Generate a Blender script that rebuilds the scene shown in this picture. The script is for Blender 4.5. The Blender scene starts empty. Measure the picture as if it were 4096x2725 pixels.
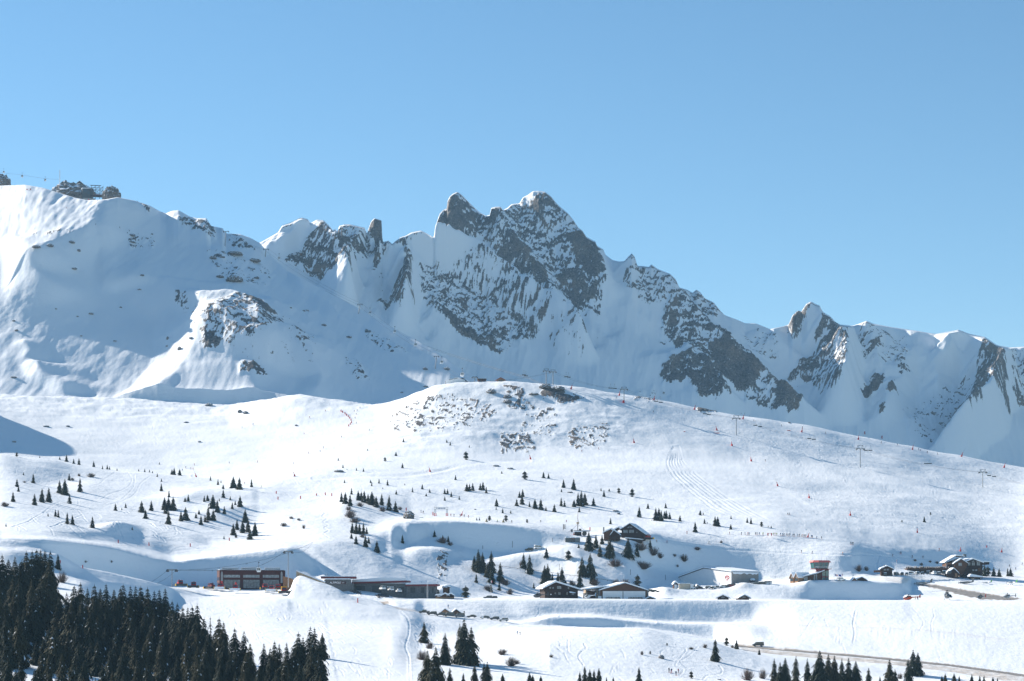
import bpy, bmesh, math, random
import numpy as np
from mathutils import Vector, Matrix
random.seed(7); RNG = np.random.default_rng(11)
R = math.radians
SC = bpy.context.scene
COL = SC.collection

# ------------------------------------------------------------------ camera
# photograph is 4096 x 2725; the lens is a telephoto held level (shifted up)
FPX, U0, VH, W, H = 8870.0, 2048.0, 2420.0, 4096.0, 2725.0
cam_d = bpy.data.cameras.new('camera'); cam = bpy.data.objects.new('camera', cam_d); COL.objects.link(cam)
cam.rotation_euler = (R(90), 0, 0)
cam_d.sensor_width = 36.0; cam_d.lens = 36.0 * FPX / W
cam_d.shift_y = (VH - H / 2) / W
cam_d.clip_start = 1.0; cam_d.clip_end = 60000.0
SC.camera = cam

# ------------------------------------------------------------------ light
SUN_AZ, SUN_EL = 59.0, 26.0            # degrees left of the view axis, behind the range; elevation
S_DIR = Vector((-math.sin(R(SUN_AZ)) * math.cos(R(SUN_EL)), math.cos(R(SUN_AZ)) * math.cos(R(SUN_EL)), math.sin(R(SUN_EL))))
sun_d = bpy.data.lights.new('sun', 'SUN'); sun = bpy.data.objects.new('sun', sun_d); COL.objects.link(sun)
sun_d.energy = 4.2; sun_d.angle = R(0.53); sun_d.color = (1.0, 0.91, 0.80)
sun.rotation_euler = S_DIR.to_track_quat('Z', 'Y').to_euler(); sun.location = (-900, 600, 900)
world = bpy.data.worlds.new('World'); SC.world = world; world.use_nodes = True
nt = world.node_tree; bg = nt.nodes['Background']
sky = nt.nodes.new('ShaderNodeTexSky'); sky.sky_type = 'NISHITA'; sky.sun_disc = False
sky.sun_elevation = R(SUN_EL); sky.sun_rotation = R(-SUN_AZ)
sky.altitude = 2200; sky.air_density = 1.0; sky.dust_density = 0.05; sky.ozone_density = 2.0
hs = nt.nodes.new('ShaderNodeHueSaturation'); hs.inputs['Saturation'].default_value = 1.13; hs.inputs['Hue'].default_value = 0.49
nt.links.new(sky.outputs[0], hs.inputs['Color']); nt.links.new(hs.outputs[0], bg.inputs[0]); bg.inputs[1].default_value = 0.066
SC.view_settings.view_transform = 'Standard'; SC.view_settings.look = 'None'
SC.view_settings.gamma = 1; SC.view_settings.exposure = 1.20
SC.cycles.use_denoising = True
SC.cycles.max_bounces = 6; SC.cycles.diffuse_bounces = 3; SC.cycles.glossy_bounces = 2
SC.cycles.transparent_max_bounces = 4

# ------------------------------------------------------------------ noise
def _hash(ix, iy, seed):
    h = (ix.astype(np.int64) * 374761393 + iy.astype(np.int64) * 668265263 + seed * 982451653) & 0xFFFFFFFF
    h = ((h ^ (h >> 13)) * 1274126177) & 0xFFFFFFFF
    h = (h ^ (h >> 16)) & 0xFFFF
    return h
_ANG = np.arange(65536) * (2 * math.pi / 65536)
_CX, _CY = np.cos(_ANG).astype(np.float32), np.sin(_ANG).astype(np.float32)
def perlin(x, y, seed=0):
    ix = np.floor(x); iy = np.floor(y); fx = (x - ix).astype(np.float32); fy = (y - iy).astype(np.float32)
    ix = ix.astype(np.int64); iy = iy.astype(np.int64)
    def g(dx, dy):
        h = _hash(ix + dx, iy + dy, seed)
        return _CX[h] * (fx - dx) + _CY[h] * (fy - dy)
    sx = fx * fx * fx * (fx * (fx * 6 - 15) + 10); sy = fy * fy * fy * (fy * (fy * 6 - 15) + 10)
    a = g(0, 0); b = g(1, 0); c = g(0, 1); d = g(1, 1)
    a = a + sx * (b - a); c = c + sx * (d - c)
    return (a + sy * (c - a)) * 1.41
def fbm(x, y, octs=4, seed=0, gain=0.5, lac=2.03):
    s = 0; a = 1.0; t = 0
    for o in range(octs):
        s = s + a * perlin(x, y, seed + o * 17); t += a * a; a *= gain; x = x * lac + 13.1; y = y * lac + 7.7
    return s / math.sqrt(t)
def ridged(x, y, octs=4, seed=0, gain=0.55, lac=2.05):
    s = 0; a = 1.0; t = 0
    for o in range(octs):
        s = s + a * (1 - 2.2 * np.abs(perlin(x, y, seed + o * 31))); t += a; a *= gain; x = x * lac + 3.3; y = y * lac + 9.1
    return s / t
def sstep(a, b, x):
    t = np.clip((x - a) / (b - a), 0, 1); return t * t * (3 - 2 * t)

# ------------------------------------------------------------------ terrain control lines: (pixel u, pixel v, distance y)
def pchip(xk, yk, x):
    xk = np.asarray(xk, float); yk = np.asarray(yk, float)
    h = np.diff(xk); d = np.diff(yk) / h; m = np.zeros_like(yk)
    m[1:-1] = np.where(d[:-1] * d[1:] > 0, 2 * d[:-1] * d[1:] / (d[:-1] + d[1:] + 1e-12 * np.sign(d[:-1] + d[1:] + 1e-30)), 0)
    m[0] = d[0]; m[-1] = d[-1]
    i = np.clip(np.searchsorted(xk, x) - 1, 0, len(xk) - 2); t = np.clip((x - xk[i]) / h[i], 0, 1)
    t2 = t * t; t3 = t2 * t
    return (2*t3-3*t2+1)*yk[i] + (t3-2*t2+t)*h[i]*m[i] + (-2*t3+3*t2)*yk[i+1] + (t3-t2)*h[i]*m[i+1]

_c = np.concatenate([np.linspace(-1600, -80, 110, endpoint=False), np.linspace(-80, 4176, 1190, endpoint=False), np.linspace(4176, 5000, 80)])
UC = _c; NU = len(UC)
LINES = []     # (rows in the segment that ends here, v array, y array)
def line(rows, pts, lin=False):
    p = sorted(pts)
    if p[0][0] > -1600: p = [(-1600,) + tuple(p[0][1:])] + p
    if p[-1][0] < 5000: p = p + [(5000,) + tuple(p[-1][1:])]
    u = [q[0] for q in p]; f = (lambda a: np.interp(UC, u, a)) if lin else (lambda a: pchip(u, a, UC))
    LINES.append((rows, f([q[1] for q in p]), f([q[2] for q in p])))
line(0, [(0, 3150, 430)])
line(14, [(-800,2725,600),(700,2725,640),(1300,2725,680),(1900,2725,720),(2500,2725,760),(3000,2725,800),(4096,2725,860)])
line(60, [(-800,2480,720),(0,2480,720),(300,2520,730),(600,2560,760),(800,2560,800),(1000,2540,840),(1300,2560,830),(1560,2560,850),(1700,2600,840),(1900,2600,850),(2100,2560,880),(2300,2512,930),(2550,2513,930),(2700,2545,920),(2850,2572,915),(2960,2605,910),(3050,2628,905),(3300,2660,915),(3700,2715,900),(4096,2750,880)])
line(40, [(-800,2340,830),(0,2350,830),(300,2340,850),(500,2410,900),(700,2450,930),(1000,2450,950),(1300,2480,950),(1600,2490,970),(1750,2530,980),(1900,2535,985),(2000,2525,990),(2100,2520,965),(2300,2530,975),(2550,2536,980),(2700,2565,970),(2850,2590,965),(2960,2603,955),(3060,2615,955),(3300,2638,945),(3500,2655,935),(3800,2688,918),(4096,2729,895)])
line(16, [(-800,2275,858),(0,2280,860),(220,2285,880),(330,2305,900),(500,2335,935),(640,2362,972),(700,2378,996),(850,2392,1012),(1100,2396,1012),(1170,2398,1014),(1250,2400,1014),(1310,2404,1014),(1390,2410,1014),(1460,2420,1014),(1535,2432,1012),(1600,2447,1012),(1650,2458,1012),(1700,2476,1014),(1800,2490,1016),(1900,2500,1020),(2020,2508,1020),(2100,2512,1005),(2300,2518,1010),(2550,2521,1012),(2700,2542,1010),(2850,2568,1000),(2960,2592,972),(3060,2604,964),(3300,2626,952),(3500,2643,942),(3800,2674,926),(4096,2716,902)])
line(30, [(-800,2190,880),(0,2200,885),(220,2215,905),(330,2270,930),(450,2293,960),(560,2318,985),(640,2338,1000),(700,2354,1015),(770,2370,1025),(850,2380,1035),(1100,2382,1035),(1148,2378,1040),(1180,2315,1058),(1200,2304,1062),(1250,2320,1052),(1310,2338,1046),(1350,2355,1042),(1390,2378,1038),(1460,2397,1034),(1535,2413,1032),(1600,2430,1032),(1650,2442,1034),(1700,2455,1040),(1800,2464,1042),(1900,2473,1044),(2020,2488,1046),(2100,2500,1044),(2300,2508,1050),(2550,2512,1052),(2700,2528,1052),(2850,2556,1047),(2960,2583,985),(3060,2593,972),(3300,2613,960),(3500,2631,950),(3800,2661,934),(4096,2703,910)])
line(14, [(-800,2195,920),(0,2205,930),(220,2225,945),(330,2285,985),(500,2325,1045),(640,2347,1070),(770,2352,1085),(850,2357,1092),(1000,2358,1092),(1150,2353,1092),(1250,2390,1092),(1400,2385,1085),(1500,2404,1076),(1535,2416,1066),(1600,2433,1046),(1650,2444,1044),(1700,2456,1050),(1800,2465,1053),(1900,2474,1055),(2020,2489,1057),(2100,2490,1050),(2230,2466,1057),(2350,2466,1058),(2500,2478,1059),(2600,2488,1060),(2700,2496,1060),(2850,2498,1058),(3000,2503,1052),(3060,2505,1055),(3200,2560,1000),(3500,2600,975),(3800,2640,950),(4096,2690,922)])
line(10, [(-800,2190,935),(0,2190,945),(160,2196,955),(220,2216,968),(280,2258,1000),(330,2282,1024),(400,2305,1055),(500,2322,1085),(640,2342,1112),(770,2342,1120),(850,2345,1124),(1000,2345,1126),(1150,2345,1126),(1250,2368,1110),(1400,2372,1096),(1500,2390,1086),(1535,2402,1080),(1600,2420,1060),(1650,2425,1060),(1700,2435,1068),(1800,2440,1070),(1900,2446,1072),(2020,2462,1073),(2100,2468,1070),(2230,2456,1078),(2350,2457,1080),(2500,2471,1079),(2600,2481,1078),(2700,2489,1078),(2850,2491,1078),(3000,2488,1076),(3060,2488,1070),(3200,2500,1042),(3500,2510,1030),(3800,2530,1015),(4096,2560,1000)])
line(40, [(-800,2150,955),(0,2152,958),(160,2158,966),(280,2172,1013),(330,2177,1036),(400,2187,1067),(500,2208,1098),(600,2232,1120),(640,2238,1126),(700,2248,1132),(770,2240,1137),(850,2228,1143),(1000,2210,1147),(1150,2192,1149),(1250,2250,1150),(1330,2330,1118),(1400,2362,1102),(1500,2378,1096),(1560,2390,1092),(1600,2396,1090),(1650,2396,1092),(1700,2394,1100),(1900,2394,1100),(2100,2394,1098),(2500,2397,1096),(2900,2400,1096),(3100,2401,1102),(3300,2401,1110),(4096,2401,1110)])
line(8, [(-800,2140,1000),(0,2140,1000),(160,2143,1040),(400,2165,1140),(600,2200,1170),(700,2222,1176),(850,2214,1180),(1000,2200,1184),(1150,2184,1186),(1250,2230,1168),(1330,2320,1134),(1400,2350,1122),(1500,2360,1120),(1600,2385,1125),(1700,2392,1150),(2100,2392,1166),(2500,2395,1172),(2700,2398,1162),(3000,2399,1164),(3120,2400,1166),(3230,2402,1178),(3310,2402,1193),(3560,2402,1193),(3610,2400,1190),(3650,2392,1180),(3800,2392,1176),(4096,2399,1160)])
line(26, [(-800,2125,1060),(0,2122,1060),(160,2124,1085),(400,2132,1170),(600,2155,1198),(700,2180,1200),(850,2200,1196),(1000,2190,1196),(1150,2175,1198),(1250,2200,1184),(1330,2260,1160),(1400,2300,1148),(1500,2320,1145),(1600,2340,1150),(1700,2355,1165),(1850,2370,1175),(2100,2385,1186),(2500,2388,1190),(2600,2378,1190),(2680,2358,1194),(2830,2356,1197),(2900,2348,1200),(3000,2340,1202),(3060,2335,1204),(3150,2338,1203),(3230,2326,1204),(3350,2322,1205),(3450,2325,1205),(3560,2330,1205),(3605,2336,1208),(3650,2372,1210),(3800,2372,1225),(4096,2392,1185)])
line(18, [(-800,2105,1100),(0,2104,1100),(160,2106,1120),(400,2115,1192),(600,2130,1222),(700,2165,1212),(850,2190,1206),(1000,2184,1206),(1150,2170,1208),(1250,2180,1200),(1330,2210,1188),(1400,2240,1180),(1500,2260,1182),(1600,2280,1190),(1700,2290,1200),(1850,2300,1210),(2000,2330,1215),(2200,2370,1220),(2500,2375,1222),(2700,2350,1240),(2900,2342,1244),(3100,2326,1244),(3350,2319,1248),(3500,2322,1248),(3600,2325,1245),(3650,2336,1290),(3850,2332,1300),(4000,2337,1310),(4096,2338,1315)])
line(40, [(-800,2080,1150),(0,2086,1130),(160,2090,1150),(400,2102,1215),(600,2112,1242),(750,2150,1225),(850,2184,1216),(1000,2178,1216),(1150,2166,1218),(1300,2162,1216),(1400,2165,1222),(1480,2170,1230),(1560,2160,1258),(1620,2190,1260),(1720,2150,1290),(1900,2200,1288),(2030,2212,1284),(2150,2215,1280),(2250,2205,1276),(2330,2230,1262),(2500,2262,1256),(2600,2275,1280),(2700,2300,1296),(2800,2325,1302),(3000,2326,1302),(3100,2320,1300),(3200,2316,1298),(3350,2312,1292),(3450,2306,1292),(3500,2302,1300),(3600,2296,1312),(3700,2298,1332),(3850,2312,1345),(4000,2316,1352),(4096,2322,1356)])
line(36, [(-800,2060,1180),(0,2068,1160),(400,2085,1235),(600,2095,1265),(750,2120,1262),(850,2135,1262),(1000,2150,1258),(1150,2125,1270),(1300,2110,1280),(1400,2110,1285),(1500,2110,1292),(1600,2092,1305),(1650,2083,1304),(1800,2085,1301),(1950,2092,1300),(2100,2108,1299),(2200,2125,1298),(2330,2146,1302),(2420,2146,1298),(2580,2150,1298),(2650,2162,1316),(2750,2175,1328),(2900,2190,1334),(3000,2200,1334),(3100,2207,1331),(3200,2211,1327),(3350,2217,1320),(3400,2221,1324),(3450,2228,1342),(3560,2244,1366),(3650,2264,1378),(3800,2286,1392),(4096,2306,1398)])
line(34, [(-800,2000,1250),(0,2020,1230),(400,2040,1300),(700,2050,1330),(850,2070,1325),(1000,2095,1322),(1150,2060,1335),(1300,2040,1345),(1380,2022,1350),(1500,2040,1348),(1600,2062,1348),(1650,2068,1350),(1900,2070,1362),(2200,2088,1370),(2500,2104,1368),(2800,2125,1366),(2950,2142,1358),(3100,2146,1356),(3200,2155,1360),(3350,2163,1372),(3500,2172,1402),(3800,2200,1432),(4096,2240,1460)])
line(40, [(-800,1920,1400),(0,1920,1380),(300,1950,1420),(700,1955,1430),(850,1965,1432),(1000,1962,1432),(1040,1966,1432),(1200,1965,1450),(1500,1955,1460),(2000,1965,1480),(2500,1985,1500),(3000,2005,1510),(3500,2040,1540),(4096,2100,1580)])
line(34, [(-800,1800,1520),(0,1815,1510),(100,1826,1515),(200,1835,1520),(300,1856,1525),(450,1880,1530),(600,1893,1535),(800,1920,1530),(900,1928,1530),(1000,1924,1530),(1100,1908,1540),(1300,1882,1560),(1600,1870,1580),(2000,1870,1600),(2500,1880,1620),(3000,1905,1640),(3500,1955,1660),(4096,2025,1680)])
line(14, [(-800,1815,1580),(0,1838,1600),(200,1853,1620),(450,1880,1640),(800,1902,1640),(1000,1890,1640),(1300,1845,1650),(1600,1800,1680),(1850,1780,1700),(2100,1800,1710),(2400,1800,1730),(2600,1800,1740),(3000,1825,1760),(3500,1880,1780),(4096,1965,1790)])
line(46, [(-1600,1440,1850),(-320,1440,1850),(-130,1590,1840),(0,1690,1820),(300,1720,1830),(600,1740,1830),(900,1740,1830),(1200,1720,1830),(1500,1700,1820),(1700,1640,1830),(1900,1630,1830),(2200,1640,1830),(2400,1655,1830),(2700,1685,1840),(3000,1725,1845),(3500,1815,1850),(4096,1920,1850)])
line(30, [(-800,1560,1950),(0,1590,1990),(300,1600,2010),(600,1612,2020),(900,1626,2020),(1050,1604,2010),(1200,1583,2000),(1350,1605,1990),(1480,1622,1960),(1600,1600,1930),(1680,1570,1910),(1750,1540,1900),(1850,1531,1900),(2050,1529,1900),(2200,1538,1900),(2290,1550,1900),(2450,1572,1905),(2700,1612,1910),(2900,1652,1910),(3200,1700,1915),(3600,1775,1920),(3900,1838,1920),(4096,1872,1920),(5000,2010,1920)])
line(8, [(-800,1540,1990),(0,1578,2015),(600,1598,2045),(900,1612,2050),(1050,1606,2060),(1200,1606,2070),(1350,1630,2070),(1480,1650,2060),(1600,1640,2060),(1750,1620,2060),(2050,1630,2080),(2500,1690,2120),(2900,1760,2150),(3500,1870,2150),(4096,1980,2150)])
line(76, [(-800,1250,2200),(0,1300,2180),(400,1320,2200),(700,1330,2225),(1000,1350,2240),(1250,1400,2230),(1500,1480,2210),(1700,1540,2180),(1900,1590,2160),(2050,1640,2160),(2500,1720,2200),(4096,2000,2230)])
line(76, [(-800,1130,2300),(0,1160,2250),(80,1100,2275),(200,1030,2310),(330,965,2370),(405,905,2430),(500,960,2430),(700,1050,2430),(1000,1130,2430),(1250,1220,2400),(1500,1340,2360),(1732,1440,2310),(1900,1530,2260),(2050,1620,2250),(2500,1740,2280),(4096,2020,2320)])
line(66, [(-1600,1150,2800),(-800,980,2800),(-300,850,2780),(-100,775,2770),(0,742,2760),(100,738,2740),(170,750,2710),(300,790,2640),(350,800,2610),(420,797,2560),(470,788,2560),(540,802,2590),(600,822,2620),(640,845,2635),(665,852,2640),(690,842,2650),(714,840,2650),(735,852,2650),(760,866,2650),(790,872,2655),(825,872,2660),(845,903,2660),(890,912,2665),(905,933,2670),(960,936,2680),(1000,950,2690),(1040,972,2690),(1090,1030,2650),(1150,1082,2620),(1250,1135,2580),(1400,1213,2520),(1560,1305,2450),(1732,1396,2380),(1850,1480,2320),(1930,1540,2280),(2050,1610,2290),(2500,1750,2330),(4096,2040,2380)], lin=True)
I_SPLIT = len(LINES)
line(6, [(-800,760,2950),(0,810,2900),(500,860,2740),(1040,1030,2790),(1250,1210,2700),(1400,1290,2640),(1732,1490,2520),(1930,1610,2450),(2500,1770,2600),(4096,2060,2700)])
base_pts = [(-800,1000,3000),(0,1000,3000),(800,1060,2950),(1040,1080,2850),(1250,1230,2800),(1400,1290,2790),(1600,1400,2800),(1732,1470,2820),(1900,1560,2850),(2200,1600,2900),(2500,1640,2960),(2900,1730,3030),(3300,1810,3100),(3700,1870,3170),(4096,1940,3240),(5000,2050,3400)]
line(6, base_pts)
SKY = [(-1600,1150),(500,1100),(900,1010),(1000,985),(1042,970),(1112,930),(1129,903),(1165,892),(1196,876),(1208,873),(1232,881),(1241,896),(1268,882),(1295,883),(1321,908),(1333,923),(1342,917),(1350,928),(1357,905),(1379,899),(1402,899),(1446,910),(1458,912),(1468,937),(1475,914),(1484,888),(1498,874),(1527,883),(1529,950),(1532,968),(1542,966),(1554,963),(1569,977),(1578,968),(1603,950),(1625,943),(1647,930),(1683,923),(1710,937),(1736,952),(1739,914),(1759,856),(1772,843),(1788,834),(1790,807),(1799,787),(1813,776),(1829,769),(1844,778),(1862,796),(1893,827),(1920,852),(1946,865),(1960,861),(1964,834),(1982,829),(2003,829),(2012,843),(2029,834),(2047,818),(2079,814),(2092,791),(2114,780),(2132,766),(2154,765),(2181,769),(2204,787),(2221,809),(2235,825),(2270,854),(2293,881),(2315,914),(2329,923),(2346,950),(2369,963),(2382,968),(2389,986),(2413,999),(2422,1021),(2449,1041),(2476,1048),(2498,1046),(2512,1030),(2527,1015),(2538,1028),(2550,1066),(2570,1066),(2596,1070),(2605,1059),(2632,1079),(2681,1097),(2704,1120),(2717,1151),(2748,1160),(2770,1173),(2786,1160),(2802,1171),(2820,1195),(2855,1211),(2882,1245),(2900,1262),(2951,1281),(2982,1294),(3022,1294),(3079,1317),(3130,1307),(3155,1299),(3170,1263),(3191,1245),(3206,1248),(3227,1217),(3244,1210),(3262,1220),(3278,1225),(3293,1253),(3318,1266),(3344,1294),(3359,1301),(3410,1304),(3441,1294),(3466,1285),(3492,1296),(3563,1309),(3665,1324),(3742,1337),(3793,1330),(3834,1323),(3880,1340),(3941,1350),(3987,1381),(4038,1391),(4096,1388),(4300,1420),(5000,1500)]
vs = np.interp(UC, [p[0] for p in SKY], [p[1] for p in SKY])
vsm = vs.copy()                       # a smoothed skyline sets the distance so spires stay upright
k = np.exp(-np.linspace(-2, 2, 81) ** 2); k /= k.sum(); vsm = np.convolve(np.pad(vs, 40, mode='edge'), k, 'valid')
vb, yb = LINES[-1][1], LINES[-1][2]
zb = (VH - vb) / FPX * yb; a_s = (VH - vsm) / FPX
dy = np.maximum((a_s * yb - zb) / (0.69 - a_s), 60.0); ys = yb + dy
zs = (VH - vs) / FPX * ys
ym = yb + 0.52 * dy; zm = zb + 0.46 * (a_s * ys - zb)
LINES.append((90, VH - zm / ym * FPX, ym))
LINES.append((110, vs, ys))
LINES.append((8, VH - (zs - 90) / (ys + 150) * FPX, ys + 150))

K = len(LINES)
YK = np.array([l[2] for l in LINES]); VK = np.array([l[1] for l in LINES])
for i in range(1, K): YK[i] = np.maximum(YK[i], YK[i - 1] + 3.0)      # keep the order front to back
ZK = (VH - VK) / FPX * YK
D = np.diff(ZK, axis=0) / np.diff(YK, axis=0)
M = np.zeros_like(ZK)
with np.errstate(divide='ignore', invalid='ignore'):
    M[1:-1] = np.where(D[:-1] * D[1:] > 0, 2 * D[:-1] * D[1:] / (D[:-1] + D[1:]), 0)
M[0] = D[0]; M[-1] = D[-1]
M = np.nan_to_num(M)
rowsY, rowsZ, rowI = [YK[0]], [ZK[0]], [0]
for i in range(1, K):
    h = YK[i] - YK[i - 1]
    for r in range(1, LINES[i][0] + 1):
        t = r / LINES[i][0]; t2 = t * t; t3 = t2 * t
        rowsY.append(YK[i - 1] + t * h)
        rowsZ.append((2*t3-3*t2+1)*ZK[i-1] + (t3-2*t2+t)*h*M[i-1] + (-2*t3+3*t2)*ZK[i] + (t3-t2)*h*M[i])
        rowI.append(i - 1 + t)
TY = np.array(rowsY); TZ = np.array(rowsZ); ROWI = np.array(rowI); NR = len(TY)
TU = np.broadcast_to(UC, TY.shape); TX = (TU - U0) / FPX * TY
TV = VH - TZ / TY * FPX                                               # where the bare surface lies in the photograph
R_SPLIT = int(np.argmax(ROWI >= I_SPLIT))                             # first row of the range behind
R_BASE = int(np.argmax(ROWI >= I_SPLIT + 1)); R_SKY = int(np.argmax(ROWI >= K - 2))
# ------------------------------------------------------------------ terrain relief
DZ = np.zeros_like(TZ)
def spur(pts, wl, wr, hgt, r0, r1, taper=40.0, p=1.3):
    """a rib or (negative hgt) a gully running down the slope, in metres, over rows r0:r1"""
    pts = sorted(pts, key=lambda q: q[1]); vv = [q[1] for q in pts]
    U, V = TU[r0:r1], TV[r0:r1]
    c = np.interp(V, vv, [q[0] for q in pts])
    wob = 20 * perlin(V / 52.0, V * 0 + pts[0][0] * .13, 5) + 7 * perlin(V / 15.0, V * 0 + pts[0][0] * .37, 6)
    d = U - c - wob
    f = np.where(d < 0, 1 + d / wl, 1 - d / wr); f = np.clip(f, 0, 1) ** p
    e = sstep(vv[0] - taper, vv[0] + taper * .3, V) * (1 - sstep(vv[-1] - taper * .3, vv[-1] + taper, V))
    DZ[r0:r1] += hgt * f * e
RL0 = int(np.argmax(ROWI >= 20)); RL1 = R_SPLIT
RM0, RM1 = R_BASE, R_SKY + 1
# ribs of the left slope (their left flank catches the sun)
spur([(560,1150),(645,1160),(700,1200),(770,1260),(800,1340),(790,1440),(730,1540),(640,1600)], 190, 420, 17, RL0, RL1, 190, 1.0)
spur([(930,1270),(1010,1330),(1050,1400),(1070,1470)], 190, 330, 20, RL0, RL1, 70, 1.0)
spur([(880,1370),(950,1440),(1010,1520),(1020,1590)], 270, 300, 17, RL0, RL1, 110, 1.0)
spur([(780,1240),(830,1330),(820,1420)], 90, 140, 7, RL0, RL1, 50, 1.0)
spur([(1180,1390),(1230,1440),(1290,1530),(1280,1590)], 90, 260, 9, RL0, RL1, 30)
spur([(130,1470),(160,1520),(250,1560)], 60, 240, 9, RL0, RL1, 20)
spur([(90,1375),(110,1410),(100,1450)], 50, 90, 4, RL0, RL1, 15)
spur([(380,690),(400,850),(380,940),(250,1010),(150,1080)], 700, 160, 16, RL0, RL1, 40, 1.0)
spur([(60,1020),(120,1100),(220,1180)], 160, 200, 10, RL0, RL1, 50)
spur([(850,1020),(950,1130),(1100,1250)], 150, 200, 7, RL0, RL1, 50)
spur([(1090,1000),(1180,1130),(1400,1300),(1640,1440)], 60, 160, 5, RL0, RL1, 40)
# ribs and gullies of the range
for a in [([(2240,820),(2330,940),(2390,1080),(2430,1190)],150,60,26), ([(2000,830),(2020,960),(2100,1060),(2170,1160),(2230,1240)],90,70,20),
          ([(1690,985),(1790,1035),(1890,1095),(2000,1165),(2110,1235),(2240,1330),(2340,1420)],115,55,56), ([(1570,1030),(1625,1090),(1640,1200),(1620,1310)],80,45,58),
          ([(1262,880),(1295,960),(1330,1040),(1400,1130),(1390,1230)],120,50,56), ([(1200,870),(1190,960),(1150,1010)],120,70,18), ([(1440,905),(1440,1000),(1450,1060)],90,50,14),
          ([(1690,925),(1650,1000),(1680,1060)],70,50,10), ([(2600,1060),(2700,1220),(2880,1420),(3060,1560),(3240,1690)],180,70,30),
          ([(2520,1020),(2500,1150),(2560,1300)],60,70,12), ([(2740,1450),(2830,1520),(2920,1640)],220,80,26),
          ([(3244,1205),(3330,1285),(3380,1400),(3400,1560),(3390,1660)],150,70,70), ([(3130,1310),(3220,1400),(3300,1440)],60,140,-14),
          ([(3480,1285),(3500,1400),(3540,1560),(3540,1690)],70,60,14), ([(3640,1400),(3620,1500),(3560,1650)],80,60,14),
          ([(3720,1440),(3760,1560)],60,60,10), ([(3880,1335),(3990,1420),(4030,1600),(3960,1740),(3860,1830)],165,60,84), ([(3834,1322),(3830,1380),(3800,1470)],80,50,40), ([(3466,1280),(3470,1330)],60,30,16), ([(4080,1400),(4100,1600)],80,80,16),
          ([(1800,770),(1830,880),(1880,980)],70,60,12), ([(2350,950),(2420,1100),(2440,1250)],30,120,10),
          ([(1500,960),(1430,1090),(1440,1240)],60,60,-16), ([(1560,975),(1660,1160),(1700,1330)],40,50,-14), ([(1830,960),(1960,1080),(2150,1240),(2360,1360)],70,70,-18),
          ([(2470,1060),(2450,1200),(2420,1320)],60,60,-12), ([(2980,1300),(3110,1450),(3270,1660)],70,90,-18), ([(3420,1310),(3450,1480),(3440,1660)],50,60,-12), ([(3600,1330),(3680,1500),(3660,1640)],60,70,-12)]:
    spur(a[0], a[1], a[2], a[3] * 1.0, RM0, RM1, 50, 1.0)
for r0_, r1_, n_ in ((RL0, RL1, 7), (RM0, RM1, 3)):
    for _ in range(n_):
        A_ = DZ[r0_:r1_]; A_[1:-1] = (A_[:-2] + 2 * A_[1:-1] + A_[2:]) / 4; A_[:, 1:-1] = (A_[:, :-2] + 2 * A_[:, 1:-1] + A_[:, 2:]) / 4
# the free standing pillar, the two horns and the knoll in front stay as the skyline draws them
def taper_sky(r0, r1):
    t = (np.arange(r0, r1) - r0) / (r1 - 1 - r0)
    return (1 - sstep(0.93, 1.0, t))[:, None]
DZ[RM0:RM1] *= taper_sky(RM0, RM1)
DZ[RL0:RL1] *= taper_sky(RL0, RL1)

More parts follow.
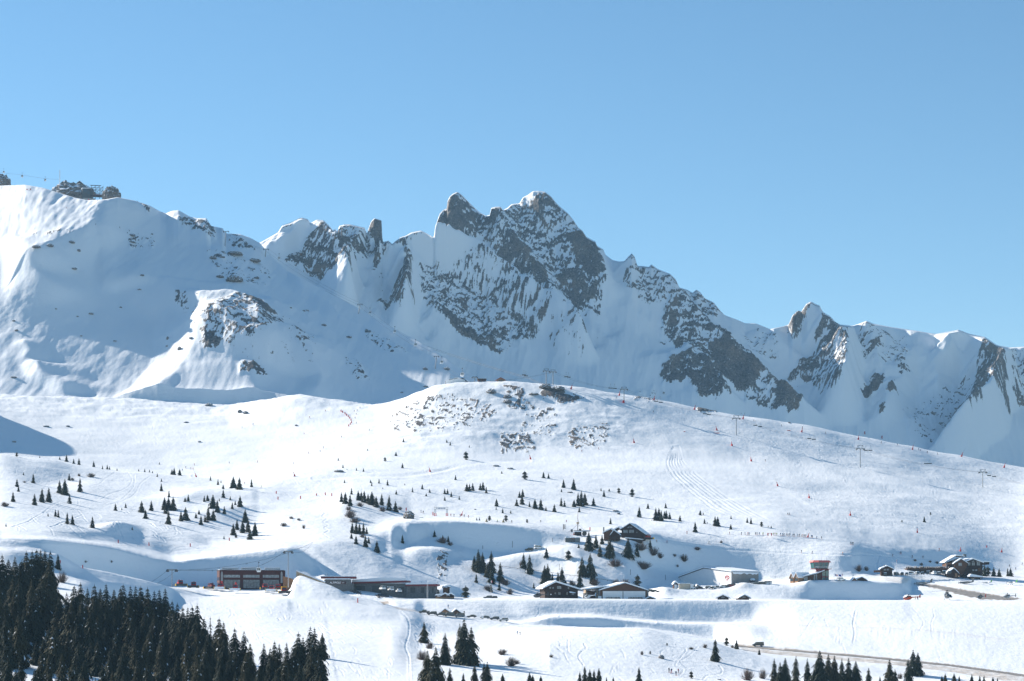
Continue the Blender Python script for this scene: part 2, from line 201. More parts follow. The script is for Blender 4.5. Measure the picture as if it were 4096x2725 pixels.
# ------------------------------------------------------------------ where bare rock shows
ROCKS = [  # (share of rock, outline)
 (.35,[(1105,935),(1208,870),(1245,885),(1240,935),(1180,965)]),(.5,[(1262,880),(1300,880),(1345,950),(1270,945)]),
 (.66,[(1140,1050),(1230,1015),(1290,1005),(1330,1020),(1400,1060),(1405,1215),(1330,1185),(1250,1110)]),(.4,[(1350,905),(1530,955),(1470,1040),(1380,1050)]),
 (.75,[(1370,980),(1460,995),(1455,1032),(1380,1012)]),(.6,[(1370,1030),(1435,1045),(1425,1060),(1375,1045)]),
 (1.0,[(1466,945),(1484,885),(1500,868),(1534,880),(1536,975),(1500,962)]),(.7,[(1490,975),(1540,965),(1565,1000),(1625,1060),(1632,1125),(1600,1085),(1540,1062),(1495,1085)]),
 (.7,[(1505,1212),(1560,1200),(1600,1165),(1640,1115),(1654,1240),(1640,1292),(1600,1320),(1555,1260)]),(.35,[(1580,960),(1650,925),(1705,945),(1690,1020),(1610,1010)]),
 (.72,[(1735,955),(1735,912),(1758,850),(1790,795),(1830,765),(1890,830),(1952,900),(1960,935),(1905,965),(1870,995),(1800,985),(1750,955)]),
 (.92,[(1740,945),(1745,885),(1790,865),(1850,880),(1885,925),(1820,955)]),
 (.52,[(1955,835),(2050,812),(2130,765),(2190,770),(2240,825),(2300,885),(2350,955),(2420,1010),(2405,1080),(2428,1170),(2415,1205),(2405,1255),(2330,1265),(2280,1232),(2250,1192),(2190,1225),(2150,1182),(2070,1102),(2000,1062),(1925,1035),(1925,975),(1958,930)]),
 (.85,[(2130,820),(2222,805),(2235,852),(2175,875),(2185,935),(2150,905)]),(.8,[(1990,1040),(2040,955),(2100,1045),(2182,1120),(2192,1205),(2120,1155),(2035,1090)]),
 (.85,[(2265,985),(2385,985),(2402,1100),(2428,1172),(2370,1162),(2300,1082)]),(.78,[(2205,1095),(2330,1118),(2362,1200),(2300,1245),(2245,1180)]),
 (-1,[(2095,803),(2120,770),(2190,770),(2215,800),(2115,818)]),
 (.48,[(1675,1060),(1760,1088),(1850,1105),(1960,1128),(2080,1198),(2180,1258),(2235,1310),(2180,1342),(2080,1384),(1990,1424),(1900,1385),(1820,1325),(1740,1255),(1685,1185)]),
 (.82,[(1735,1225),(1830,1285),(1900,1335),(2005,1375),(1995,1420),(1900,1378),(1800,1305)]),(.3,[(2200,1340),(2300,1345),(2352,1400),(2335,1462),(2230,1432),(2185,1380)]),
 (.95,[(2490,1052),(2512,1028),(2527,1010),(2547,1030),(2552,1072)]),(.5,[(2495,1100),(2560,1066),(2640,1075),(2720,1140),(2800,1160),(2890,1250),(2865,1285),(2760,1275),(2680,1252),(2600,1262),(2530,1222),(2495,1162)]),
 (.6,[(2655,1270),(2760,1250),(2860,1298),(2930,1358),(2995,1400),(3062,1490),(3135,1560),(3235,1642),(3200,1695),(3100,1672),(3000,1622),(2900,1572),(2830,1492),(2728,1432),(2645,1342)]),
 (.95,[(2830,1450),(2900,1435),(2990,1478),(3062,1558),(3000,1602),(2900,1572)]),(.88,[(3100,1558),(3200,1618),(3235,1660),(3160,1695),(3105,1640)]),
 (.8,[(2640,1510),(2660,1488),(2700,1472),(2830,1478),(2885,1540),(2925,1640),(2800,1645),(2760,1565),(2650,1545)]),(.25,[(2515,1590),(2640,1540),(2720,1600),(2560,1610)]),
 (.88,[(3150,1300),(3170,1255),(3244,1208),(3295,1250),(3300,1272),(3230,1302),(3180,1335)]),(.78,[(3298,1270),(3330,1258),(3380,1338),(3402,1360),(3345,1402),(3250,1392),(3298,1350)]),
 (.66,[(3135,1490),(3240,1418),(3330,1398),(3382,1438),(3392,1500),(3300,1522),(3250,1542),(3200,1502)]),(.52,[(3245,1540),(3392,1500),(3395,1570),(3375,1655),(3320,1665),(3278,1600)]),
 (.7,[(3415,1380),(3450,1358),(3452,1402)]),(.7,[(3472,1402),(3522,1378),(3532,1412),(3490,1432)]),(.85,[(3438,1582),(3490,1518),(3542,1538),(3532,1592),(3490,1592)]),
 (.88,[(3540,1602),(3582,1568),(3592,1612),(3550,1632)]),(1.0,[(3518,1660),(3537,1660),(3537,1692),(3518,1692)]),(.6,[(3578,1460),(3612,1438),(3642,1500),(3600,1542)]),
 (.75,[(3925,1480),(3985,1445),(4015,1480),(4012,1600),(4042,1680),(4000,1722),(3950,1722),(3925,1780),(3870,1812),(3820,1802),(3778,1782),(3788,1738),(3850,1698),(3882,1640),(3902,1560)]),
 (.26,[(3600,1650),(3700,1580),(3800,1556),(3905,1500),(3885,1640),(3800,1762),(3720,1785),(3640,1722)]),(.3,[(2950,1290),(3100,1330),(3130,1420),(3000,1380)]),(.34,[(3400,1330),(3560,1330),(3650,1420),(3520,1480),(3420,1420)]),(.42,[(4015,1440),(4300,1460),(4300,1620),(4050,1642),(4022,1560)]),(.4,[(2900,1262),(3080,1317),(3040,1300)]),
 (.16,[(690,1230),(800,1270),(1000,1240),(1180,1300),(1290,1400),(1250,1500),(1000,1540),(800,1500)]),(.5,[(800,1400),(860,1330),(930,1300),(1000,1285),(1080,1298),(1135,1362),(1095,1422),(1000,1482),(900,1482),(808,1452)]),(.85,[(1000,1290),(1050,1300),(1085,1340),(1060,1370),(1010,1340)]),(.8,[(806,1445),(860,1440),(870,1480),(815,1482)]),
 (.4,[(1180,1392),(1250,1410),(1255,1445),(1190,1450)]),(.42,[(1378,1438),(1440,1455),(1482,1530),(1425,1522),(1390,1480)]),(.36,[(1450,1328),(1560,1375),(1645,1428),(1600,1432),(1480,1382)]),
 (.36,[(690,1222),(760,1235),(745,1300),(700,1260)]),(.3,[(820,1012),(1020,1055),(1105,1100),(1045,1162),(920,1162),(830,1062)]),(.85,[(555,808),(600,826),(595,850),(570,830)]),
 (.6,[(678,862),(740,868),(800,885),(862,905),(858,965),(812,942),(780,922)]),(.5,[(905,940),(960,948),(1035,1008),(930,992)]),(.35,[(118,985),(300,962),(292,1002),(128,1012)]),(.35,[(505,925),(620,950),(615,1000),(520,985)]),
 (.6,[(950,1545),(1010,1530),(1075,1555),(1060,1570),(960,1570)]),
 (.26,[(1540,1685),(1640,1615),(1750,1575),(1900,1590),(2010,1650),(1900,1712),(1750,1732),(1600,1732)]),(.38,[(1995,1735),(2125,1738),(2145,1800),(2005,1815)]),(.5,[(2172,1538),(2245,1545),(2285,1600),(2160,1592)]),
 (.5,[(2225,1580),(2300,1572),(2345,1598),(2235,1618)]),(.3,[(2010,1530),(2100,1560),(2140,1640),(2040,1650)]),(.28,[(2260,1725),(2440,1690),(2420,1790),(2280,1800)]),(.22,[(2100,1600),(2240,1640),(2220,1760),(2080,1740)]),
 (.5,[(1395,2352),(1450,2352),(1445,2378),(1400,2372)]),(.5,[(1505,2370),(1560,2372),(1555,2392),(1510,2392)]),
 (.3,[(1740,2215),(1790,2220),(1785,2320),(1750,2330)]),
]
def in_poly(U, V, poly):
    c = np.zeros(U.shape, bool); n = len(poly)
    for i in range(n):
        (x1, y1), (x2, y2) = poly[i], poly[(i + 1) % n]
        if y1 == y2: continue
        c ^= ((y1 > V) != (y2 > V)) & (U < (x2 - x1) * (V - y1) / (y2 - y1) + x1)
    return c
WU = TU + 9 * fbm(TU / 30, TV / 30, 3, 61); WV = TV + 9 * fbm(TU / 30 + 40, TV / 30, 3, 62)
SHARE = np.zeros(TZ.shape, np.float32)
VIS = TV <= np.minimum.accumulate(np.vstack([np.full((1, NU), 9e9), TV[:-1]]), axis=0) + 0.5
for s, poly in ROCKS:
    us = [p[0] for p in poly]; vv = [p[1] for p in poly]
    c0, c1 = np.searchsorted(UC, [min(us) - 24, max(us) + 24])
    far = min(vv) < 1700 and s != .26
    sub = (slice(0, NR), slice(c0, c1))
    ok = VIS[sub] & (WV[sub] > min(vv) - 2) & (WV[sub] < max(vv) + 2)
    m = np.zeros(ok.shape, bool); m[ok] = in_poly(WU[sub][ok], WV[sub][ok], poly)
    SH = SHARE[sub]; SH[m] = np.maximum(SH[m], s) if s > 0 else 0.0
def blur(a, n):
    for _ in range(n):
        a = (np.roll(a, 1, 0) + np.roll(a, -1, 0) + 2 * a) / 4; a = (np.roll(a, 1, 1) + np.roll(a, -1, 1) + 2 * a) / 4
    return a
SHARE = blur(SHARE, 3)
# rock breaks through the snow in blocks and streaks down the fall line
wu = 16 * fbm(TU / 40, TV / 40, 3, 91); wv = 16 * fbm(TU / 40, TV / 40, 3, 92)
n1 = fbm((TU + wu) / 46 + TV / 120, (TV + wv) / 44, 5, 101, 0.66)
crag_n = fbm((TU + 1.6 * wu) / 12 + TV / 34, (TV + wv) / 21, 4, 113, 0.68)     # ribs and cracks down the face
HD = fbm(TU / 34 + TV / 75 + wu / 20, TV / 22 - TU / 60, 4, 131, 0.6)           # ledges, dipping to the right
dV = np.gradient(TV, axis=0); dV[np.abs(dV) < .4] = .4
LEDGE = np.clip(np.gradient(HD, axis=0) / dV / 0.040, -2.2, 2.2)                # steep risers are bare, treads hold snow
NZ = (0.34 * n1 + 0.34 * crag_n + 0.13 * LEDGE + 0.16 * fbm(TU / 6 + TV / 14, TV / 6 - TU / 26, 2, 120, .7)) / 0.40
cdf = 0.5 * (1 + np.tanh(0.8 * NZ))
SHARE *= np.where(ROWI[:, None] > 19.3, 0.98, 1.45)
SHARE[RM0:R_SKY] = np.maximum(SHARE[RM0:R_SKY], 0.13 * sstep(25.6, 26.2, ROWI[RM0:R_SKY])[:, None] * sstep(-.2, .5, fbm(TU[RM0:R_SKY] / 130, TV[RM0:R_SKY] / 130, 2, 181)))
ROCK = (sstep(-0.15, 0.13, cdf - (1 - SHARE)) * (SHARE > 0.02)).astype(np.float32)
# stones scattered over the open slopes
sp = fbm(TU / 11, TV / 6, 2, 171, .6) + .45 * fbm(TU / 110, TV / 60, 2, 172)
lim = np.where((TV > 900) & (TV < 1590) & (TU < 1720) & (ROWI[:, None] < I_SPLIT), 1.75, np.where((TV > 1560) & (TV < 2010) & (TU > 150) & (TU < 2500), 2.0, 9))
ROCK = np.maximum(ROCK, sstep(-.08, .12, sp - lim).astype(np.float32) * VIS)

# ------------------------------------------------------------------ relief noise
mt = np.zeros_like(TZ)
mt[RM0:RM1] = taper_sky(RM0, RM1)
px = TY / FPX
mr = slice(RM0 - 6, NR)
A, B = TX[mr], TU[mr] * 0 + TV[mr] * px[mr]
DZ[mr] += mt[mr] * ((8.0 * ridged(A / 62 + B / 260, B / 130, 4, 201) + 3.0 * fbm(A / 18, B / 30, 3, 220)) * (0.5 + 0.75 * SHARE[mr]) + (2.6 * HD[mr] + 3.0 * crag_n[mr]) * SHARE[mr])
ll = slice(RL0, RL1)
lt = taper_sky(RL0, RL1)
A, B = TX[ll], TV[ll] * px[ll]
DZ[ll] += lt * (2.2 * fbm(A / 90, B / 60, 3, 240) + 0.8 * fbm(A / 16, B / 12, 3, 250) + 0.9 * sstep(1150, 900, TV[ll]) * sstep(520, 380, TU[ll]) * fbm(A / 7, B / 6, 2, 255) + SHARE[ll] * 5 * ridged(A / 30, B / 30, 3, 260))
# blocks of rock stand proud of the snow
DZ += ROCK * np.clip(0.5 + 1.6 * (cdf - (1 - SHARE)), 0, 1.6) * px * 3.4 * np.where(TV < 1300, 1.0, 0.7) * np.where(ROWI >= K - 2.02, 0, 1)[:, None]
# ragged crest where the skyline is rock
cr = np.exp(-((np.arange(NR) - R_SKY) / 5.0) ** 2)[:, None]
DZ += cr * SHARE * px * 5.5 * ridged(TU / 13, TU * 0 + 3, 3, 300)
# the near snow: swells, wind ripples and the churned, skied surface
nr = slice(0, RL0)
edge = np.ones(TZ.shape); 
flat = np.exp(-((ROWI[:, None] - 8.5) / 0.9) ** 2) * sstep(1500, 1700, TU)          # the level platform stays level
calm = (1 - 0.93 * flat)[nr]
X, Y = TX[nr], TY[nr]
far = np.clip((Y - 500) / 1200, 0.15, 1.2)
DZ[nr] += calm * (1.0 * far * fbm(X / 70, Y / 60, 3, 401) + 0.34 * far * (1 - .6 * sstep(15, 16.5, ROWI[nr])[:, None]) * fbm(X / 17, Y / 15, 3, 420) + 0.10 * fbm(X / 4.2, Y / 4.2, 2, 440))
hillm = sstep(16.3, 17.5, ROWI[nr])[:, None] * sstep(1480, 1600, TU[nr]) * (1 - sstep(2420, 2700, TU[nr]))
DZ[nr] += hillm * (1.1 * ridged(X / 60 + Y / 90, Y / 50 - X / 120, 3, 460) + 0.4 * fbm(X / 14, Y / 12, 3, 470))
rg = sstep(14.6, 16, ROWI[nr])[:, None] * sstep(2900, 3200, TU[nr])
lm = sstep(17.3, 18.3, ROWI[nr])[:, None] * (1 - sstep(1420, 1560, TU[nr]))
DZ[nr] += lm * sstep(17.8, 19, ROWI[nr])[:, None] * (1.6 * ridged(X / 50, Y / 34, 3, 490) + .5 * fbm(X / 11, Y / 11, 3, 491))
DZ[nr] += rg * (1.1 * fbm(X / 55, Y / 90, 2, 480))
def mound(u, v, row, ru, rv, hgt, p=2.0):
    """a heap or (negative) hollow centred where the pixel meets the ground near line index row"""
    ok = np.abs(ROWI - row - 1) < 1.6
    d = ((TU - u) / ru) ** 2 + ((TV - v) / rv) ** 2
    w = np.exp(-d ** (p / 2)) * ok[:, None]
    DZ[:] += hgt * w
for a in [(470,2118,10,75,16,4.2), (1030,2240,9.3,60,14,2.2), (1140,2255,9,90,14,1.5), (1890,2230,11,90,14,-1.6), 
          (2975,2346,9.6,40,9,2.0),(2240,2345,9.6,1,1,0), (3240,2338,9,22,6,2.0), (1790,2365,9,35,14,3.0), (2090,2470,6.5,60,10,-1.5), (2640,2365,9,60,12,2.0), (780,1990,13,140,30,3.0), (640,1955,13.6,120,30,-2.5),
          (330,1960,13.4,120,30,2.6), (2250,2215,10.6,80,25,3.0), (2130,2240,10.3,120,22,3.2), (1600,2120,11.6,70,30,3.5), (1700,2230,10.5,120,30,4.0), (950,2050,12.8,150,30,3.5)]:
    mound(*a)
# groomed pistes are smooth; corduroy and tracks are cut as shallow grooves
GROOVE = np.zeros(TZ.shape, np.float32)
def track(pts, width, depth, rows=(0, 99)):
    """a ski or groomer track: polyline in photo pixels, cut into the visible surface"""
    pts = np.array(pts, float)
    s = np.concatenate([[0], np.cumsum(np.hypot(*np.diff(pts, axis=0).T))]); q = np.linspace(0, s[-1], max(8, int(s[-1] / 3)))
    pu, pv = pchip(s, pts[:, 0], q), pchip(s, pts[:, 1], q)
    c0, c1 = np.searchsorted(UC, [pu.min() - 14, pu.max() + 14])
    okr = (ROWI >= rows[0]) & (ROWI <= rows[1]); r0, r1 = np.argmax(okr), NR - np.argmax(okr[::-1])
    sub = (slice(r0, r1), slice(c0, c1)); U, V = TU[sub], TV[sub]
    near = VIS[sub] & (V > pv.min() - 12) & (V < pv.max() + 12)
    uu, vv = U[near], V[near]
    best = np.full(uu.shape, 1e9)
    for k in range(len(q) - 1):
        du, dv = pu[k+1] - pu[k], pv[k+1] - pv[k]; L = du*du + dv*dv + 1e-9
        sel = (np.abs(uu - pu[k]) < 24) & (np.abs(vv - pv[k]) < 20)
        if not sel.any(): continue
        t = np.clip(((uu[sel]-pu[k])*du + (vv[sel]-pv[k])*dv) / L, 0, 1)
        d = np.hypot(uu[sel]-pu[k]-t*du, (vv[sel]-pv[k]-t*dv))
        best[sel] = np.minimum(best[sel], d)
    g = np.exp(-(best / width) ** 2); rim = 0.45 * np.exp(-((best - 1.9 * width) / width) ** 2)
    depth *= .42; GV = DZ[sub]; GV[near] += -depth * g + depth * rim
q_ = lambda pts, u0, v0, k: [(u0 + a / k, v0 + b / k) for a, b in pts]
_L = [(2693,1788),(2668,1850),(2690,1900),(2780,1980),(2880,2048),(3000,2088),(3140,2128)]; _R = [(2716,1786),(2735,1850),(2800,1910),(2905,1985),(3010,2048),(3110,2098),(3220,2138)]
for k in range(7):
    t = k / 6; track([(a[0] + (b[0] - a[0]) * t, a[1] + (b[1] - a[1]) * t) for a, b in zip(_L, _R)], 2.4, .5)
for pts, w, d in [([(1250,1913),(1400,1908),(1560,1905),(1720,1890),(1850,1862),(1990,1846),(2120,1838)],5,.9),([(1180,1906),(1250,1909),(1330,1915)],4,.7),([(770,1905),(900,1903),(1000,1901),(1100,1903)],4,.7),([(2600,2158),(2850,2193),(3100,2210),(3400,2219),(3560,2226),(3720,2236)],3,.6),
                  ([(510,1890),(528,1915),(490,1960),(430,1985),(400,2003)],1.6,.4),([(540,1898),(537,1930),(515,1970),(480,2003),(425,2022)],1.6,.4),([(600,1905),(560,1930),(545,1960),(520,1990),(470,2012)],1.6,.4),([(0,1912),(15,1880),(30,1868)],1.6,.4),([(66,1866),(60,1895),(0,1918)],1.6,.4),([(104,1868),(88,1888),(60,1905)],1.6,.4),([(152,1870),(138,1895),(108,1925),(70,1950),(35,1960)],1.6,.4),([(460,1892),(420,1915),(395,1945),(360,1965)],1.6,.4),([(250,1890),(240,1915),(190,1935),(175,1960)],1.6,.4),([(340,1990),(315,2000),(312,2020),(280,2045)],1.6,.35),([(225,2010),(160,2060),(120,2085),(40,2110)],1.8,.4),([(330,2060),(260,2090),(200,2110)],1.8,.4),
                  (q_([(150,790),(185,830),(105,860),(140,890),(110,920),(160,955),(120,985),(185,1025),(130,1060),(200,1100),(145,1135),(205,1170),(140,1205),(210,1255)],1250,1750,3.136),1.7,.45),
                  (q_([(600,1115),(720,1170),(660,1260),(620,1310),(590,1360),(690,1420),(640,1480)],2500,2200,2.946),2.2,.35),(q_([(860,1140),(780,1220),(700,1280),(640,1310)],2500,2200,2.946),2,.3),(q_([(430,1235),(420,1205),(470,1165),(560,1150)],2500,2200,2.946),2,.3),(q_([(560,1270),(560,1250),(600,1230),(680,1215)],2500,2200,2.946),2,.3),(q_([(640,1310),(700,1370),(760,1400)],2500,2200,2.946),2,.3),(q_([(940,1390),(1010,1440),(1100,1490),(1200,1540)],2500,2200,2.946),2,.3),(q_([(1110,1370),(1145,1420),(1130,1460),(1060,1475),(960,1490),(920,1530)],2500,2200,2.946),2.4,.35),
                  (q_([(1260,1060),(1260,1190),(1320,1260),(1400,1310),(1450,1390)],1850,2200,2.987),2.4,.4),(q_([(1450,1120),(1480,1170),(1420,1210),(1385,1270),(1410,1330)],1850,2200,2.987),2.4,.45),(q_([(1100,1150),(1220,1240),(1250,1310),(1290,1360)],1850,2200,2.987),2.2,.35),(q_([(1860,1340),(1800,1410),(1765,1490)],1850,2200,2.987),2,.3),(q_([(910,690),(915,740),(860,800),(810,830)],1850,2200,2.987),1.8,.25),
                  (q_([(260,860),(300,960),(350,1050),(430,1110),(490,1220)],3200,2150,2.63),1.7,.4),(q_([(1180,740),(1240,810),(1300,900),(1260,980)],3200,2150,2.63),1.7,.4),(q_([(1395,750),(1410,830),(1378,900),(1385,1000),(1420,1110),(1475,1300)],3200,2150,2.63),1.7,.45),(q_([(585,780),(560,900),(575,1000),(560,1090)],3200,2150,2.63),2.6,.5),(q_([(150,830),(60,960),(5,1050)],3200,2150,2.63),1.6,.4),(q_([(1600,950),(1612,1020),(1590,1090)],3200,2150,2.63),1.6,.3),(q_([(835,195),(815,260),(800,330)],3200,2150,2.63),2.4,.5),
                  ([(1605,2448),(1628,2471),(1637,2501),(1635,2535),(1622,2585),(1637,2635),(1640,2725)],3.0,.28),([(2240,2466),(2350,2463),(2500,2476),(2620,2490)],4,.4),([(2300,2512),(2420,2522),(2540,2520)],2.2,.4),([(2520,2540),(2560,2590)],1.6,.3)]:
    track(pts, w, d)
rr_ = random.Random(17)
for (u0, u1, v0, v1, n, L, dn) in [(700,1300,2410,2560,60,30,.35),(1280,1620,2480,2720,46,30,.22),(1640,1760,2470,2600,26,26,.4),(0,520,2030,2120,22,40,.3),(2480,2760,1850,2000,40,16,.3),(3180,4090,1900,2130,110,14,.4),(2950,3500,1720,1900,60,14,.35),(430,700,2080,2150,22,30,.35),(900,1900,1700,1990,50,22,.25),(0,900,1600,1800,60,20,.4),(2150,2700,2540,2700,18,40,.25),(3100,4090,2430,2560,30,30,.25)]:
    for _ in range(n):                                                # stray turns of skiers
        u_, v_ = rr_.uniform(u0, u1), rr_.uniform(v0, v1); a_ = rr_.uniform(.2, 1.2) * rr_.choice([-1, 1]); l_ = L * rr_.uniform(.6, 1.5)
        p1 = (u_ + l_ * .5 * math.cos(a_), v_ + l_ * .35 * abs(math.sin(a_))); p2 = (p1[0] + l_ * .5 * math.cos(a_ + rr_.uniform(-1.2, 1.2)), p1[1] + l_ * .35)
        track([(u_, v_), p1, p2], 1.5 + l_ / 60, dn)
DZ[:, 0] = DZ[:, 1]
TZ2 = TZ + DZ
def cap(r0, r1, vline, rag):
    """nothing on a face may stand above its own crest"""
    lim = (VH - (vline[None, :] + 1.0 + rag * (r1 - np.arange(r0, r1))[:, None] * 0.06)) / FPX * TY[r0:r1]
    d = TZ2[r0:r1] - lim; TZ2[r0:r1] = np.where(d > 0, lim + 0.12 * np.minimum(d, 6.0) * 0, TZ2[r0:r1])
cap(RM0, R_SKY - 1, vs, 1.0); cap(int(np.argmax(ROWI >= 21)), RL1 - 2, VK[23], 0.8)
TVF = VH - TZ2 / TY * FPX

# ------------------------------------------------------------------ where a pixel meets the ground
VMIN = np.minimum.accumulate(TVF, axis=0)
def _col(u):
    return float(np.interp(u, UC, np.arange(NU)))
def ground(u, v, lo=0.0, hi=99.0):
    c = _col(u); i = int(c); f = c - i; i2 = min(i + 1, NU - 1)
    vm = VMIN[:, i] * (1 - f) + VMIN[:, i2] * f
    r0 = int(np.argmax(ROWI >= lo))
    idx = np.nonzero(vm[r0:] <= v)[0]
    r = max(r0 + (idx[0] if len(idx) else NR - 1 - r0), 1)
    def g(A): return A[:, i] * (1 - f) + A[:, i2] * f
    tv, ty, tz = TVF[r-1:r+1, i] * (1-f) + TVF[r-1:r+1, i2] * f, TY[r-1:r+1, i] * (1-f) + TY[r-1:r+1, i2] * f, TZ2[r-1:r+1, i] * (1-f) + TZ2[r-1:r+1, i2] * f
    t = np.clip((tv[0] - v) / (tv[0] - tv[1] + 1e-9), 0, 1)
    y = ty[0] + t * (ty[1] - ty[0]); z = tz[0] + t * (tz[1] - tz[0])
    return Vector(((u - U0) / FPX * y, y, z))
def ground_y(u, y):
    c = _col(u); i = int(c); f = c - i; i2 = min(i + 1, NU - 1)
    ty = TY[:, i] * (1 - f) + TY[:, i2] * f; tz = TZ2[:, i] * (1 - f) + TZ2[:, i2] * f
    return Vector(((u - U0) / FPX * y, y, float(np.interp(y, ty, tz))))
def ground_xy(x, y): return ground_y(x / y * FPX + U0, y)
def pix(u, v, y): return Vector(((u - U0) / FPX * y, y, (VH - v) / FPX * y))

# ------------------------------------------------------------------ materials
MAT = {}
def mat(name, color=(.5,.5,.5), rough=0.7, metal=0.0, noise=0.0, scale=4.0, spec=0.3, emit=None, color2=None, bump=0.0, stretch=None, alpha=1.0):
    """a procedural material: two colours mixed by noise in object space, optional bump"""
    m = bpy.data.materials.new(name); m.use_nodes = True; n = m.node_tree; p = n.nodes['Principled BSDF']
    p.inputs['Roughness'].default_value = rough; p.inputs['Metallic'].default_value = metal; p.inputs['Specular IOR Level'].default_value = spec
    c = tuple(color) + (1,)
    tc = n.nodes.new('ShaderNodeTexCoord'); mp = n.nodes.new('ShaderNodeMapping'); nz = n.nodes.new('ShaderNodeTexNoise')
    n.links.new(tc.outputs['Object'], mp.inputs[0]); n.links.new(mp.outputs[0], nz.inputs['Vector'])
    if stretch: mp.inputs['Scale'].default_value = stretch
    nz.inputs['Scale'].default_value = scale; nz.inputs['Detail'].default_value = 4
    mx = n.nodes.new('ShaderNodeMix'); mx.data_type = 'RGBA'
    c2 = tuple(color2) + (1,) if color2 else tuple(x * (1 - noise) for x in color) + (1,)
    mx.inputs[6].default_value = c; mx.inputs[7].default_value = c2
    rp = n.nodes.new('ShaderNodeMapRange'); rp.inputs[1].default_value = .35; rp.inputs[2].default_value = .65
    n.links.new(nz.outputs['Fac'], rp.inputs[0]); n.links.new(rp.outputs[0], mx.inputs[0]); n.links.new(mx.outputs[2], p.inputs['Base Color'])
    if bump:
        bp = n.nodes.new('ShaderNodeBump'); bp.inputs['Strength'].default_value = bump; bp.inputs['Distance'].default_value = .1
        n.links.new(nz.outputs['Fac'], bp.inputs['Height']); n.links.new(bp.outputs[0], p.inputs['Normal'])
    if emit: p.inputs['Emission Color'].default_value = tuple(emit[:3]) + (1,); p.inputs['Emission Strength'].default_value = emit[3]
    MAT[name] = m; return m

def terrain_material():
    m = bpy.data.materials.new('snow_and_rock'); m.use_nodes = True; n = m.node_tree; L = n.links; p = n.nodes['Principled BSDF']
    def N(t, **k):
        q = n.nodes.new(t)
        for a, v in k.items(): setattr(q, a, v)
        return q
    tc = N('ShaderNodeTexCoord'); at = N('ShaderNodeAttribute', attribute_name='rock'); dr = N('ShaderNodeAttribute', attribute_name='dirt'); gm = N('ShaderNodeAttribute', attribute_name='groomed')
    def noise(sc, det, vec=None, rough=.55):
        q = N('ShaderNodeTexNoise'); q.inputs['Scale'].default_value = sc; q.inputs['Detail'].default_value = det; q.inputs['Roughness'].default_value = rough
        L.new(vec or tc.outputs['Object'], q.inputs['Vector']); return q.outputs['Fac']
    def math_(op, a, b=None, clamp=False):
        q = N('ShaderNodeMath', operation=op, use_clamp=clamp)
        for i, v in enumerate((a, b)):
            if v is None: continue
            if isinstance(v, (int, float)): q.inputs[i].default_value = v
            else: L.new(v, q.inputs[i])
        return q.outputs[0]
    def rng(a, lo, hi, o0=0., o1=1.):
        q = N('ShaderNodeMapRange'); q.inputs[1].default_value = lo; q.inputs[2].default_value = hi; q.inputs[3].default_value = o0; q.inputs[4].default_value = o1; L.new(a, q.inputs[0]); return q.outputs[0]
    def mix(f, a, b):
        q = N('ShaderNodeMix', data_type='RGBA'); L.new(f, q.inputs[0])
        for i, v in ((6, a), (7, b)):
            if isinstance(v, tuple): q.inputs[i].default_value = v + (1,)
            else: L.new(v, q.inputs[i])
        return q.outputs[2]
    # rock
    fine = noise(.35, 5, None, .7); mid = noise(.05, 4)
    rock = mix(rng(mid, .35, .65), (.21, .19, .175), (.095, .10, .115)); rock = mix(rng(fine, .46, .60), rock, (.035, .038, .046))
    warm = rng(noise(.018, 3), .52, .66); rock = mix(warm, rock, mix(rng(fine, .4, .6), (.27, .21, .17), (.13, .10, .085)))
    snow_n = noise(.02, 3); snow = mix(snow_n, (.83, .875, .92), (.86, .89, .915))
    dirt = mix(noise(.5, 4), (.62, .52, .42), (.36, .30, .24))
    road = mix(noise(.3, 3), (.30, .28, .26), (.18, .17, .16))
    dd = math_('MULTIPLY', dr.outputs['Fac'], rng(noise(.25, 4), .3, .6, .35, 1.))
    snow = mix(rng(dr.outputs['Fac'], .55, 1.0), mix(rng(dd, 0, .6), snow, dirt), road)
    rk = math_('ADD', math_('MULTIPLY', at.outputs['Fac'], .88), rng(noise(.30, 5, None, .8), .28, .72, -.55, .55)); rk = rng(rk, .40, .60)
    L.new(mix(rk, snow, rock), p.inputs['Base Color'])
    p.inputs['Roughness'].default_value = .75; p.inputs['Specular IOR Level'].default_value = .25
    # bump: skied and wind-carved snow, split rock
    mp = N('ShaderNodeMapping'); L.new(tc.outputs['Object'], mp.inputs[0]); mp.inputs['Scale'].default_value = (.55, .22, .5); mp.inputs['Rotation'].default_value = (0, 0, R(28))
    mp2 = N('ShaderNodeMapping'); L.new(tc.outputs['Object'], mp2.inputs[0]); mp2.inputs['Scale'].default_value = (.13, .30, .3); mp2.inputs['Rotation'].default_value = (0, 0, R(-22))
    s1 = noise(1.0, 3, mp.outputs[0], .6); s2 = noise(1.0, 3, mp2.outputs[0], .6)
    h_s = math_('ADD', math_('MULTIPLY', s1, .42), math_('MULTIPLY', s2, .55))
    h_s = math_('MULTIPLY', h_s, math_('SUBTRACT', 1.0, math_('MULTIPLY', gm.outputs['Fac'], .85)))
    h_r = math_('ADD', math_('MULTIPLY', fine, 6.5), math_('MULTIPLY', noise(.12, 4), 10.0))
    hm = N('ShaderNodeMix'); L.new(rk, hm.inputs[0]); L.new(h_s, hm.inputs[2]); L.new(h_r, hm.inputs[3])
    bp = N('ShaderNodeBump'); bp.inputs['Strength'].default_value = .42; bp.inputs['Distance'].default_value = 1.0
    L.new(hm.outputs[0], bp.inputs['Height']); L.new(bp.outputs[0], p.inputs['Normal'])
    return m
TERR = terrain_material()

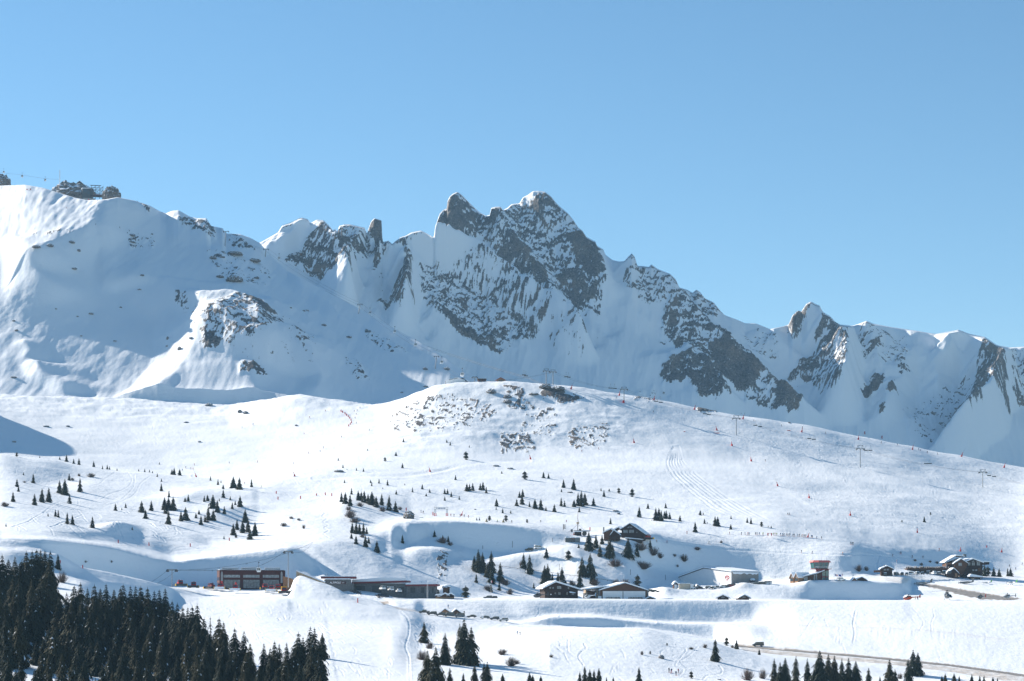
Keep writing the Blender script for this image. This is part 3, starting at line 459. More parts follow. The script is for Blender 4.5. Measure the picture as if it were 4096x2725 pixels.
# dirt: the ploughed road and its sanded banks, the runway, soiled snow
DIRT = np.zeros(TZ.shape, np.float32); GROOM = np.zeros(TZ.shape, np.float32)
def paint(arr, val, poly, rows=(0, 99), soft=2, warp=5.0):
    us = [p[0] for p in poly]; vv = [p[1] for p in poly]
    c0, c1 = np.searchsorted(UC, [min(us) - 20, max(us) + 20]); okr = (ROWI >= rows[0]) & (ROWI <= rows[1])
    r0, r1 = np.argmax(okr), NR - np.argmax(okr[::-1]); sub = (slice(r0, r1), slice(c0, c1))
    U = TU[sub] + warp * fbm(TU[sub] / 14, TVF[sub] / 7, 2, 77); V = TVF[sub] + warp * .5 * fbm(TU[sub] / 16, TVF[sub] / 7, 2, 78)
    m = (in_poly(U, V, poly) & (VIS[sub] | (TVF[sub] <= VMIN[sub] + .6))).astype(np.float32)
    m = blur(m, soft) * val; arr[sub] = np.maximum(arr[sub], m)
paint(DIRT, .46, [(2960,2590),(3060,2600),(3300,2620),(3500,2638),(3800,2668),(4140,2712),(4140,2742),(3800,2694),(3500,2660),(3300,2643),(3060,2618),(2985,2612)], (3, 7))
paint(DIRT, 1.0, [(2940,2579),(3060,2589),(3300,2609),(3500,2627),(3800,2657),(4140,2704),(4140,2714),(3800,2666),(3500,2636),(3300,2618),(3060,2598),(2950,2588)], (3, 8), 1, 1.5)
paint(DIRT, 1.0, [(3650,2334),(3700,2335),(3790,2347),(3900,2366),(4000,2384),(4090,2396),(4040,2402),(3930,2398),(3850,2382),(3760,2358)], (8, 13), 1, 6)
paint(DIRT, .30, [(3530,2312),(3600,2306),(3640,2318),(3620,2334),(3560,2330)], (8, 13), 3, 9); paint(DIRT, .7, [(1516,2406),(1550,2404),(1560,2414),(1536,2420)], (4, 9), 1); paint(DIRT, .34, [(1560,2426),(1640,2436),(1720,2448),(1720,2454),(1600,2440)], (4, 9), 2)
paint(DIRT, .25, [(2950,2345),(2990,2340),(2990,2350),(2950,2352)], (8, 12), 2)
for pg in ([(2690,1740),(2900,1745),(2960,1800),(3010,1860),(3130,1960),(3300,2060),(3500,2110),(4140,2220),(4140,2320),(3300,2165),(3000,2120),(2800,1960),(2680,1860)],[(0,2120),(500,2140),(700,2160),(860,2230),(600,2250),(300,2180),(0,2160)],[(640,2350),(1150,2350),(1600,2430),(1600,2460),(1000,2420),(640,2390)],[(1300,2470),(1600,2460),(1635,2520),(1635,2725),(1350,2725)],[(1700,2390),(4140,2390),(4140,2403),(1700,2400)],[(0,2180),(330,2275),(700,2352),(600,2380),(200,2260)],[(2200,2460),(3060,2490),(3060,2500),(2200,2470)]):
    paint(GROOM, 1.0, pg, (0, 99), 4)

def grid_object(name, r0, r1, kind):
    nr_, nc = r1 - r0, NU
    me = bpy.data.meshes.new(name)
    co = np.stack([TX[r0:r1], TY[r0:r1], TZ2[r0:r1]], -1).reshape(-1, 3).astype(np.float32)
    idx = np.arange(nr_ * nc).reshape(nr_, nc)
    q = np.stack([idx[:-1, :-1], idx[:-1, 1:], idx[1:, 1:], idx[1:, :-1]], -1).reshape(-1, 4)
    me.vertices.add(len(co)); me.vertices.foreach_set('co', co.ravel())
    me.loops.add(q.size); me.loops.foreach_set('vertex_index', q.ravel().astype(np.int32))
    me.polygons.add(len(q)); me.polygons.foreach_set('loop_start', np.arange(0, q.size, 4, dtype=np.int32)); me.polygons.foreach_set('loop_total', np.full(len(q), 4, np.int32))
    me.polygons.foreach_set('use_smooth', np.ones(len(q), bool))
    for nm, A in (('rock', ROCK), ('dirt', DIRT), ('groomed', GROOM)):
        at = me.attributes.new(nm, 'FLOAT', 'POINT'); at.data.foreach_set('value', A[r0:r1].ravel().astype(np.float32))
    me.update(calc_edges=True); me.materials.append(TERR)
    o = bpy.data.objects.new(name, me); COL.objects.link(o); o['kind'] = kind
    return o
terr = grid_object('snow_ground', 0, R_SPLIT, 'structure'); terr['label'] = 'snow covered slopes, pistes and rocky knoll below the range'
rng_o = grid_object('mountain_range', R_SPLIT - 1, NR, 'structure'); rng_o['label'] = 'jagged snow and rock mountain range against the blue sky'
# ------------------------------------------------------------------ thin valley air
def make_haze(density, color):
    lo = Vector((TX.min() - 60, -60, min(TZ2.min() - 1, -60))); hi = Vector((TX.max() + 60, TY.max() + 60, TZ2.max() + 30))
    bm = bmesh.new(); bmesh.ops.create_cube(bm, size=1, matrix=Matrix.Translation((lo + hi) / 2) @ Matrix.Diagonal((hi - lo).to_4d()))
    me = bpy.data.meshes.new('haze'); bm.to_mesh(me); bm.free()
    m = bpy.data.materials.new('pale_air'); m.use_nodes = True; n = m.node_tree; n.nodes.clear()
    out = n.nodes.new('ShaderNodeOutputMaterial'); pv = n.nodes.new('ShaderNodeVolumePrincipled')
    pv.inputs['Density'].default_value = density; pv.inputs['Color'].default_value = color + (1,); pv.inputs['Anisotropy'].default_value = 0.0
    n.links.new(pv.outputs[0], out.inputs['Volume']); me.materials.append(m)
    o = bpy.data.objects.new('haze', me); COL.objects.link(o); o['kind'] = 'stuff'; o['label'] = 'thin pale blue air over the valley'
# ================================================================== object helpers
def setp(o, label=None, cat=None, group=None, kind=None):
    if label: o['label'] = label
    if cat: o['category'] = cat
    if group: o['group'] = group
    if kind: o['kind'] = kind
    return o
class MB:
    """collects shapes into one mesh; every shape can carry a material slot"""
    def __init__(s): s.v = []; s.f = []; s.m = []; s.slot = 0
    def add(s, vs, fs):
        b = len(s.v); s.v += [tuple(q) for q in vs]; s.f += [tuple(b + i for i in f) for f in fs]; s.m += [s.slot] * len(fs); return s
    def box(s, x0, x1, y0, y1, z0, z1):
        x0, x1 = sorted((x0, x1)); y0, y1 = sorted((y0, y1)); z0, z1 = sorted((z0, z1))
        return s.add([(x0,y0,z0),(x1,y0,z0),(x1,y1,z0),(x0,y1,z0),(x0,y0,z1),(x1,y0,z1),(x1,y1,z1),(x0,y1,z1)],
                     [(0,3,2,1),(4,5,6,7),(0,1,5,4),(1,2,6,5),(2,3,7,6),(3,0,4,7)])
    def prism(s, poly, y0, y1):
        """polygon in x,z (counter-clockwise seen from the camera side) extruded along y"""
        n = len(poly); vs = [(p[0], y0, p[1]) for p in poly] + [(p[0], y1, p[1]) for p in poly]
        return s.add(vs, [tuple(range(n)), tuple(range(2*n-1, n-1, -1))] + [((i+1) % n, i, n+i, n+(i+1) % n) for i in range(n)])
    def prism_x(s, poly, x0, x1):
        n = len(poly); vs = [(x0, p[0], p[1]) for p in poly] + [(x1, p[0], p[1]) for p in poly]
        return s.add(vs, [tuple(range(n-1, -1, -1)), tuple(range(n, 2*n))] + [(i, (i+1) % n, n+(i+1) % n, n+i) for i in range(n)])
    def prism_z(s, poly, z0, z1):
        n = len(poly); vs = [(p[0], p[1], z0) for p in poly] + [(p[0], p[1], z1) for p in poly]
        return s.add(vs, [tuple(range(n-1, -1, -1)), tuple(range(n, 2*n))] + [(i, (i+1) % n, n+(i+1) % n, n+i) for i in range(n)])
    def tube(s, pts, r, n=6, r2=None, cap=True):
        pts = [Vector(p) for p in pts]; K_ = len(pts); b = len(s.v); rr = r
        for i, p in enumerate(pts):
            d = (pts[min(i+1, K_-1)] - pts[max(i-1, 0)]).normalized()
            a = d.cross(Vector((0, 0, 1)) if abs(d.z) < .95 else Vector((1, 0, 0))).normalized(); c = d.cross(a)
            ri = r if r2 is None else r + (r2 - r) * i / max(K_-1, 1)
            for k in range(n):
                t = 2 * math.pi * k / n; q = p + (a * math.cos(t) + c * math.sin(t)) * ri; s.v.append(tuple(q))
        for i in range(K_-1):
            for k in range(n):
                s.f.append((b+i*n+k, b+i*n+(k+1) % n, b+(i+1)*n+(k+1) % n, b+(i+1)*n+k)); s.m.append(s.slot)
        if cap:
            s.f.append(tuple(b+k for k in range(n-1, -1, -1))); s.f.append(tuple(b+(K_-1)*n+k for k in range(n))); s.m += [s.slot] * 2
        return s
    def ball(s, c, r, nu=10, nv=6, jit=0, rnd=None):
        b = len(s.v); rx, ry, rz = r if hasattr(r, '__len__') else (r, r, r)
        for i in range(nv + 1):
            t = math.pi * i / nv
            for k in range(nu):
                p = 2 * math.pi * k / nu; j = 1 + (rnd.uniform(-jit, jit) if rnd else 0)
                s.v.append((c[0] + rx*j*math.sin(t)*math.cos(p), c[1] + ry*j*math.sin(t)*math.sin(p), c[2] + rz*j*math.cos(t)))
        for i in range(nv):
            for k in range(nu):
                s.f.append((b+i*nu+k, b+(i+1)*nu+k, b+(i+1)*nu+(k+1) % nu, b+i*nu+(k+1) % nu)); s.m.append(s.slot)
        return s
    def mesh(s, name, mats, smooth=False):
        me = bpy.data.meshes.new(name); me.from_pydata(s.v, [], s.f); me.validate(clean_customdata=False)
        for m in (mats if isinstance(mats, (list, tuple)) else [mats]): me.materials.append(MAT[m] if isinstance(m, str) else m)
        if len(s.m) == len(me.polygons): me.polygons.foreach_set('material_index', s.m)
        if smooth: me.polygons.foreach_set('use_smooth', [True] * len(me.polygons))
        me.update(); return me
    def obj(s, name, mats, parent=None, smooth=False, label=None):
        o = bpy.data.objects.new(name, s.mesh(name, mats, smooth)); COL.objects.link(o)
        if parent: o.parent = parent
        if label: o['label'] = label
        return o
def empty(name, loc, rz=0.0, scale=1.0, label=None, cat=None, group=None, tilt=None):
    o = bpy.data.objects.new(name, None); COL.objects.link(o); o.empty_display_size = .5
    o.location = loc; o.rotation_euler = (tilt[0] if tilt else 0, tilt[1] if tilt else 0, rz); o.scale = (scale,) * 3 if not hasattr(scale, '__len__') else scale
    if cat: o['kind'] = 'thing'
    return setp(o, label, cat, group)
def part(name, mesh, parent, loc=(0, 0, 0)):
    o = bpy.data.objects.new(name, mesh); COL.objects.link(o); o.parent = parent; o.location = loc; return o
def copy_tree(o, parent=None, keep=()):
    c = o.copy(); COL.objects.link(c)
    if parent: c.parent = parent
    for ch in list(o.children):
        copy_tree(ch, c)
    return c
ORD = ['first', 'second', 'third', 'fourth', 'fifth', 'sixth', 'seventh', 'eighth', 'ninth', 'tenth', 'eleventh', 'twelfth', 'thirteenth', 'fourteenth', 'fifteenth', 'sixteenth', 'seventeenth', 'eighteenth', 'nineteenth', 'twentieth',
       'twenty-first', 'twenty-second', 'twenty-third', 'twenty-fourth', 'twenty-fifth', 'twenty-sixth', 'twenty-seventh', 'twenty-eighth', 'twenty-ninth', 'thirtieth', 'thirty-first', 'thirty-second', 'thirty-third', 'thirty-fourth', 'thirty-fifth']
def nth(i, n):
    if n == 1: return 'lone'
    if i == 0: return 'leftmost'
    if i == n - 1: return 'rightmost'
    return ORD[i] + ' from left'

# materials
mat('bark', (.09,.065,.05), .9, noise=.5, scale=3)
mat('needles', (.026,.036,.022), .85, color2=(.012,.019,.015), scale=.9, spec=.15)
mat('needles_brown', (.058,.055,.028), .85, color2=(.022,.026,.016), scale=.9, spec=.15)
mat('snow', (.82,.875,.935), .7, noise=.05, scale=.5, bump=.3)
mat('twigs', (.13,.085,.065), .9, noise=.4, scale=2)
mat('dark_wood', (.058,.032,.025), .8, color2=(.03,.018,.015), scale=1.2, stretch=(1,1,8))
mat('wood', (.15,.072,.040), .8, color2=(.085,.04,.025), scale=1.2, stretch=(1,1,8))
mat('light_wood', (.34,.20,.11), .8, color2=(.22,.12,.065), scale=1.5, stretch=(1,1,6))
mat('red_cladding', (.085,.020,.017), .7, color2=(.055,.015,.013), scale=.8, stretch=(6,6,.4))
mat('stone', (.20,.20,.195), .9, color2=(.10,.105,.11), scale=1.6, bump=.6)
mat('tan_stone', (.52,.40,.27), .9, color2=(.32,.24,.16), scale=1.4, bump=.5)
mat('concrete', (.42,.41,.39), .85, noise=.25, scale=.8)
mat('white_panel', (.78,.79,.80), .5, noise=.05, scale=.3)
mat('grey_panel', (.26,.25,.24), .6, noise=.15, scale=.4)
mat('beige_panel', (.52,.47,.38), .7, color2=(.44,.39,.31), scale=2, stretch=(8,8,.3))
mat('glass', (.05,.075,.09), .12, noise=.3, scale=.6, spec=.6)
mat('pale_glass', (.30,.33,.35), .25, color2=(.15,.17,.18), scale=.9, spec=.6)
mat('green_glass', (.05,.16,.16), .12, color2=(.03,.09,.10), scale=.5, spec=.7)
mat('steel', (.30,.31,.32), .5, metal=.5, noise=.15, scale=1.5)
mat('dark_steel', (.075,.08,.085), .5, metal=.4, noise=.3, scale=2)
mat('cable', (.06,.06,.065), .6, noise=.1)
mat('red_paint', (.50,.02,.022), .5, noise=.2, scale=2)
mat('red_trim', (.22,.03,.035), .55, noise=.2, scale=1)
mat('pale_red', (.62,.14,.13), .55, noise=.12, scale=1)
mat('orange_red', (.62,.09,.03), .5, noise=.2)
mat('yellow_paint', (.72,.43,.02), .45, noise=.15, scale=1)
mat('black_rubber', (.022,.022,.024), .75, noise=.2, scale=2)
mat('white_paint', (.78,.79,.80), .35, noise=.05)
mat('black_paint', (.018,.02,.024), .25, noise=.2, spec=.6)
mat('navy_paint', (.035,.05,.07), .25, noise=.2, spec=.6)
mat('slate_paint', (.075,.09,.10), .3, noise=.15, spec=.5)
mat('silver_paint', (.40,.41,.42), .3, metal=.3, noise=.1)
mat('grey_paint', (.19,.20,.21), .3, noise=.12)
mat('blue_paint', (.05,.25,.45), .35, noise=.1)
mat('green_paint', (.10,.38,.07), .4, noise=.1)
mat('sand_cloth', (.42,.33,.2), .9, noise=.2)
mat('flag_blue', (.02,.06,.30), .8, noise=.1); mat('flag_white', (.80,.80,.80), .8, noise=.05); mat('flag_red', (.60,.03,.04), .8, noise=.1)
mat('lamp_clear', (.8,.8,.8), .1, noise=.05)
mat('pink_paint', (.75,.20,.18), .6, noise=.1)
mat('cloth_black', (.02,.02,.025), .85, noise=.3); mat('cloth_navy', (.03,.05,.12), .85, noise=.2); mat('cloth_red', (.45,.03,.04), .85, noise=.2); mat('cloth_blue', (.05,.17,.38), .85, noise=.2)
mat('cloth_lime', (.38,.50,.04), .85, noise=.15); mat('cloth_orange', (.60,.16,.04), .85, noise=.15); mat('cloth_grey', (.16,.17,.19), .85, noise=.2); mat('cloth_white', (.7,.7,.7), .85, noise=.1)
mat('skin', (.48,.31,.23), .6, noise=.1)
mat('boulder_rock', (.17,.15,.14), .9, color2=(.065,.068,.075), scale=.45, bump=.8)

# ================================================================== trees
def spruce_mesh(seed, slim, brown, sparse=0.0, snowy=0.012, round_=0.0):
    """unit-height crown of drooping boughs; needles hang as narrow faces along every bough"""
    r = random.Random(seed); m = MB()
    nl = 30 if not round_ else 20
    lean = r.uniform(-.012, .012)
    for L in range(nl):
        h = 0.06 + 0.93 * (L + r.uniform(-.3, .3)) / nl
        prof = (1 - h) ** (0.82 + .25 * round_) * (1 + .18 * math.sin(h * 23 + seed)) if not round_ else math.sqrt(max(0, 1 - ((h - .34) / .68) ** 2)) * (.75 + .35 * math.sin(h * 17 + seed)) * .95
        if round_ and h > .9: prof *= .6
        R_ = slim * prof + .012
        nb = max(4, int(9 * (prof ** .5) + 3))
        a0 = r.uniform(0, 6.28)
        for b in range(nb):
            if r.random() < sparse: continue
            a = a0 + 6.283 * b / nb + r.uniform(-.35, .35); ln = R_ * r.uniform(.5 if round_ else .62, 1.25 if round_ else 1.15)
            if r.random() < .06: ln *= 1.25
            ca, sa = math.cos(a), math.sin(a)
            rise = r.uniform(.02, .28) * ln; droop = r.uniform(.5, .95) * ln
            if round_: rise, droop = r.uniform(.25, .6) * ln, r.uniform(.0, .3) * ln
            seg = 4 if ln > .05 else 3
            prev = None
            for k in range(seg + 1):
                t = k / seg; x = ln * t
                z = h + rise * t * (1 - t) * 2 - droop * t * t * .75
                p = (ca * x + lean * h, sa * x, z)
                if prev and k < seg + 1:
                    wid = (.30 + .25 * r.random()) * ln * (1 - .65 * t) + .006
                    hang = (.22 + .3 * r.random()) * ln * (1 - .5 * t) + .008
                    m.slot = 1 if (r.random() < snowy and h < .85) else (0)
                    for sgn in (-1, 1):
                        q = (p[0] - sa * sgn * wid, p[1] + ca * sgn * wid, p[2] - hang * r.uniform(.3, 1))
                        m.add([prev, p, q], [(0, 1, 2) if sgn > 0 else (0, 2, 1)])
                    m.slot = 0
                    if r.random() < .8:
                        q = (p[0] * 1.04, p[1] * 1.04, p[2] - hang * 1.2); m.add([prev, p, q], [(0, 1, 2)])
                prev = p
    m.slot = 0
    m.tube([(lean, 0, .93), (lean, 0, 1.0)], .007, 4, .001)
    return m
def trunk_mesh(seed, slim, bare=0.0):
    m = MB(); m.tube([(0, 0, -.03), (0, 0, .3), (0, 0, .92)], .017, 6, .004)
    r = random.Random(seed)
    for k in range(10 + int(30 * bare)):
        h = r.uniform(.05, .25) if not bare else r.uniform(.1, .95); a = r.uniform(0, 6.28); l = slim * (.5 if not bare else .8) * (1 - h)
        m.tube([(0, 0, h), (l * math.cos(a), l * math.sin(a), h - l * .25)], .004, 3, .001)
    return m
SPR = []
for i, (seed, slim, brown, sparse) in enumerate([(3, .29, 0, .0), (8, .25, 0, .0), (21, .27, 1, .03), (34, .22, 1, .06), (55, .33, 0, .0), (77, .26, 0, .10), (91, .30, 1, .0), (104, .235, 0, .02)]):
    SPR.append((spruce_mesh(seed, slim, brown, sparse).mesh('crown', ['needles_brown' if brown else 'needles', 'snow']), trunk_mesh(seed, slim).mesh('trunk', 'bark')))
SPARSE = (spruce_mesh(7, .11, 0, .5, 0).mesh('crown', ['needles', 'snow']), trunk_mesh(7, .11, 1.0).mesh('trunk', 'bark'))
PINE = (spruce_mesh(15, .33, 1, .0, .0, 1.0).mesh('crown', ['needles_brown', 'snow']), trunk_mesh(15, .2).mesh('trunk', 'bark'))
def merged(pair, name):
    bm = bmesh.new()
    for k, me in enumerate(pair):
        n0 = len(bm.faces); bm.from_mesh(me); bm.faces.ensure_lookup_table()
        if k:
            for f in bm.faces[n0:]: f.material_index = 2
    me = bpy.data.meshes.new(name); bm.to_mesh(me); bm.free()
    for mm in list(pair[0].materials) + [MAT['bark']]: me.materials.append(mm)
    return me
SAP = [merged(p, 'spruce_sapling') for p in SPR[:6]]; SAPP = merged(PINE, 'young_pine')
TREE_N = [0]
def tree(u, v, h, label, group, kind=None, y=None, parts=True):
    TREE_N[0] += 1; r = random.Random(TREE_N[0] * 7 + 1)
    p = ground(u, v) if y is None else ground_y(u, y)
    ht = h * p.y / FPX; sc = (ht * r.uniform(.9, 1.12), ht * r.uniform(.9, 1.12), ht * 1.02); rz = r.uniform(0, 6.28)
    p = p - Vector((0, 0, .012 * ht))
    pair = {'pine': PINE, 'snag': SPARSE}.get(kind) or SPR[r.randrange(len(SPR))]
    if h < 30 or not parts:
        me = SAPP if kind == 'pine' else SAP[r.randrange(len(SAP))]
        o = bpy.data.objects.new('young_pine' if kind == 'pine' else 'spruce_sapling', me); COL.objects.link(o); o.location = p; o.rotation_euler = (0, 0, rz); o.scale = sc
        return setp(o, label, 'sapling', group)
    o = empty('pine_tree' if kind == 'pine' else 'spruce_tree', p, rz, sc, label, 'tree', group)
    part('crown', pair[0], o); part('trunk', pair[1], o)
    return o
def size_word(h, hs):
    if len(hs) > 2 and h == max(hs) and sorted(hs)[-2] < h * .93: return 'tallest'
    if len(hs) > 2 and h == min(hs) and sorted(hs)[1] > h * 1.1: return 'smallest'
    return 'tall' if h > 58 else 'small' if h < 26 else 'mid-sized'
TREES_USED = {}
def cluster(phrase, pts, group='spruces scattered over the snow slopes', word='spruce'):
    pts = sorted(pts, key=lambda q: q[0]); n = len(pts); hs = [q[2] for q in pts]
    for i, q in enumerate(pts):
        kind = q[3] if len(q) > 3 and isinstance(q[3], str) else None; y = q[3] if len(q) > 3 and not isinstance(q[3], str) else None
        w = 'round pine' if kind == 'pine' else 'bare thin ' + word if kind == 'snag' else 'dark ' + word
        pos = nth(i, n)
        tree(q[0], q[1], q[2], f"{size_word(q[2], hs)} {w}, {pos} {phrase}" if n > 1 else f"{'small' if q[2] < 30 else 'single'} {w} {phrase}", group, kind, y)
# ------------------------------------------------------------------ the trees of the photograph, (u, v, height) in its pixels
cluster('in row along far left crest', [(67,1827,19,'pine'),(159,1832,10),(239,1839,15),(266,1847,29),(295,1855,21),(316,1860,29),(375,1868,26),(410,1877,17),(429,1878,20),(438,1879,15),(468,1883,11),(555,1886,12),(579,1889,16),(598,1890,13),(610,1893,10)])
cluster('on crest below left valley floor', [(688,1899,24),(697,1900,30),(719,1902,28),(629,1908,16),(646,1927,14),(645,1965,34),(638,1858,10)])
cluster('on far left upper snow slope', [(94,1901,13),(133,1933,40),(68,1948,34),(74,1967,27),(52,2008,43),(138,2021,48),(168,2010,58),(195,2010,62),(24,2107,15)])
cluster('around shrub on left snow slope', [(238,1973,54),(260,1980,66),(277,1922,30),(320,1968,58),(278,2015,40)])
cluster('above white dune at left', [(192,2066,15),(222,2067,30),(233,2070,30),(269,2097,49),(290,2099,41),(370,2112,48),(462,2043,31),(503,2032,21),(529,2120,13),(487,2040,10)])
cluster('in dense left clump above dune', [(567,2050,48),(605,2043,43),(582,2075,38),(658,2039,51),(674,2034,46),(692,2042,57),(663,2055,38),(674,2098,57),(676,1989,28)])
cluster('on snowy knoll crest left of piste', [(842,1923,20),(872,1940,26),(884,1932,12),(933,1953,48),(957,1959,51),(1006,1949,35),(893,1956,19),(893,1991,35),(921,2001,18)])
cluster('on shaded knoll side left of piste', [(960,2027,46),(941,2020,18),(929,2036,29),(897,2056,33),(817,2007,26),(830,2004,26),(753,2006,30),(740,2007,19),(877,2005,13)])
cluster('in large clump below shaded knoll', [(852,2033,57),(869,2049,51),(833,2081,57),(853,2082,45),(804,2100,40),(820,2089,32),(796,2057,19),(784,2073,24),(743,2081,54),(724,2085,43)])
cluster('in clump beside smooth piste bank', [(981,2089,54),(948,2119,43),(971,2132,57),(992,2128,53),(933,2141,48),(944,2151,24),(1000,2159,46),(1020,2144,57),(896,2157,15)])
cluster('on bright plain above twin tracks', [(1353,1843,13),(1372,1872,15),(1426,1883,13),(1454,1887,15),(1540,1846,18,'pine'),(1584,1824,18),(1610,1873,22),(1470,1803,10),(1614,1768,16),(1388,1880,6)])
cluster('below long traverse across bright plain', [(1378,1932,15),(1482,1932,14),(1487,1945,19),(1516,1934,20),(1550,1942,25),(1619,1941,8),(1531,1956,8),(1585,1978,19),(1650,1969,21),(1689,1957,22),(1719,1971,17),(1705,1985,13)])
cluster('below the rocky knoll', [(1787,1770,13),(1801,1782,17),(1864,1839,35,'pine'),(1822,1920,22),(2099,1918,35,'pine'),(2174,1912,26),(2194,1914,22),(2007,1895,12),(1877,1790,10)])
cluster('in long dark row along the gully rim', [(1406,1978,28),(1366,2008,41),(1381,2015,48),(1400,2024,48),(1433,2002,41),(1445,2003,38),(1457,2010,49),(1472,2015,41),(1488,2021,57),(1505,2029,46),(1527,2021,48),(1556,2042,64),(1582,2048,45)], 'spruces in dark clumps')
cluster('in clump below purple shrubs', [(1409,2133,46),(1425,2136,51),(1438,2136,45),(1454,2137,48),(1467,2136,29),(1406,2155,24),(1424,2176,35),(1462,2187,48),(1475,2174,29),(1508,2209,48),(1610,2173,35)], 'spruces in dark clumps')
cluster('above terrace with timing gate', [(1779,1976,22),(1790,1976,23),(1805,1988,23),(1779,2003,19),(1837,1999,17),(1867,1965,33),(1878,1964,30),(1891,1963,33),(1921,1961,30),(1932,1960,35),(1945,1973,27)])
cluster('along shaded bank path', [(1738,2147,27),(1771,2165,26),(1793,2168,26)])
cluster('between timing gate and tented terrace', [(1986,2025,32),(1985,2039,14),(2011,2053,22),(2043,2054,13),(1907,2082,13),(1918,2082,14),(1958,2083,22,'pine'),(2024,2086,28,'pine'),(2108,2092,17,'pine')])
cluster('upslope of striped mast', [(2091,1988,32),(2088,2018,40),(2078,1991,27),(2067,2024,30),(2118,2028,24),(2140,2034,40),(2163,2039,45),(2184,2044,19),(2217,2048,33)])
cluster('behind striped mast', [(2245,2025,37),(2258,2027,27),(2296,2027,30),(2312,2023,54),(2325,2025,64),(2339,2020,51),(2374,2023,33),(2317,2049,22)])
cluster('on ridge beyond gabled chalet', [(2254,1951,35),(2295,1959,46),(2246,1969,14),(2404,1964,14),(2437,1966,13),(2475,1974,24,'pine'),(2529,1987,35,'pine'),(2416,1987,29),(2442,2097,27)])
cluster('right of gabled chalet', [(2592,2035,23),(2663,2033,22),(2557,2070,44),(2623,2082,53),(2636,2082,53),(2645,2085,45),(2658,2075,33),(2665,2075,35),(2679,2077,29),(2720,2086,27)])
cluster('between chalet and groomed tracks', [(2801,2061,22),(2813,2059,11),(2781,2129,45),(2818,2095,21),(2829,2095,9),(2860,2104,41),(2871,2105,40),(2924,2076,16),(2923,2118,23),(2989,2091,22),(3004,2096,26),(3046,2107,22,'pine'),(3073,2109,8),(3085,2113,12)])
cluster('on open piste at right', [(3697,2089,25),(3722,2060,12,'pine'),(3608,2090,10,'pine')])
cluster('beside the terrace restaurant', [(3918,2302,52,'pine'),(3938,2306,50),(3952,2304,40,'pine'),(3975,2306,38),(3997,2308,36),(4031,2306,36),(4042,2306,36)], 'spruces beside the restaurant')
cluster('in bank clump below gabled chalet', [(2355,2199,73),(2384,2191,54),(2408,2176,38),(2438,2230,83),(2450,2215,40),(2513,2227,77),(2548,2224,50),(2601,2193,37),(2315,2192,19),(2400,2225,50)], 'spruces in dark clumps')
cluster('on slope below dark containers', [(2186,2230,41),(2273,2240,41,'pine'),(2094,2272,62),(2118,2295,79),(2329,2297,72),(2362,2300,89),(2340,2305,45)], 'spruces in dark clumps')
cluster('behind dark chalet and hangar', [(2178,2334,74),(2191,2336,82),(2210,2333,42),(2248,2336,69),(2319,2347,67),(2372,2333,67),(2135,2354,25),(2550,2344,47,'pine'),(2232,2336,50)], 'spruces in dark clumps')
cluster('in steep clump above car park', [(1914,2290,94),(1897,2279,57),(1930,2288,80),(1965,2290,87),(1967,2334,74),(2001,2327,80),(1950,2310,60),(1905,2331,37),(1997,2362,37),(1964,2369,37)], 'spruces in dark clumps')
cluster('beside small twin gabled kiosk', [(1862,2392,50,'pine'),(1738,2374,42,'pine'),(1752,2378,22,'pine')])
cluster('on the steep slope under parked cars', [(1697,2573,87),(1781,2659,130),(1839,2652,160),(1856,2660,188),(1886,2655,150)], 'foreground spruces')
cluster('along bottom edge under parked cars', [(1709,2765,165,None),(1745,2780,195,None),(1728,2790,130,None),(1799,2755,85,None),(1853,2745,55,None),(1898,2755,100,None),(1936,2755,105,None),(1950,2760,115,None),(2011,2745,52,None),(2118,2740,52,None),(2131,2740,42,None),(2163,2740,38,None)], 'foreground spruces')
cluster('along bottom edge at frame centre', [(2319,2740,55),(2339,2740,78),(2359,2742,66),(2376,2742,66),(2396,2742,72),(2426,2740,32),(2453,2740,32),(2556,2728,62)], 'foreground spruces')
cluster('on near snow mound left of road', [(2861,2646,97),(2906,2583,37,'pine'),(2946,2597,41),(2668,2583,12,'pine'),(2601,2617,14,'pine'),(2765,2714,31,'pine'),(3037,2620,26)], 'foreground spruces')
cluster('in front of road at lower right', [(3097,2750,118),(3121,2755,108),(3141,2755,125),(3184,2750,128),(3230,2750,118),(3256,2755,80),(3280,2755,155),(3314,2752,138),(3337,2752,132),(3367,2750,118),(3394,2750,120),(3424,2750,108),(3474,2745,75),(3559,2748,112),(3580,2745,70),(3633,2752,118),(3652,2702,106),(3672,2700,92)], 'foreground spruces')
cluster('peeping over the lower right frame edge', [(3520,2740,36),(3768,2740,38),(3781,2740,48),(3816,2740,48),(3837,2740,38),(3887,2740,44),(3919,2740,40),(3936,2740,40),(3972,2740,33),(3990,2742,32)], 'foreground spruces')
# ---- the dark wood at lower left: its rim is set tree by tree, the inside is filled in rows
RIM = [(-8,2225,230),(10,2215,240),(35,2235,220),(60,2222,230),(85,2240,210),(105,2203,230),(128,2200,220),(147,2195,225),(163,2198,215),(180,2200,220),(200,2202,225),
       (240,2380,190),(268,2370,210),(295,2340,230),(322,2328,240),(350,2350,210),(380,2336,240),(402,2352,210),(425,2335,240),(455,2355,220),(480,2348,230),(495,2336,240),(520,2342,240),(540,2343,240),(562,2342,240),(590,2348,240),(618,2362,230),(640,2358,240),(662,2352,250),
       (690,2400,240),(708,2410,240),(730,2425,240),(750,2428,240),(770,2422,250),(790,2414,260),(815,2470,230),(875,2468,250),(893,2486,240),(940,2510,230),(975,2522,220),(1000,2570,190),
       (1055,2573,190),(1080,2590,170),(1100,2562,200),(1117,2573,190),(1147,2570,200),(1165,2600,170),(1195,2527,230),(1212,2545,200),(1240,2505,240),(1258,2510,240),(1275,2560,200),(1290,2530,104)]
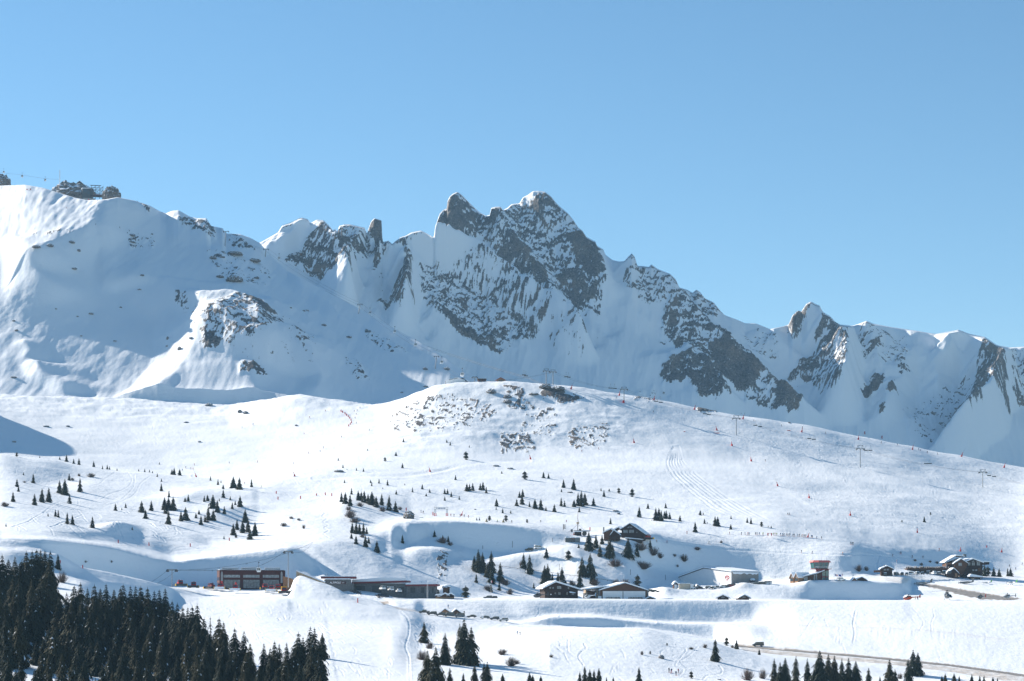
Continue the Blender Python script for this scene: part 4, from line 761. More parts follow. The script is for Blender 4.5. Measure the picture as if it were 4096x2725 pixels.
def wood_tree(u, vtop, h, label, group, kind=None):
    vb = vtop + h; y = None
    if vb > 2690:                      # rooted below the frame: distance follows the slope
        y = float(np.interp(vb, [2690, 2760, 2900], [680, 640, 560]))
        p = ground_y(u, y); h = (VH - vtop) / 1.0 - (p.z * FPX / y); 
    tree(u, vb, h, label, group, kind, y)
rim = sorted(RIM)
secs = [(-50, 225, 'along top left edge of dark wood'), (226, 500, 'on dark wood rim below curved piste'), (500, 676, 'on dark wood rim under red garage'), (676, 1020, 'on wood slope rim below the snow groomers'), (1020, 1400, 'in wood tip below red garage')]
for lo, hi, ph in secs:
    S_ = [q for q in rim if lo <= q[0] < hi]
    for i, q in enumerate(S_):
        wood_tree(q[0], q[1], q[2], f"dark wood spruce, {nth(i, len(S_))} {ph}", 'spruces of the dark wood')
tree(232, 2277, 62, 'single dark spruce standing apart on snow beside the wood corner', 'spruces of the dark wood')
wood_tree(842, 2466, 200, 'thin bare dead spruce rising above the dark wood rim', 'spruces of the dark wood', 'snag')
def rim_v(u): return float(np.interp(u, [-20,60,200,225,260,300,450,660,700,800,830,900,980,1010,1050,1150,1200,1250,1275,1300], [2230,2215,2200,2400,2390,2340,2345,2355,2400,2420,2480,2490,2530,2640,2590,2575,2530,2510,2560,2720]))
rows = [(50, 46), (105, 44), (165, 46), (228, 48), (292, 50), (352, 54), (415, 56), (478, 60)]
for k, (off, stp) in enumerate(rows):
    q = []; u = -14 + (k % 2) * stp * .5
    while u < 1285:
        uu = u + RNG.uniform(-13, 13); vt = rim_v(uu) + off + RNG.uniform(-18, 18)
        if vt < 2712 and not (150 < uu < 250 and 2330 < vt < 2470): q.append((uu, vt))
        u += stp * RNG.uniform(.85, 1.2)
    for i, (uu, vt) in enumerate(q):
        wood_tree(uu, vt, RNG.uniform(175, 235), f"dark snow flecked spruce, {nth(i, len(q))} in wood row {['one','two','three','four','five','six','seven','eight'][k]} below the rim", 'spruces of the dark wood')
print('TREES', TREE_N[0])
# ------------------------------------------------------------------ leafless shrubs
def shrub_mesh(seed, n=130):
    r = random.Random(seed); m = MB()
    for k in range(n):
        a = r.uniform(0, 6.28); e = r.uniform(.25, 1.4); L = r.uniform(.5, 1.0); x, y, z = .25 * r.uniform(-1, 1), .25 * r.uniform(-1, 1), -.06
        d = Vector((math.cos(a) * math.cos(e), math.sin(a) * math.cos(e), math.sin(e)))
        p1 = Vector((x, y, z)) + d * L * .55; d2 = (d + Vector((r.uniform(-.5, .5), r.uniform(-.5, .5), r.uniform(0, .6)))).normalized()
        m.tube([(x, y, z), p1, p1 + d2 * L * .5], .016, 3, .004, cap=False)
        for j in range(2):
            d3 = (d + Vector((r.uniform(-.8, .8), r.uniform(-.8, .8), r.uniform(-.2, .7)))).normalized(); m.tube([p1, p1 + d3 * L * .4], .010, 3, .003, cap=False)
    return m.mesh('bare_shrub', 'twigs')
SHR = [shrub_mesh(4), shrub_mesh(9), shrub_mesh(13)]
def shrub(u, v, w, h, label, y=None):
    p = ground(u, v) if y is None else ground_y(u, y); s = p.y / FPX
    o = bpy.data.objects.new('bare_shrub', SHR[int(u) % 3]); COL.objects.link(o); o.location = p; o.scale = (w * s * .5, w * s * .42, h * s * .9); o.rotation_euler = (0, 0, u)
    setp(o, label, 'shrub', 'leafless shrubs on the snow')
for a in [(20,2026,60,26,'brown leafless shrub at the far left on a small snow heap'),(365,1909,50,24,'round brown shrub on bright left snow slope'),(98,1931,20,10,'faint leafless shrub between two far left spruces'),(316,1905,22,16,'thin pale shrub beside the round brown shrub'),
          (290,1922,26,16,'brown shrub at foot of a small left spruce'),(1400,2070,86,46,'broad purple brown shrub at the gully head'),(1440,2026,50,22,'brown shrub at end of the dark tree row'),(1530,2046,44,26,'dark shrub under the dark row of spruces'),(1600,2040,30,20,'low brown shrub right of the dark tree row'),
          (1420,2090,60,30,'purple shrub just above the second spruce clump'),(1450,2150,40,22,'dark shrub inside the second spruce clump'),(1770,2172,80,30,'long brown shrub along the shaded bank path'),(1800,2182,40,20,'low shrub at the path end below the bank'),
          (830,2090,26,12,'tiny brown shrub among the left clump spruces'),(1135,2105,44,20,'sparse shrub on the smooth left piste bank'),(1165,2075,30,14,'faint upper shrub on the smooth piste bank'),(1215,2115,24,22,'short twiggy shrub low on the smooth piste bank'),(1195,2082,26,14,'small pale shrub on the smooth piste bank'),
          (2020,2340,60,34,'bushy shrub at right foot of the steep clump'),(2040,2378,48,34,'brown shrub near parked cars below the steep clump'),(1950,2362,60,30,'rusty shrub at left foot of the steep clump'),(2288,2345,50,34,'tall brown shrub between two dark spruces behind chalet'),(2380,2340,66,36,'pale brown shrubs behind the dark hangar roof'),(2465,2345,60,40,'broad shrub behind the hangar ridge'),(2500,2340,60,34,'grey shrub behind the hangar right roof slope'),
          (2560,2200,90,44,'large grey shrub right of the bank clump'),(2610,2220,90,44,'reddish shrub at the lower right of the bank clump'),(2460,2265,90,40,'brown shrub on the bank under the gabled chalet'),(2570,2275,110,44,'wide brown shrub at foot of the bank clump'),(2640,2232,50,30,'rusty shrub at right end of the bank'),
          (2736,2245,52,38,'round reddish shrub alone on the big shaded bank'),(2698,2226,26,16,'small grey shrub left of the round reddish shrub'),(2790,2200,44,18,'rusty shrub under the skier traverse'),(2710,2268,20,14,'tiny shrub low on the big shaded bank'),(2885,2172,22,14,'small shrub above the skier traverse'),
          (3435,2285,50,36,'reddish shrub left of the lone snow hut'),(3465,2283,34,24,'small brown shrub beside the lone snow hut'),(3660,2245,24,12,'low shrub under the terrace walkers'),(3686,2262,26,16,'brown shrub above the restaurant terrace'),(3720,2250,20,12,'small shrub left of restaurant on the snow'),(3748,2255,22,16,'shrub beside the restaurant balcony'),
          (2990,2722,76,70,'large leafless brown bush on the snow near the road'),(3052,2715,56,56,'grey leafless bush just right of the large brown bush'),(2820,2592,36,22,'pale thin shrub on the near mound crest'),(2765,2598,34,14,'low dark shrub on the near mound'),(2568,2620,24,22,'straw coloured shrub at the near mound left'),(2930,2592,26,18,'small shrub between two roadside spruces'),
          (2010,2620,70,34,'grey shrub above bottom edge under the parked cars'),(2046,2665,80,50,'dark twiggy bush beside the bottom spruces'),(2068,2656,40,24,'pale twigs right of the dark twiggy bush'),(1720,2595,60,40,'brown twigs under the single spruce below the cars'),(1690,2640,70,54,'reddish brushwood left of the tall foreground spruces'),(2205,2630,30,16,'small straw tuft on the near snow hollow'),
          (250,2330,70,62,'leafless dark bush at the wood corner'),(215,2350,70,60,'purple brushwood in the gap of the dark wood'),(190,2410,90,90,'grey brown brushwood deep in the wood gap'),(340,2250,26,12,'small twigs in the curved shaded hollow'),(445,2250,24,12,'little twig tuft in the shaded hollow'),(3600,2716,40,30,'brown bush among lower right spruces'),
          (1395,2040,40,20,'low purple shrub under the dark row left end'),(2085,2266,30,30,'bare birch like sapling left of two slope spruces'),(2790,2325,16,34,'thin bare bush against the pale warehouse wall')]:
    shrub(*a)
# ================================================================== buildings (drawn in photo pixels at their distance)
class Site:
    """a building: an Empty at its base; shapes are given in photo pixels around (u, v) and turned into metres"""
    def __init__(s, name, u, v, y, rz, label, cat='building', group=None):
        s.s = y / FPX; s.root = empty(name, pix(u, v, y), rz, 1.0, label, cat, group); s.u, s.v, s.y = u, v, y
    def put(s, mb, name, mats, parent=None, smooth=False, label=None):
        mb.v = [(a * s.s, b * s.s, c * s.s) for a, b, c in mb.v]
        return mb.obj(name, mats, parent or s.root, smooth, label)
    def box(s, name, mats, x0, x1, y0, y1, z0, z1, parent=None, label=None):
        return s.put(MB().box(x0, x1, y0, y1, z0, z1), name, mats, parent, label=label)
    def windows(s, rects, y, mats='glass', name='window', frame=None):
        for x0, x1, z0, z1 in rects:
            w = s.box(name, mats, x0, x1, y - .7, y + .3, z0, z1)
            if frame:
                f = MB()
                for a in ((x0-.8, x1+.8, z0-.8, z0), (x0-.8, x1+.8, z1, z1+.8), (x0-.8, x0, z0, z1), (x1, x1+.8, z0, z1), ((x0+x1)/2-.3, (x0+x1)/2+.3, z0, z1)): f.box(a[0], a[1], y-1.1, y+.2, a[2], a[3])
                s.put(f, 'frame', frame, w)
    def roof(s, x0, x1, ze, zr, xr, y0, y1, o=5, th=1.4, snow=3.5, m='dark_wood', zel=None, inset=.6):
        zel = ze if zel is None else zel
        kl = (zr - zel) / max(xr - x0, .1); kr = (zr - ze) / max(x1 - xr, .1)
        A = (x0 - o, zel - o * kl); B_ = (xr, zr); C_ = (x1 + o, ze - o * kr)
        r = s.put(MB().prism([A, B_, C_, (C_[0], C_[1] + th), (xr, zr + th), (A[0], A[1] + th)], y0 - o, y1 + o), 'roof', m)
        if snow:
            i = inset; n = 7; top = []; rr = random.Random(int(s.u * 7 + xr))
            lo = [(A[0] + i, A[1] + th + .02), (xr, zr + th + .02), (C_[0] - i, C_[1] + th + .02)]
            up = [(C_[0] - i * 2.2, C_[1] + th + snow * .75)] + [(C_[0] + (xr - C_[0]) * t, C_[1] + (zr - C_[1]) * t + th + snow * rr.uniform(.85, 1.12)) for t in (.3, .6, .9)] + [(xr, zr + th + snow * .95)] + [(xr + (A[0] - xr) * t, zr + (A[1] - zr) * t + th + snow * rr.uniform(.85, 1.12)) for t in (.15, .45, .75)] + [(A[0] + i * 2.2, A[1] + th + snow * .75)]
            s.put(MB().prism(lo + up, y0 - o + i, y1 + o - i), 'roof_snow', 'snow', r)
        return r
    def house(s, x0, x1, ze, zr, xr, y0, y1, wall='dark_wood', zb=-24, **k):
        zel = k.get('zel') or ze
        w = s.put(MB().prism([(x0, zb), (x1, zb), (x1, ze), (xr, zr), (x0, zel)], y0, y1), 'wall', wall)
        s.roof(x0, x1, ze, zr, xr, y0, y1, **k); return w
    def text(s, body, x, z, h, y, m, parent=None, name='lettering', wide=1.0):
        c = bpy.data.curves.new(name, 'FONT'); c.body = body; c.size = h * s.s * 1.42; c.extrude = .03; c.align_x = 'CENTER'; c.materials.append(MAT[m]); c.offset = .05
        t = bpy.data.objects.new(name, c); me = bpy.data.meshes.new_from_object(t); bpy.data.objects.remove(t)
        o = bpy.data.objects.new(name, me); COL.objects.link(o); o.parent = parent or s.root; o.location = (x * s.s, y * s.s, z * s.s); o.rotation_euler = (R(90), 0, 0); o.scale = (wide, 1, 1); return o
# ---- red clad groomer garage
g = Site('garage_building', 1010, 2354, 1092, .20, 'long dark red clad garage with three glazed doors and flat roof')
g.put(MB().box(-131, 131, 0, 150, -20, 72), 'wall', 'red_cladding')
g.put(MB().box(-133, 126, -1.2, 151, 72, 73.5), 'roof', 'dark_steel'); g.put(MB().box(-129, 96, 1, 148, 73.5, 76), 'roof_snow', 'snow')
for x0, x1 in ((-115, -50), (-37, 28), (41, 106)):
    d = g.box('garage_door', 'pale_glass', x0, x1, -.6, .5, 0, 34); b = MB()
    for k in range(8): b.box(x0, x1, -1.3, .4, k * 4.8, k * 4.8 + 1.5)
    for k in range(6): b.box(x0 + k * 13, x0 + k * 13 + .8, -1.2, .3, 0, 34)
    g.put(b, 'frame', 'dark_steel', d)
    g.box('window', 'pale_glass', x0, x1, -.6, .5, 43, 54)
for x0, x1 in ((-120, -58), (-44, 18), (50, 112)):
    b = MB(); b.box(x0, x1, 10, 16, 76, 79); r_ = g.put(b, 'solar_rack', 'dark_steel'); b = MB()
    for k in range(9): b.prism_x([(9, 79), (15, 79), (16, 86), (14, 86)], x0 + k * (x1 - x0) / 9, x0 + (k + .86) * (x1 - x0) / 9)
    g.put(b, 'panel', 'white_panel', r_)
for x in (-122, 116):
    b = MB(); b.prism([(x-4, 22), (x+4, 22), (x+4, 60), (x+2.4, 66), (x, 68), (x-2.4, 66), (x-4, 60)], -3.5, -.2); g.put(b, 'duct', 'steel')
for yy in (14, 60, 106):
    for z in (10, 32): g.box('window', 'glass', -132, -130.6, yy, yy + 22, z, z + 13)
for x in (-131, -56): g.put(MB().tube([(x, 3, 72), (x, 3, 84)], .6, 5), 'roof_pole', 'steel')
g.put(MB().ball((24, 30, 82), 3), 'roof_vent', 'white_panel')
# ---- retaining walls and the stone sports building
w = Site('timber_wall', 1152, 2348, 1068, -.15, 'pale timber retaining wall between red garage and snow ramp', 'wall')
b = MB()
for k in range(9): b.box(-20 + k * 4.4, -20 + k * 4.4 + 4, 0, 8, -20, 42 - k * 1.2)
w.put(b, 'planks', 'light_wood')
w = Site('stone_wall', 1185, 2300, 1090, -.38, 'long low tan stone wall with snowy top above the ramp', 'wall')
w.put(MB().prism([(0, -24), (124, -80), (124, -30), (0, 15)], 0, 8), 'stonework', 'tan_stone'); w.put(MB().prism([(-1, 15.1), (125, -30.2), (125, -26), (-1, 18)], -.6, 9), 'snow_cap', 'snow')
a = Site('stone_building', 1297, 2390, 1100, .06, 'grey stone flat roofed building with dark sign beside tan wall')
a.put(MB().box(0, 106, 0, 130, -40, 72), 'wall', 'stone'); a.box('roof', 'red_trim', -14, 128, 10, 140, 76, 83); a.box('roof_snow', 'snow', -16, 126, 11, 139, 83, 86); a.box('parapet_snow', 'snow', 4, 103, -2, 9, 72, 76)
sg = a.box('sign', 'red_cladding', 22, 86, -2, -.1, 54, 64); a.text('ALTIPOLE', 44, 55.6, 7.2, -2.3, 'white_paint', sg, wide=.98)
b = MB()
for x, z in ((70, 61), (73, 59), (76, 61), (79, 59), (72, 57.5), (78, 57.5)): b.prism([(x-1.3, z-.5), (x, z-1.6), (x+1.3, z-.5), (x, z+1.2)], -2.5, -2.05)
a.put(b, 'emblem', 'white_paint', sg)
for x in (4, 11, 126): a.put(MB().tube([(x, 14, 83), (x, 14, 93)], .7, 5), 'roof_pole', 'dark_steel')
a.put(MB().prism_x([(0, 0), (130, 0), (130, 56), (0, 56)], 106, 118), 'side_wing', 'stone')
e = Site('workshop_building', 1410, 2374, 1112, -.09, 'long low stone workshop with dark red roof edge and dark doors')
e.put(MB().box(0, 220, 0, 110, -22, 40), 'wall', 'stone'); e.put(MB().prism([(-2, 39), (220, 44), (220, 51), (-2, 45)], -9, 112), 'roof', 'red_trim'); e.put(MB().prism([(-1, 45.1), (219, 51.1), (219, 62), (110, 63), (-1, 54)], -7, 110), 'roof_snow', 'snow')
for x0, x1, z1 in ((14, 51, 29), (79, 116, 31), (188, 207, 25)):
    d = e.box('garage_door', 'dark_steel', x0, x1, -.8, .4, 0, z1); b = MB()
    for k in range(5): b.box(x0, x1, -1.2, -.7, k * z1 / 5, k * z1 / 5 + .7)
    e.put(b, 'slat', 'glass', d)
sg = e.box('sign', 'dark_wood', 138, 168, -1.8, -.1, 23, 29); e.text('SERRURERIE', 153, 24.3, 3.6, -2.1, 'white_paint', sg)
for x in (5, 72, 140, 212): e.put(MB().tube([(x, -4, 46), (x, -4, 59)], .6, 5), 'roof_pole', 'dark_steel')
e2 = Site('stone_annex', 1626, 2372, 1108, -.05, 'stone annex with red roof edge at right end of the workshop')
e2.put(MB().box(0, 116, 0, 90, -22, 27), 'wall', 'stone'); e2.put(MB().prism([(-4, 27), (126, 27), (126, 35), (-4, 33)], -8, 92), 'roof', 'red_trim'); e2.put(MB().prism([(-3, 33.1), (125, 35.1), (125, 41), (-3, 40)], -6, 90), 'roof_snow', 'snow')
for x0, x1 in ((16, 35), (59, 72), (104, 108)): e2.box('door', 'dark_steel', x0, x1, -.8, .4, 0, 22)
for x in (4, 43): e2.put(MB().tube([(x, -1.5, 26), (x, -1.5, 0)], .7, 5), 'drain_pipe', 'steel')
for x in (62, 124): e2.put(MB().tube([(x, -4, 34), (x, -4, 46)], .6, 5), 'roof_pole', 'dark_steel')
h = Site('wooden_shed', 1790, 2368, 1112, .25, 'small brown wooden shed with thick snow cap beside workshop end', 'shed')
h.put(MB().box(-14, 9, 0, 20, -10, 17), 'wall', 'wood'); h.roof(-14, 9, 17, 20, -2, 0, 20, o=4, snow=7); h.box('door', 'dark_wood', 2, 7, -.6, .3, -8, 11)
k_ = Site('twin_gable_kiosk', 1782, 2392, 1098, 0, 'low wooden kiosk with twin snowy gables on platform edge', 'kiosk')
k_.house(-15, 12, 8, 15, -2, 0, 30, 'wood', o=5, snow=6); k_.house(9, 34, 8, 15, 21, 0.5, 30, 'dark_wood', o=5, snow=6); k_.box('porch_wall', 'wood', -40, -15, 2, 26, -10, 6); k_.roof(-40, -15, 8, 10, -22, 2, 26, o=3, snow=5); k_.box('porch_rail', 'light_wood', -38, 33, -6, -5, -2, 3)
# ---- dark chalet and hangar on the platform edge
c = Site('dark_chalet', 2236, 2393, 1124, .22, 'dark wooden two storey chalet with snowy roof beside the hangar', 'chalet')
c.house(-58, 78, 34, 62, -16, 0, 90, 'dark_wood', o=14, snow=7, zel=42)
c.box('balcony', 'dark_wood', -66, 36, -9, 0, 26, 34); c.box('lower_balcony', 'dark_wood', 4, 40, -8, 0, 4, 12); c.put(MB().prism([(42, 22), (66, 20), (66, 23), (42, 27)], -8, 0), 'porch_roof', 'snow')
c.windows([(-40,-33,37,44),(-27,-22,37,44),(-8,9,37,48),(36,42,37,45)], 0, 'pale_glass'); c.windows([(-3,6,14,24),(30,36,14,24),(-18,-13,16,23),(52,62,14,22)], 0, 'pale_glass', frame='wood'); c.box('notice', 'white_paint', -36, -31, -.8, .2, 13, 17)
c.put(MB().box(14, 24, 36, 48, 56, 71), 'chimney', 'stone'); c.put(MB().tube([(12, 40, 62), (11, 40, 80)], .6, 5), 'aerial', 'steel'); c.put(MB().tube([(-17, 20, 66), (-17, 20, 82)], .5, 5), 'aerial', 'steel')
c.put(MB().prism([(80, -4), (100, -4), (100, 1), (80, 9)], 4, 40), 'lean_to', 'snow')
hg = Site('hangar', 2497, 2398, 1130, .17, 'wide aircraft hangar with two pale lettered doors and snowy roof')
hg.put(MB().prism([(-98, -20), (92, -20), (92, 36), (2, 63), (-98, 36)], 0, 150), 'wall', 'wood')
hg.roof(-98, 92, 36, 64, 2, 0, 150, o=7, snow=5, m='dark_steel')
fr = hg.put(MB().box(-90, 88, -1, .4, -12, 35), 'door_frame', 'dark_steel')
for x0, x1, cx in ((-88, -7, -46), (-4, 86, 46)):
    d = hg.box('hangar_door', 'white_panel', x0, x1, -2, -.4, -12, 33); hg.text('COURCHEVEL', cx, 2.6, 6.4, -2.4, 'black_paint', d, wide=1.05)
for x0, x1 in ((-106, -90), (89, 101)): hg.put(MB().prism([(x0, -18), (x1, -18), (x1 - 1, 38), (x0 + 1.5, 36)], 1, 20), 'stone_pier', 'stone')
hg.box('notice', 'white_paint', -107, -93, -.5, .6, -10, 13); 
sw = hg.box('side_wall', 'wood', -150, -106, 40, 60, -10, 36); hg.put(MB().prism([(-152, 36), (-98, 40), (-98, 46), (-156, 40)], 10, 150), 'side_roof', 'dark_steel'); hg.put(MB().prism([(-152, 40.2), (-60, 52), (-60, 56), (-100, 54), (-157, 44)], 8, 148), 'side_roof_snow', 'snow')
hg.put(MB().prism([(-157, -14), (-147, -14), (-149, 37), (-153, 37)], 20, 62), 'stone_pier', 'tan_stone'); hg.put(MB().prism([(-112, -14), (-106, -14), (-106, 37), (-109, 37)], 12, 40), 'stone_pier', 'tan_stone')
b = MB()
for x in (-128, -124, -120, -116, -111): b.prism([(x - 1, 37), (x + 1, 37), (x, 37 - RNG.uniform(6, 13))], 20, 21)
hg.put(b, 'icicle', 'snow')
h = Site('wooden_shed', 2600, 2398, 1126, 0, 'tiny snow roofed shed at right foot of the hangar', 'shed'); h.house(-16, 20, 1, 9, 0, 0, 30, 'dark_wood', o=5, snow=4); h.windows([(-1, 4, -2, 3)], 0, 'pale_glass')
# ---- white warehouse
wh = Site('white_warehouse', 2926, 2332, 1250, .6, 'large white metal warehouse with grey shaded end and round red emblem')
z_e, z_r = 44, 60
G = lambda o: [(0, -40), (330, -40), (330, 26 + o), (172, z_r + o), (0, z_e + o)]
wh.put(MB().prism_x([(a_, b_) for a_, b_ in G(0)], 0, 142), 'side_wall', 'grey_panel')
wh.put(MB().prism_x([(-.5, -40), (331, -40), (331, 25.6), (172, z_r - .4), (-.5, z_e - .4)], -2, 0), 'front_wall', 'white_panel')
wh.put(MB().prism_x([(-4, z_e - .5), (172, z_r + .2), (334, 25), (334, 27), (172, z_r + 2.6), (-4, z_e + 1.4)], -5, 146), 'roof', 'dark_steel')
wh.put(MB().prism_x([(-5, z_e + 1.5), (172, z_r + 2.8), (334, 27.2), (333, 31), (172, z_r + 6), (-4, z_e + 5)], -5.5, 145), 'roof_snow', 'snow')
b = MB(); rr = random.Random(3)
xs = [8 + k * 10 for k in range(13)]; poly = [(3, z_e - 1)] + [(x, z_e - 5 - rr.uniform(0, 6)) for x in xs] + [(141, z_e - 1)]
b.prism(poly, -4.2, -.6); wh.put(b, 'snow_curtain', 'snow')
b = MB()
for k in range(22):
    t0, t1 = k * 2 * math.pi / 22, (k + 1) * 2 * math.pi / 22
    P = lambda r, t: (1.6 * r * math.cos(t) + 24, r * math.sin(t) + 22)
    b.prism_x([P(6.6, t0), P(8, t0), P(8, t1), P(6.6, t1)], -3.2, -2.1)
for z0, y0, y1 in ((18, 17, 25), (21, 23, 33), (25, 18, 29), (23, 13, 21)): b.prism_x([(y0, z0), (y1, z0 + 1.4), (y1, z0 + 3), (y0, z0 + 1.6)], -3.1, -2.1)
wh.put(b, 'emblem', 'red_paint', wh.root); 
wh.put(MB().prism_x([(20, 10), (30, 10), (30, 11.6), (20, 11.6)], -3, -2.1), 'notice', 'red_paint')
pc = wh.put(MB().box(98, 112, -12, -.3, -8, 12), 'porch', 'dark_steel'); wh.put(MB().ball((105, -6, 14), (12, 9, 6), 10, 6), 'snow_cap', 'snow', pc)
b = MB(); b.tube([(0, 172, z_r + 10), (140, 172, z_r + 10)], .4, 4); b.tube([(0, 172, z_r + 10), (0, 330, 36)], .4, 4)
for x in (0, 35, 70, 105, 139): b.tube([(x, 172, z_r + 3), (x, 172, z_r + 10)], .4, 4)
wh.put(b, 'roof_rail', 'steel')
# ---- sign hut, lorry trailer, shelter by the parking shelf
s_ = Site('sign_kiosk', 2702, 2358, 1196, .3, 'narrow wooden notice hut with snow cap left of beige container', 'kiosk'); s_.put(MB().box(-8, 8, 0, 10, -8, 21), 'wall', 'wood'); s_.roof(-8, 8, 21, 27, 0, 0, 10, o=4, snow=6); s_.box('notice', 'white_paint', -5, 5, -.8, .2, 0, 19)
s_ = Site('container', 2738, 2356, 1200, 0, 'long beige ribbed container beside white lorry', 'container'); s_.put(MB().box(-22, 24, 0, 20, -6, 21), 'body', 'beige_panel'); s_.box('door', 'white_panel', 22, 24.5, 1, 19, -5, 20); s_.box('snow_cap', 'snow', -21, 23, 1, 19, 21, 23)
s_ = Site('shelter', 2796, 2356, 1204, .1, 'open wooden shelter with sloping snowy roof behind white lorry', 'shelter'); s_.box('wall', 'dark_wood', -9, 12, 2, 22, -8, 8); s_.roof(-12, 14, 4, 15, -8, 2, 22, o=3, snow=3); s_.box('fence_panel', 'tan_stone', 10, 26, 4, 6, -6, 3)
for u, v, lb in ((2892, 2399, 'small dark snow roofed hut, left of the pair on platform edge'), (2976, 2399, 'small brown snow roofed hut, right of the pair on platform edge')):
    s_ = Site('wooden_hut', u, v, 1130, -.12 if u < 2900 else .3, lb, 'hut', 'pair of huts on the platform'); s_.house(-22, 22, 7, 17 , 0, 0, 30, 'dark_wood' if u < 2900 else 'wood', o=7, snow=4); s_.windows([(-7, 7, 8, 12)], 0, 'pale_glass'); s_.windows([(-18,-12,-2,4),(-6,2,-4,4),(6,12,-2,4)] if u < 2900 else [(-10,-4,-2,4)], 0)
# ---- airport terminal with control tower
t_ = Site('airport_terminal', 3216, 2335, 1206, .5, 'brown airport terminal with snowy roof and red capped control tower', 'terminal')
t_.put(MB().box(0, 100, 0, 60, -20, 2), 'base_wall', 'concrete')
t_.put(MB().prism([(0, 2), (112, 2), (112, 54), (66, 38), (0, 26)], 0, 60), 'wall', 'wood'); t_.put(MB().prism([(-.5, -12), (17, -12), (17, 30), (-.5, 26)], -.8, 0), 'stone_panel', 'concrete')
t_.put(MB().prism([(-8, 25), (66, 40), (116, 57), (116, 59), (66, 42.4), (-8, 27.4)], -6, 66), 'roof', 'dark_wood')
t_.put(MB().prism([(-8.5, 27.5), (66, 42.5), (98, 53), (97, 56), (66, 47), (-9, 32)], -6, 50), 'roof_snow', 'snow')
for y0, xg in ((4, 0), (36, 0)):                                   # the two gables that face the sun
    t_.put(MB().prism_x([(y0 - 14 + 14, 2), (y0 + 22, 2), (y0 + 22, 24), (y0 + 11, 39), (y0, 24)], -26, 4), 'gable', 'light_wood')
    t_.put(MB().prism_x([(y0 - 4, 20), (y0 + 11, 40), (y0 + 26, 20), (y0 + 26, 22), (y0 + 11, 42.4), (y0 - 4, 22)], -30, 30), 'gable_roof', 'light_wood')
    t_.put(MB().prism_x([(y0 - 3.6, 22.2), (y0 + 11, 42.6), (y0 + 25.6, 22.2), (y0 + 25, 26), (y0 + 11, 46), (y0 - 3, 26)], -29, 34), 'roof_snow', 'snow')
    for k in range(3): t_.put(MB().box(-26.8, -25.8, y0 + 2 + k * 7, y0 + 6.5 + k * 7, 10, 22), 'window', 'glass')
    t_.put(MB().prism_x([(y0 + 6, 25), (y0 + 16, 25), (y0 + 11, 34)], -26.8, -25.8), 'window', 'pale_glass')
    t_.put(MB().box(-27, 4, y0, y0 + 22, -16, 2), 'base_wall', 'concrete')
for r_ in ((28, 34, 2, 18), (48, 54, 2, 36), (58, 64, 2, 38)): t_.windows([r_], 0, 'pale_glass')
tw = t_.put(MB().box(84, 120, -4, 36, -20, 58), 'tower_shaft', 'red_trim')
for x0, x1 in ((86, 101), (104, 118)):
    for z0, z1 in ((2, 25), (30, 53)): t_.put(MB().box(x0, x1, -5, -3.6, z0, z1), 'window', 'green_glass', tw)
t_.put(MB().prism_z([(60, -14), (126, -14), (134, 0), (134, 40), (60, 40), (52, 20), (52, -4)], 58, 60.5), 'gallery', 'red_trim')
cab = [(70, -6), (110, -6), (124, 8), (124, 34), (62, 34), (58, 8)]; top = [(66, -10), (114, -10), (129, 5), (129, 37), (58, 37), (53, 6)]
b = MB(); n = len(cab); b.add([(p[0], p[1], 60.5) for p in cab] + [(p[0], p[1], 86) for p in top], [tuple(range(n-1, -1, -1)), tuple(range(n, 2*n))] + [(i, (i+1) % n, n+(i+1) % n, n+i) for i in range(n)]); cb = t_.put(b, 'control_cab', 'green_glass')
b = MB()
for p, q in zip(cab, top): b.tube([(p[0], p[1], 60.5), (q[0], q[1], 86)], .9, 4)
for k in (.33, .66): b.tube([(70 + 40 * k, -6.3, 60.5), (66 + 48 * k, -10.3, 86)], .7, 4)
t_.put(b, 'mullion', 'light_wood', cb)
out = [(60, -17), (118, -17), (136, 0), (136, 42), (54, 42), (46, 4)]; inn = [(64, -12), (114, -12), (130, 4), (130, 38), (58, 38), (52, 6)]
b = MB(); b.add([(p[0], p[1], 86) for p in out] + [(p[0], p[1], 94) for p in inn], [tuple(range(n-1, -1, -1)), tuple(range(n, 2*n))] + [(i, (i+1) % n, n+(i+1) % n, n+i) for i in range(n)]); t_.put(b, 'tower_roof', 'pale_red')
b = MB(); G_ = [(52, -4), (60, -14), (126, -14), (134, 0)]
for z in (65, 69.5):
    for i in range(3): b.tube([G_[i] + (z,), G_[i+1] + (z,)], .45, 4)
for k in range(4): b.tube([G_[k] + (60,), G_[k] + (69.5,)], .5, 4)
t_.put(b, 'railing', 'white_paint')
for x, z in ((70, 97), (92, 108), (120, 108)): t_.put(MB().tube([(x, 10, 93), (x, 10, z)], .5, 4), 'aerial', 'steel')
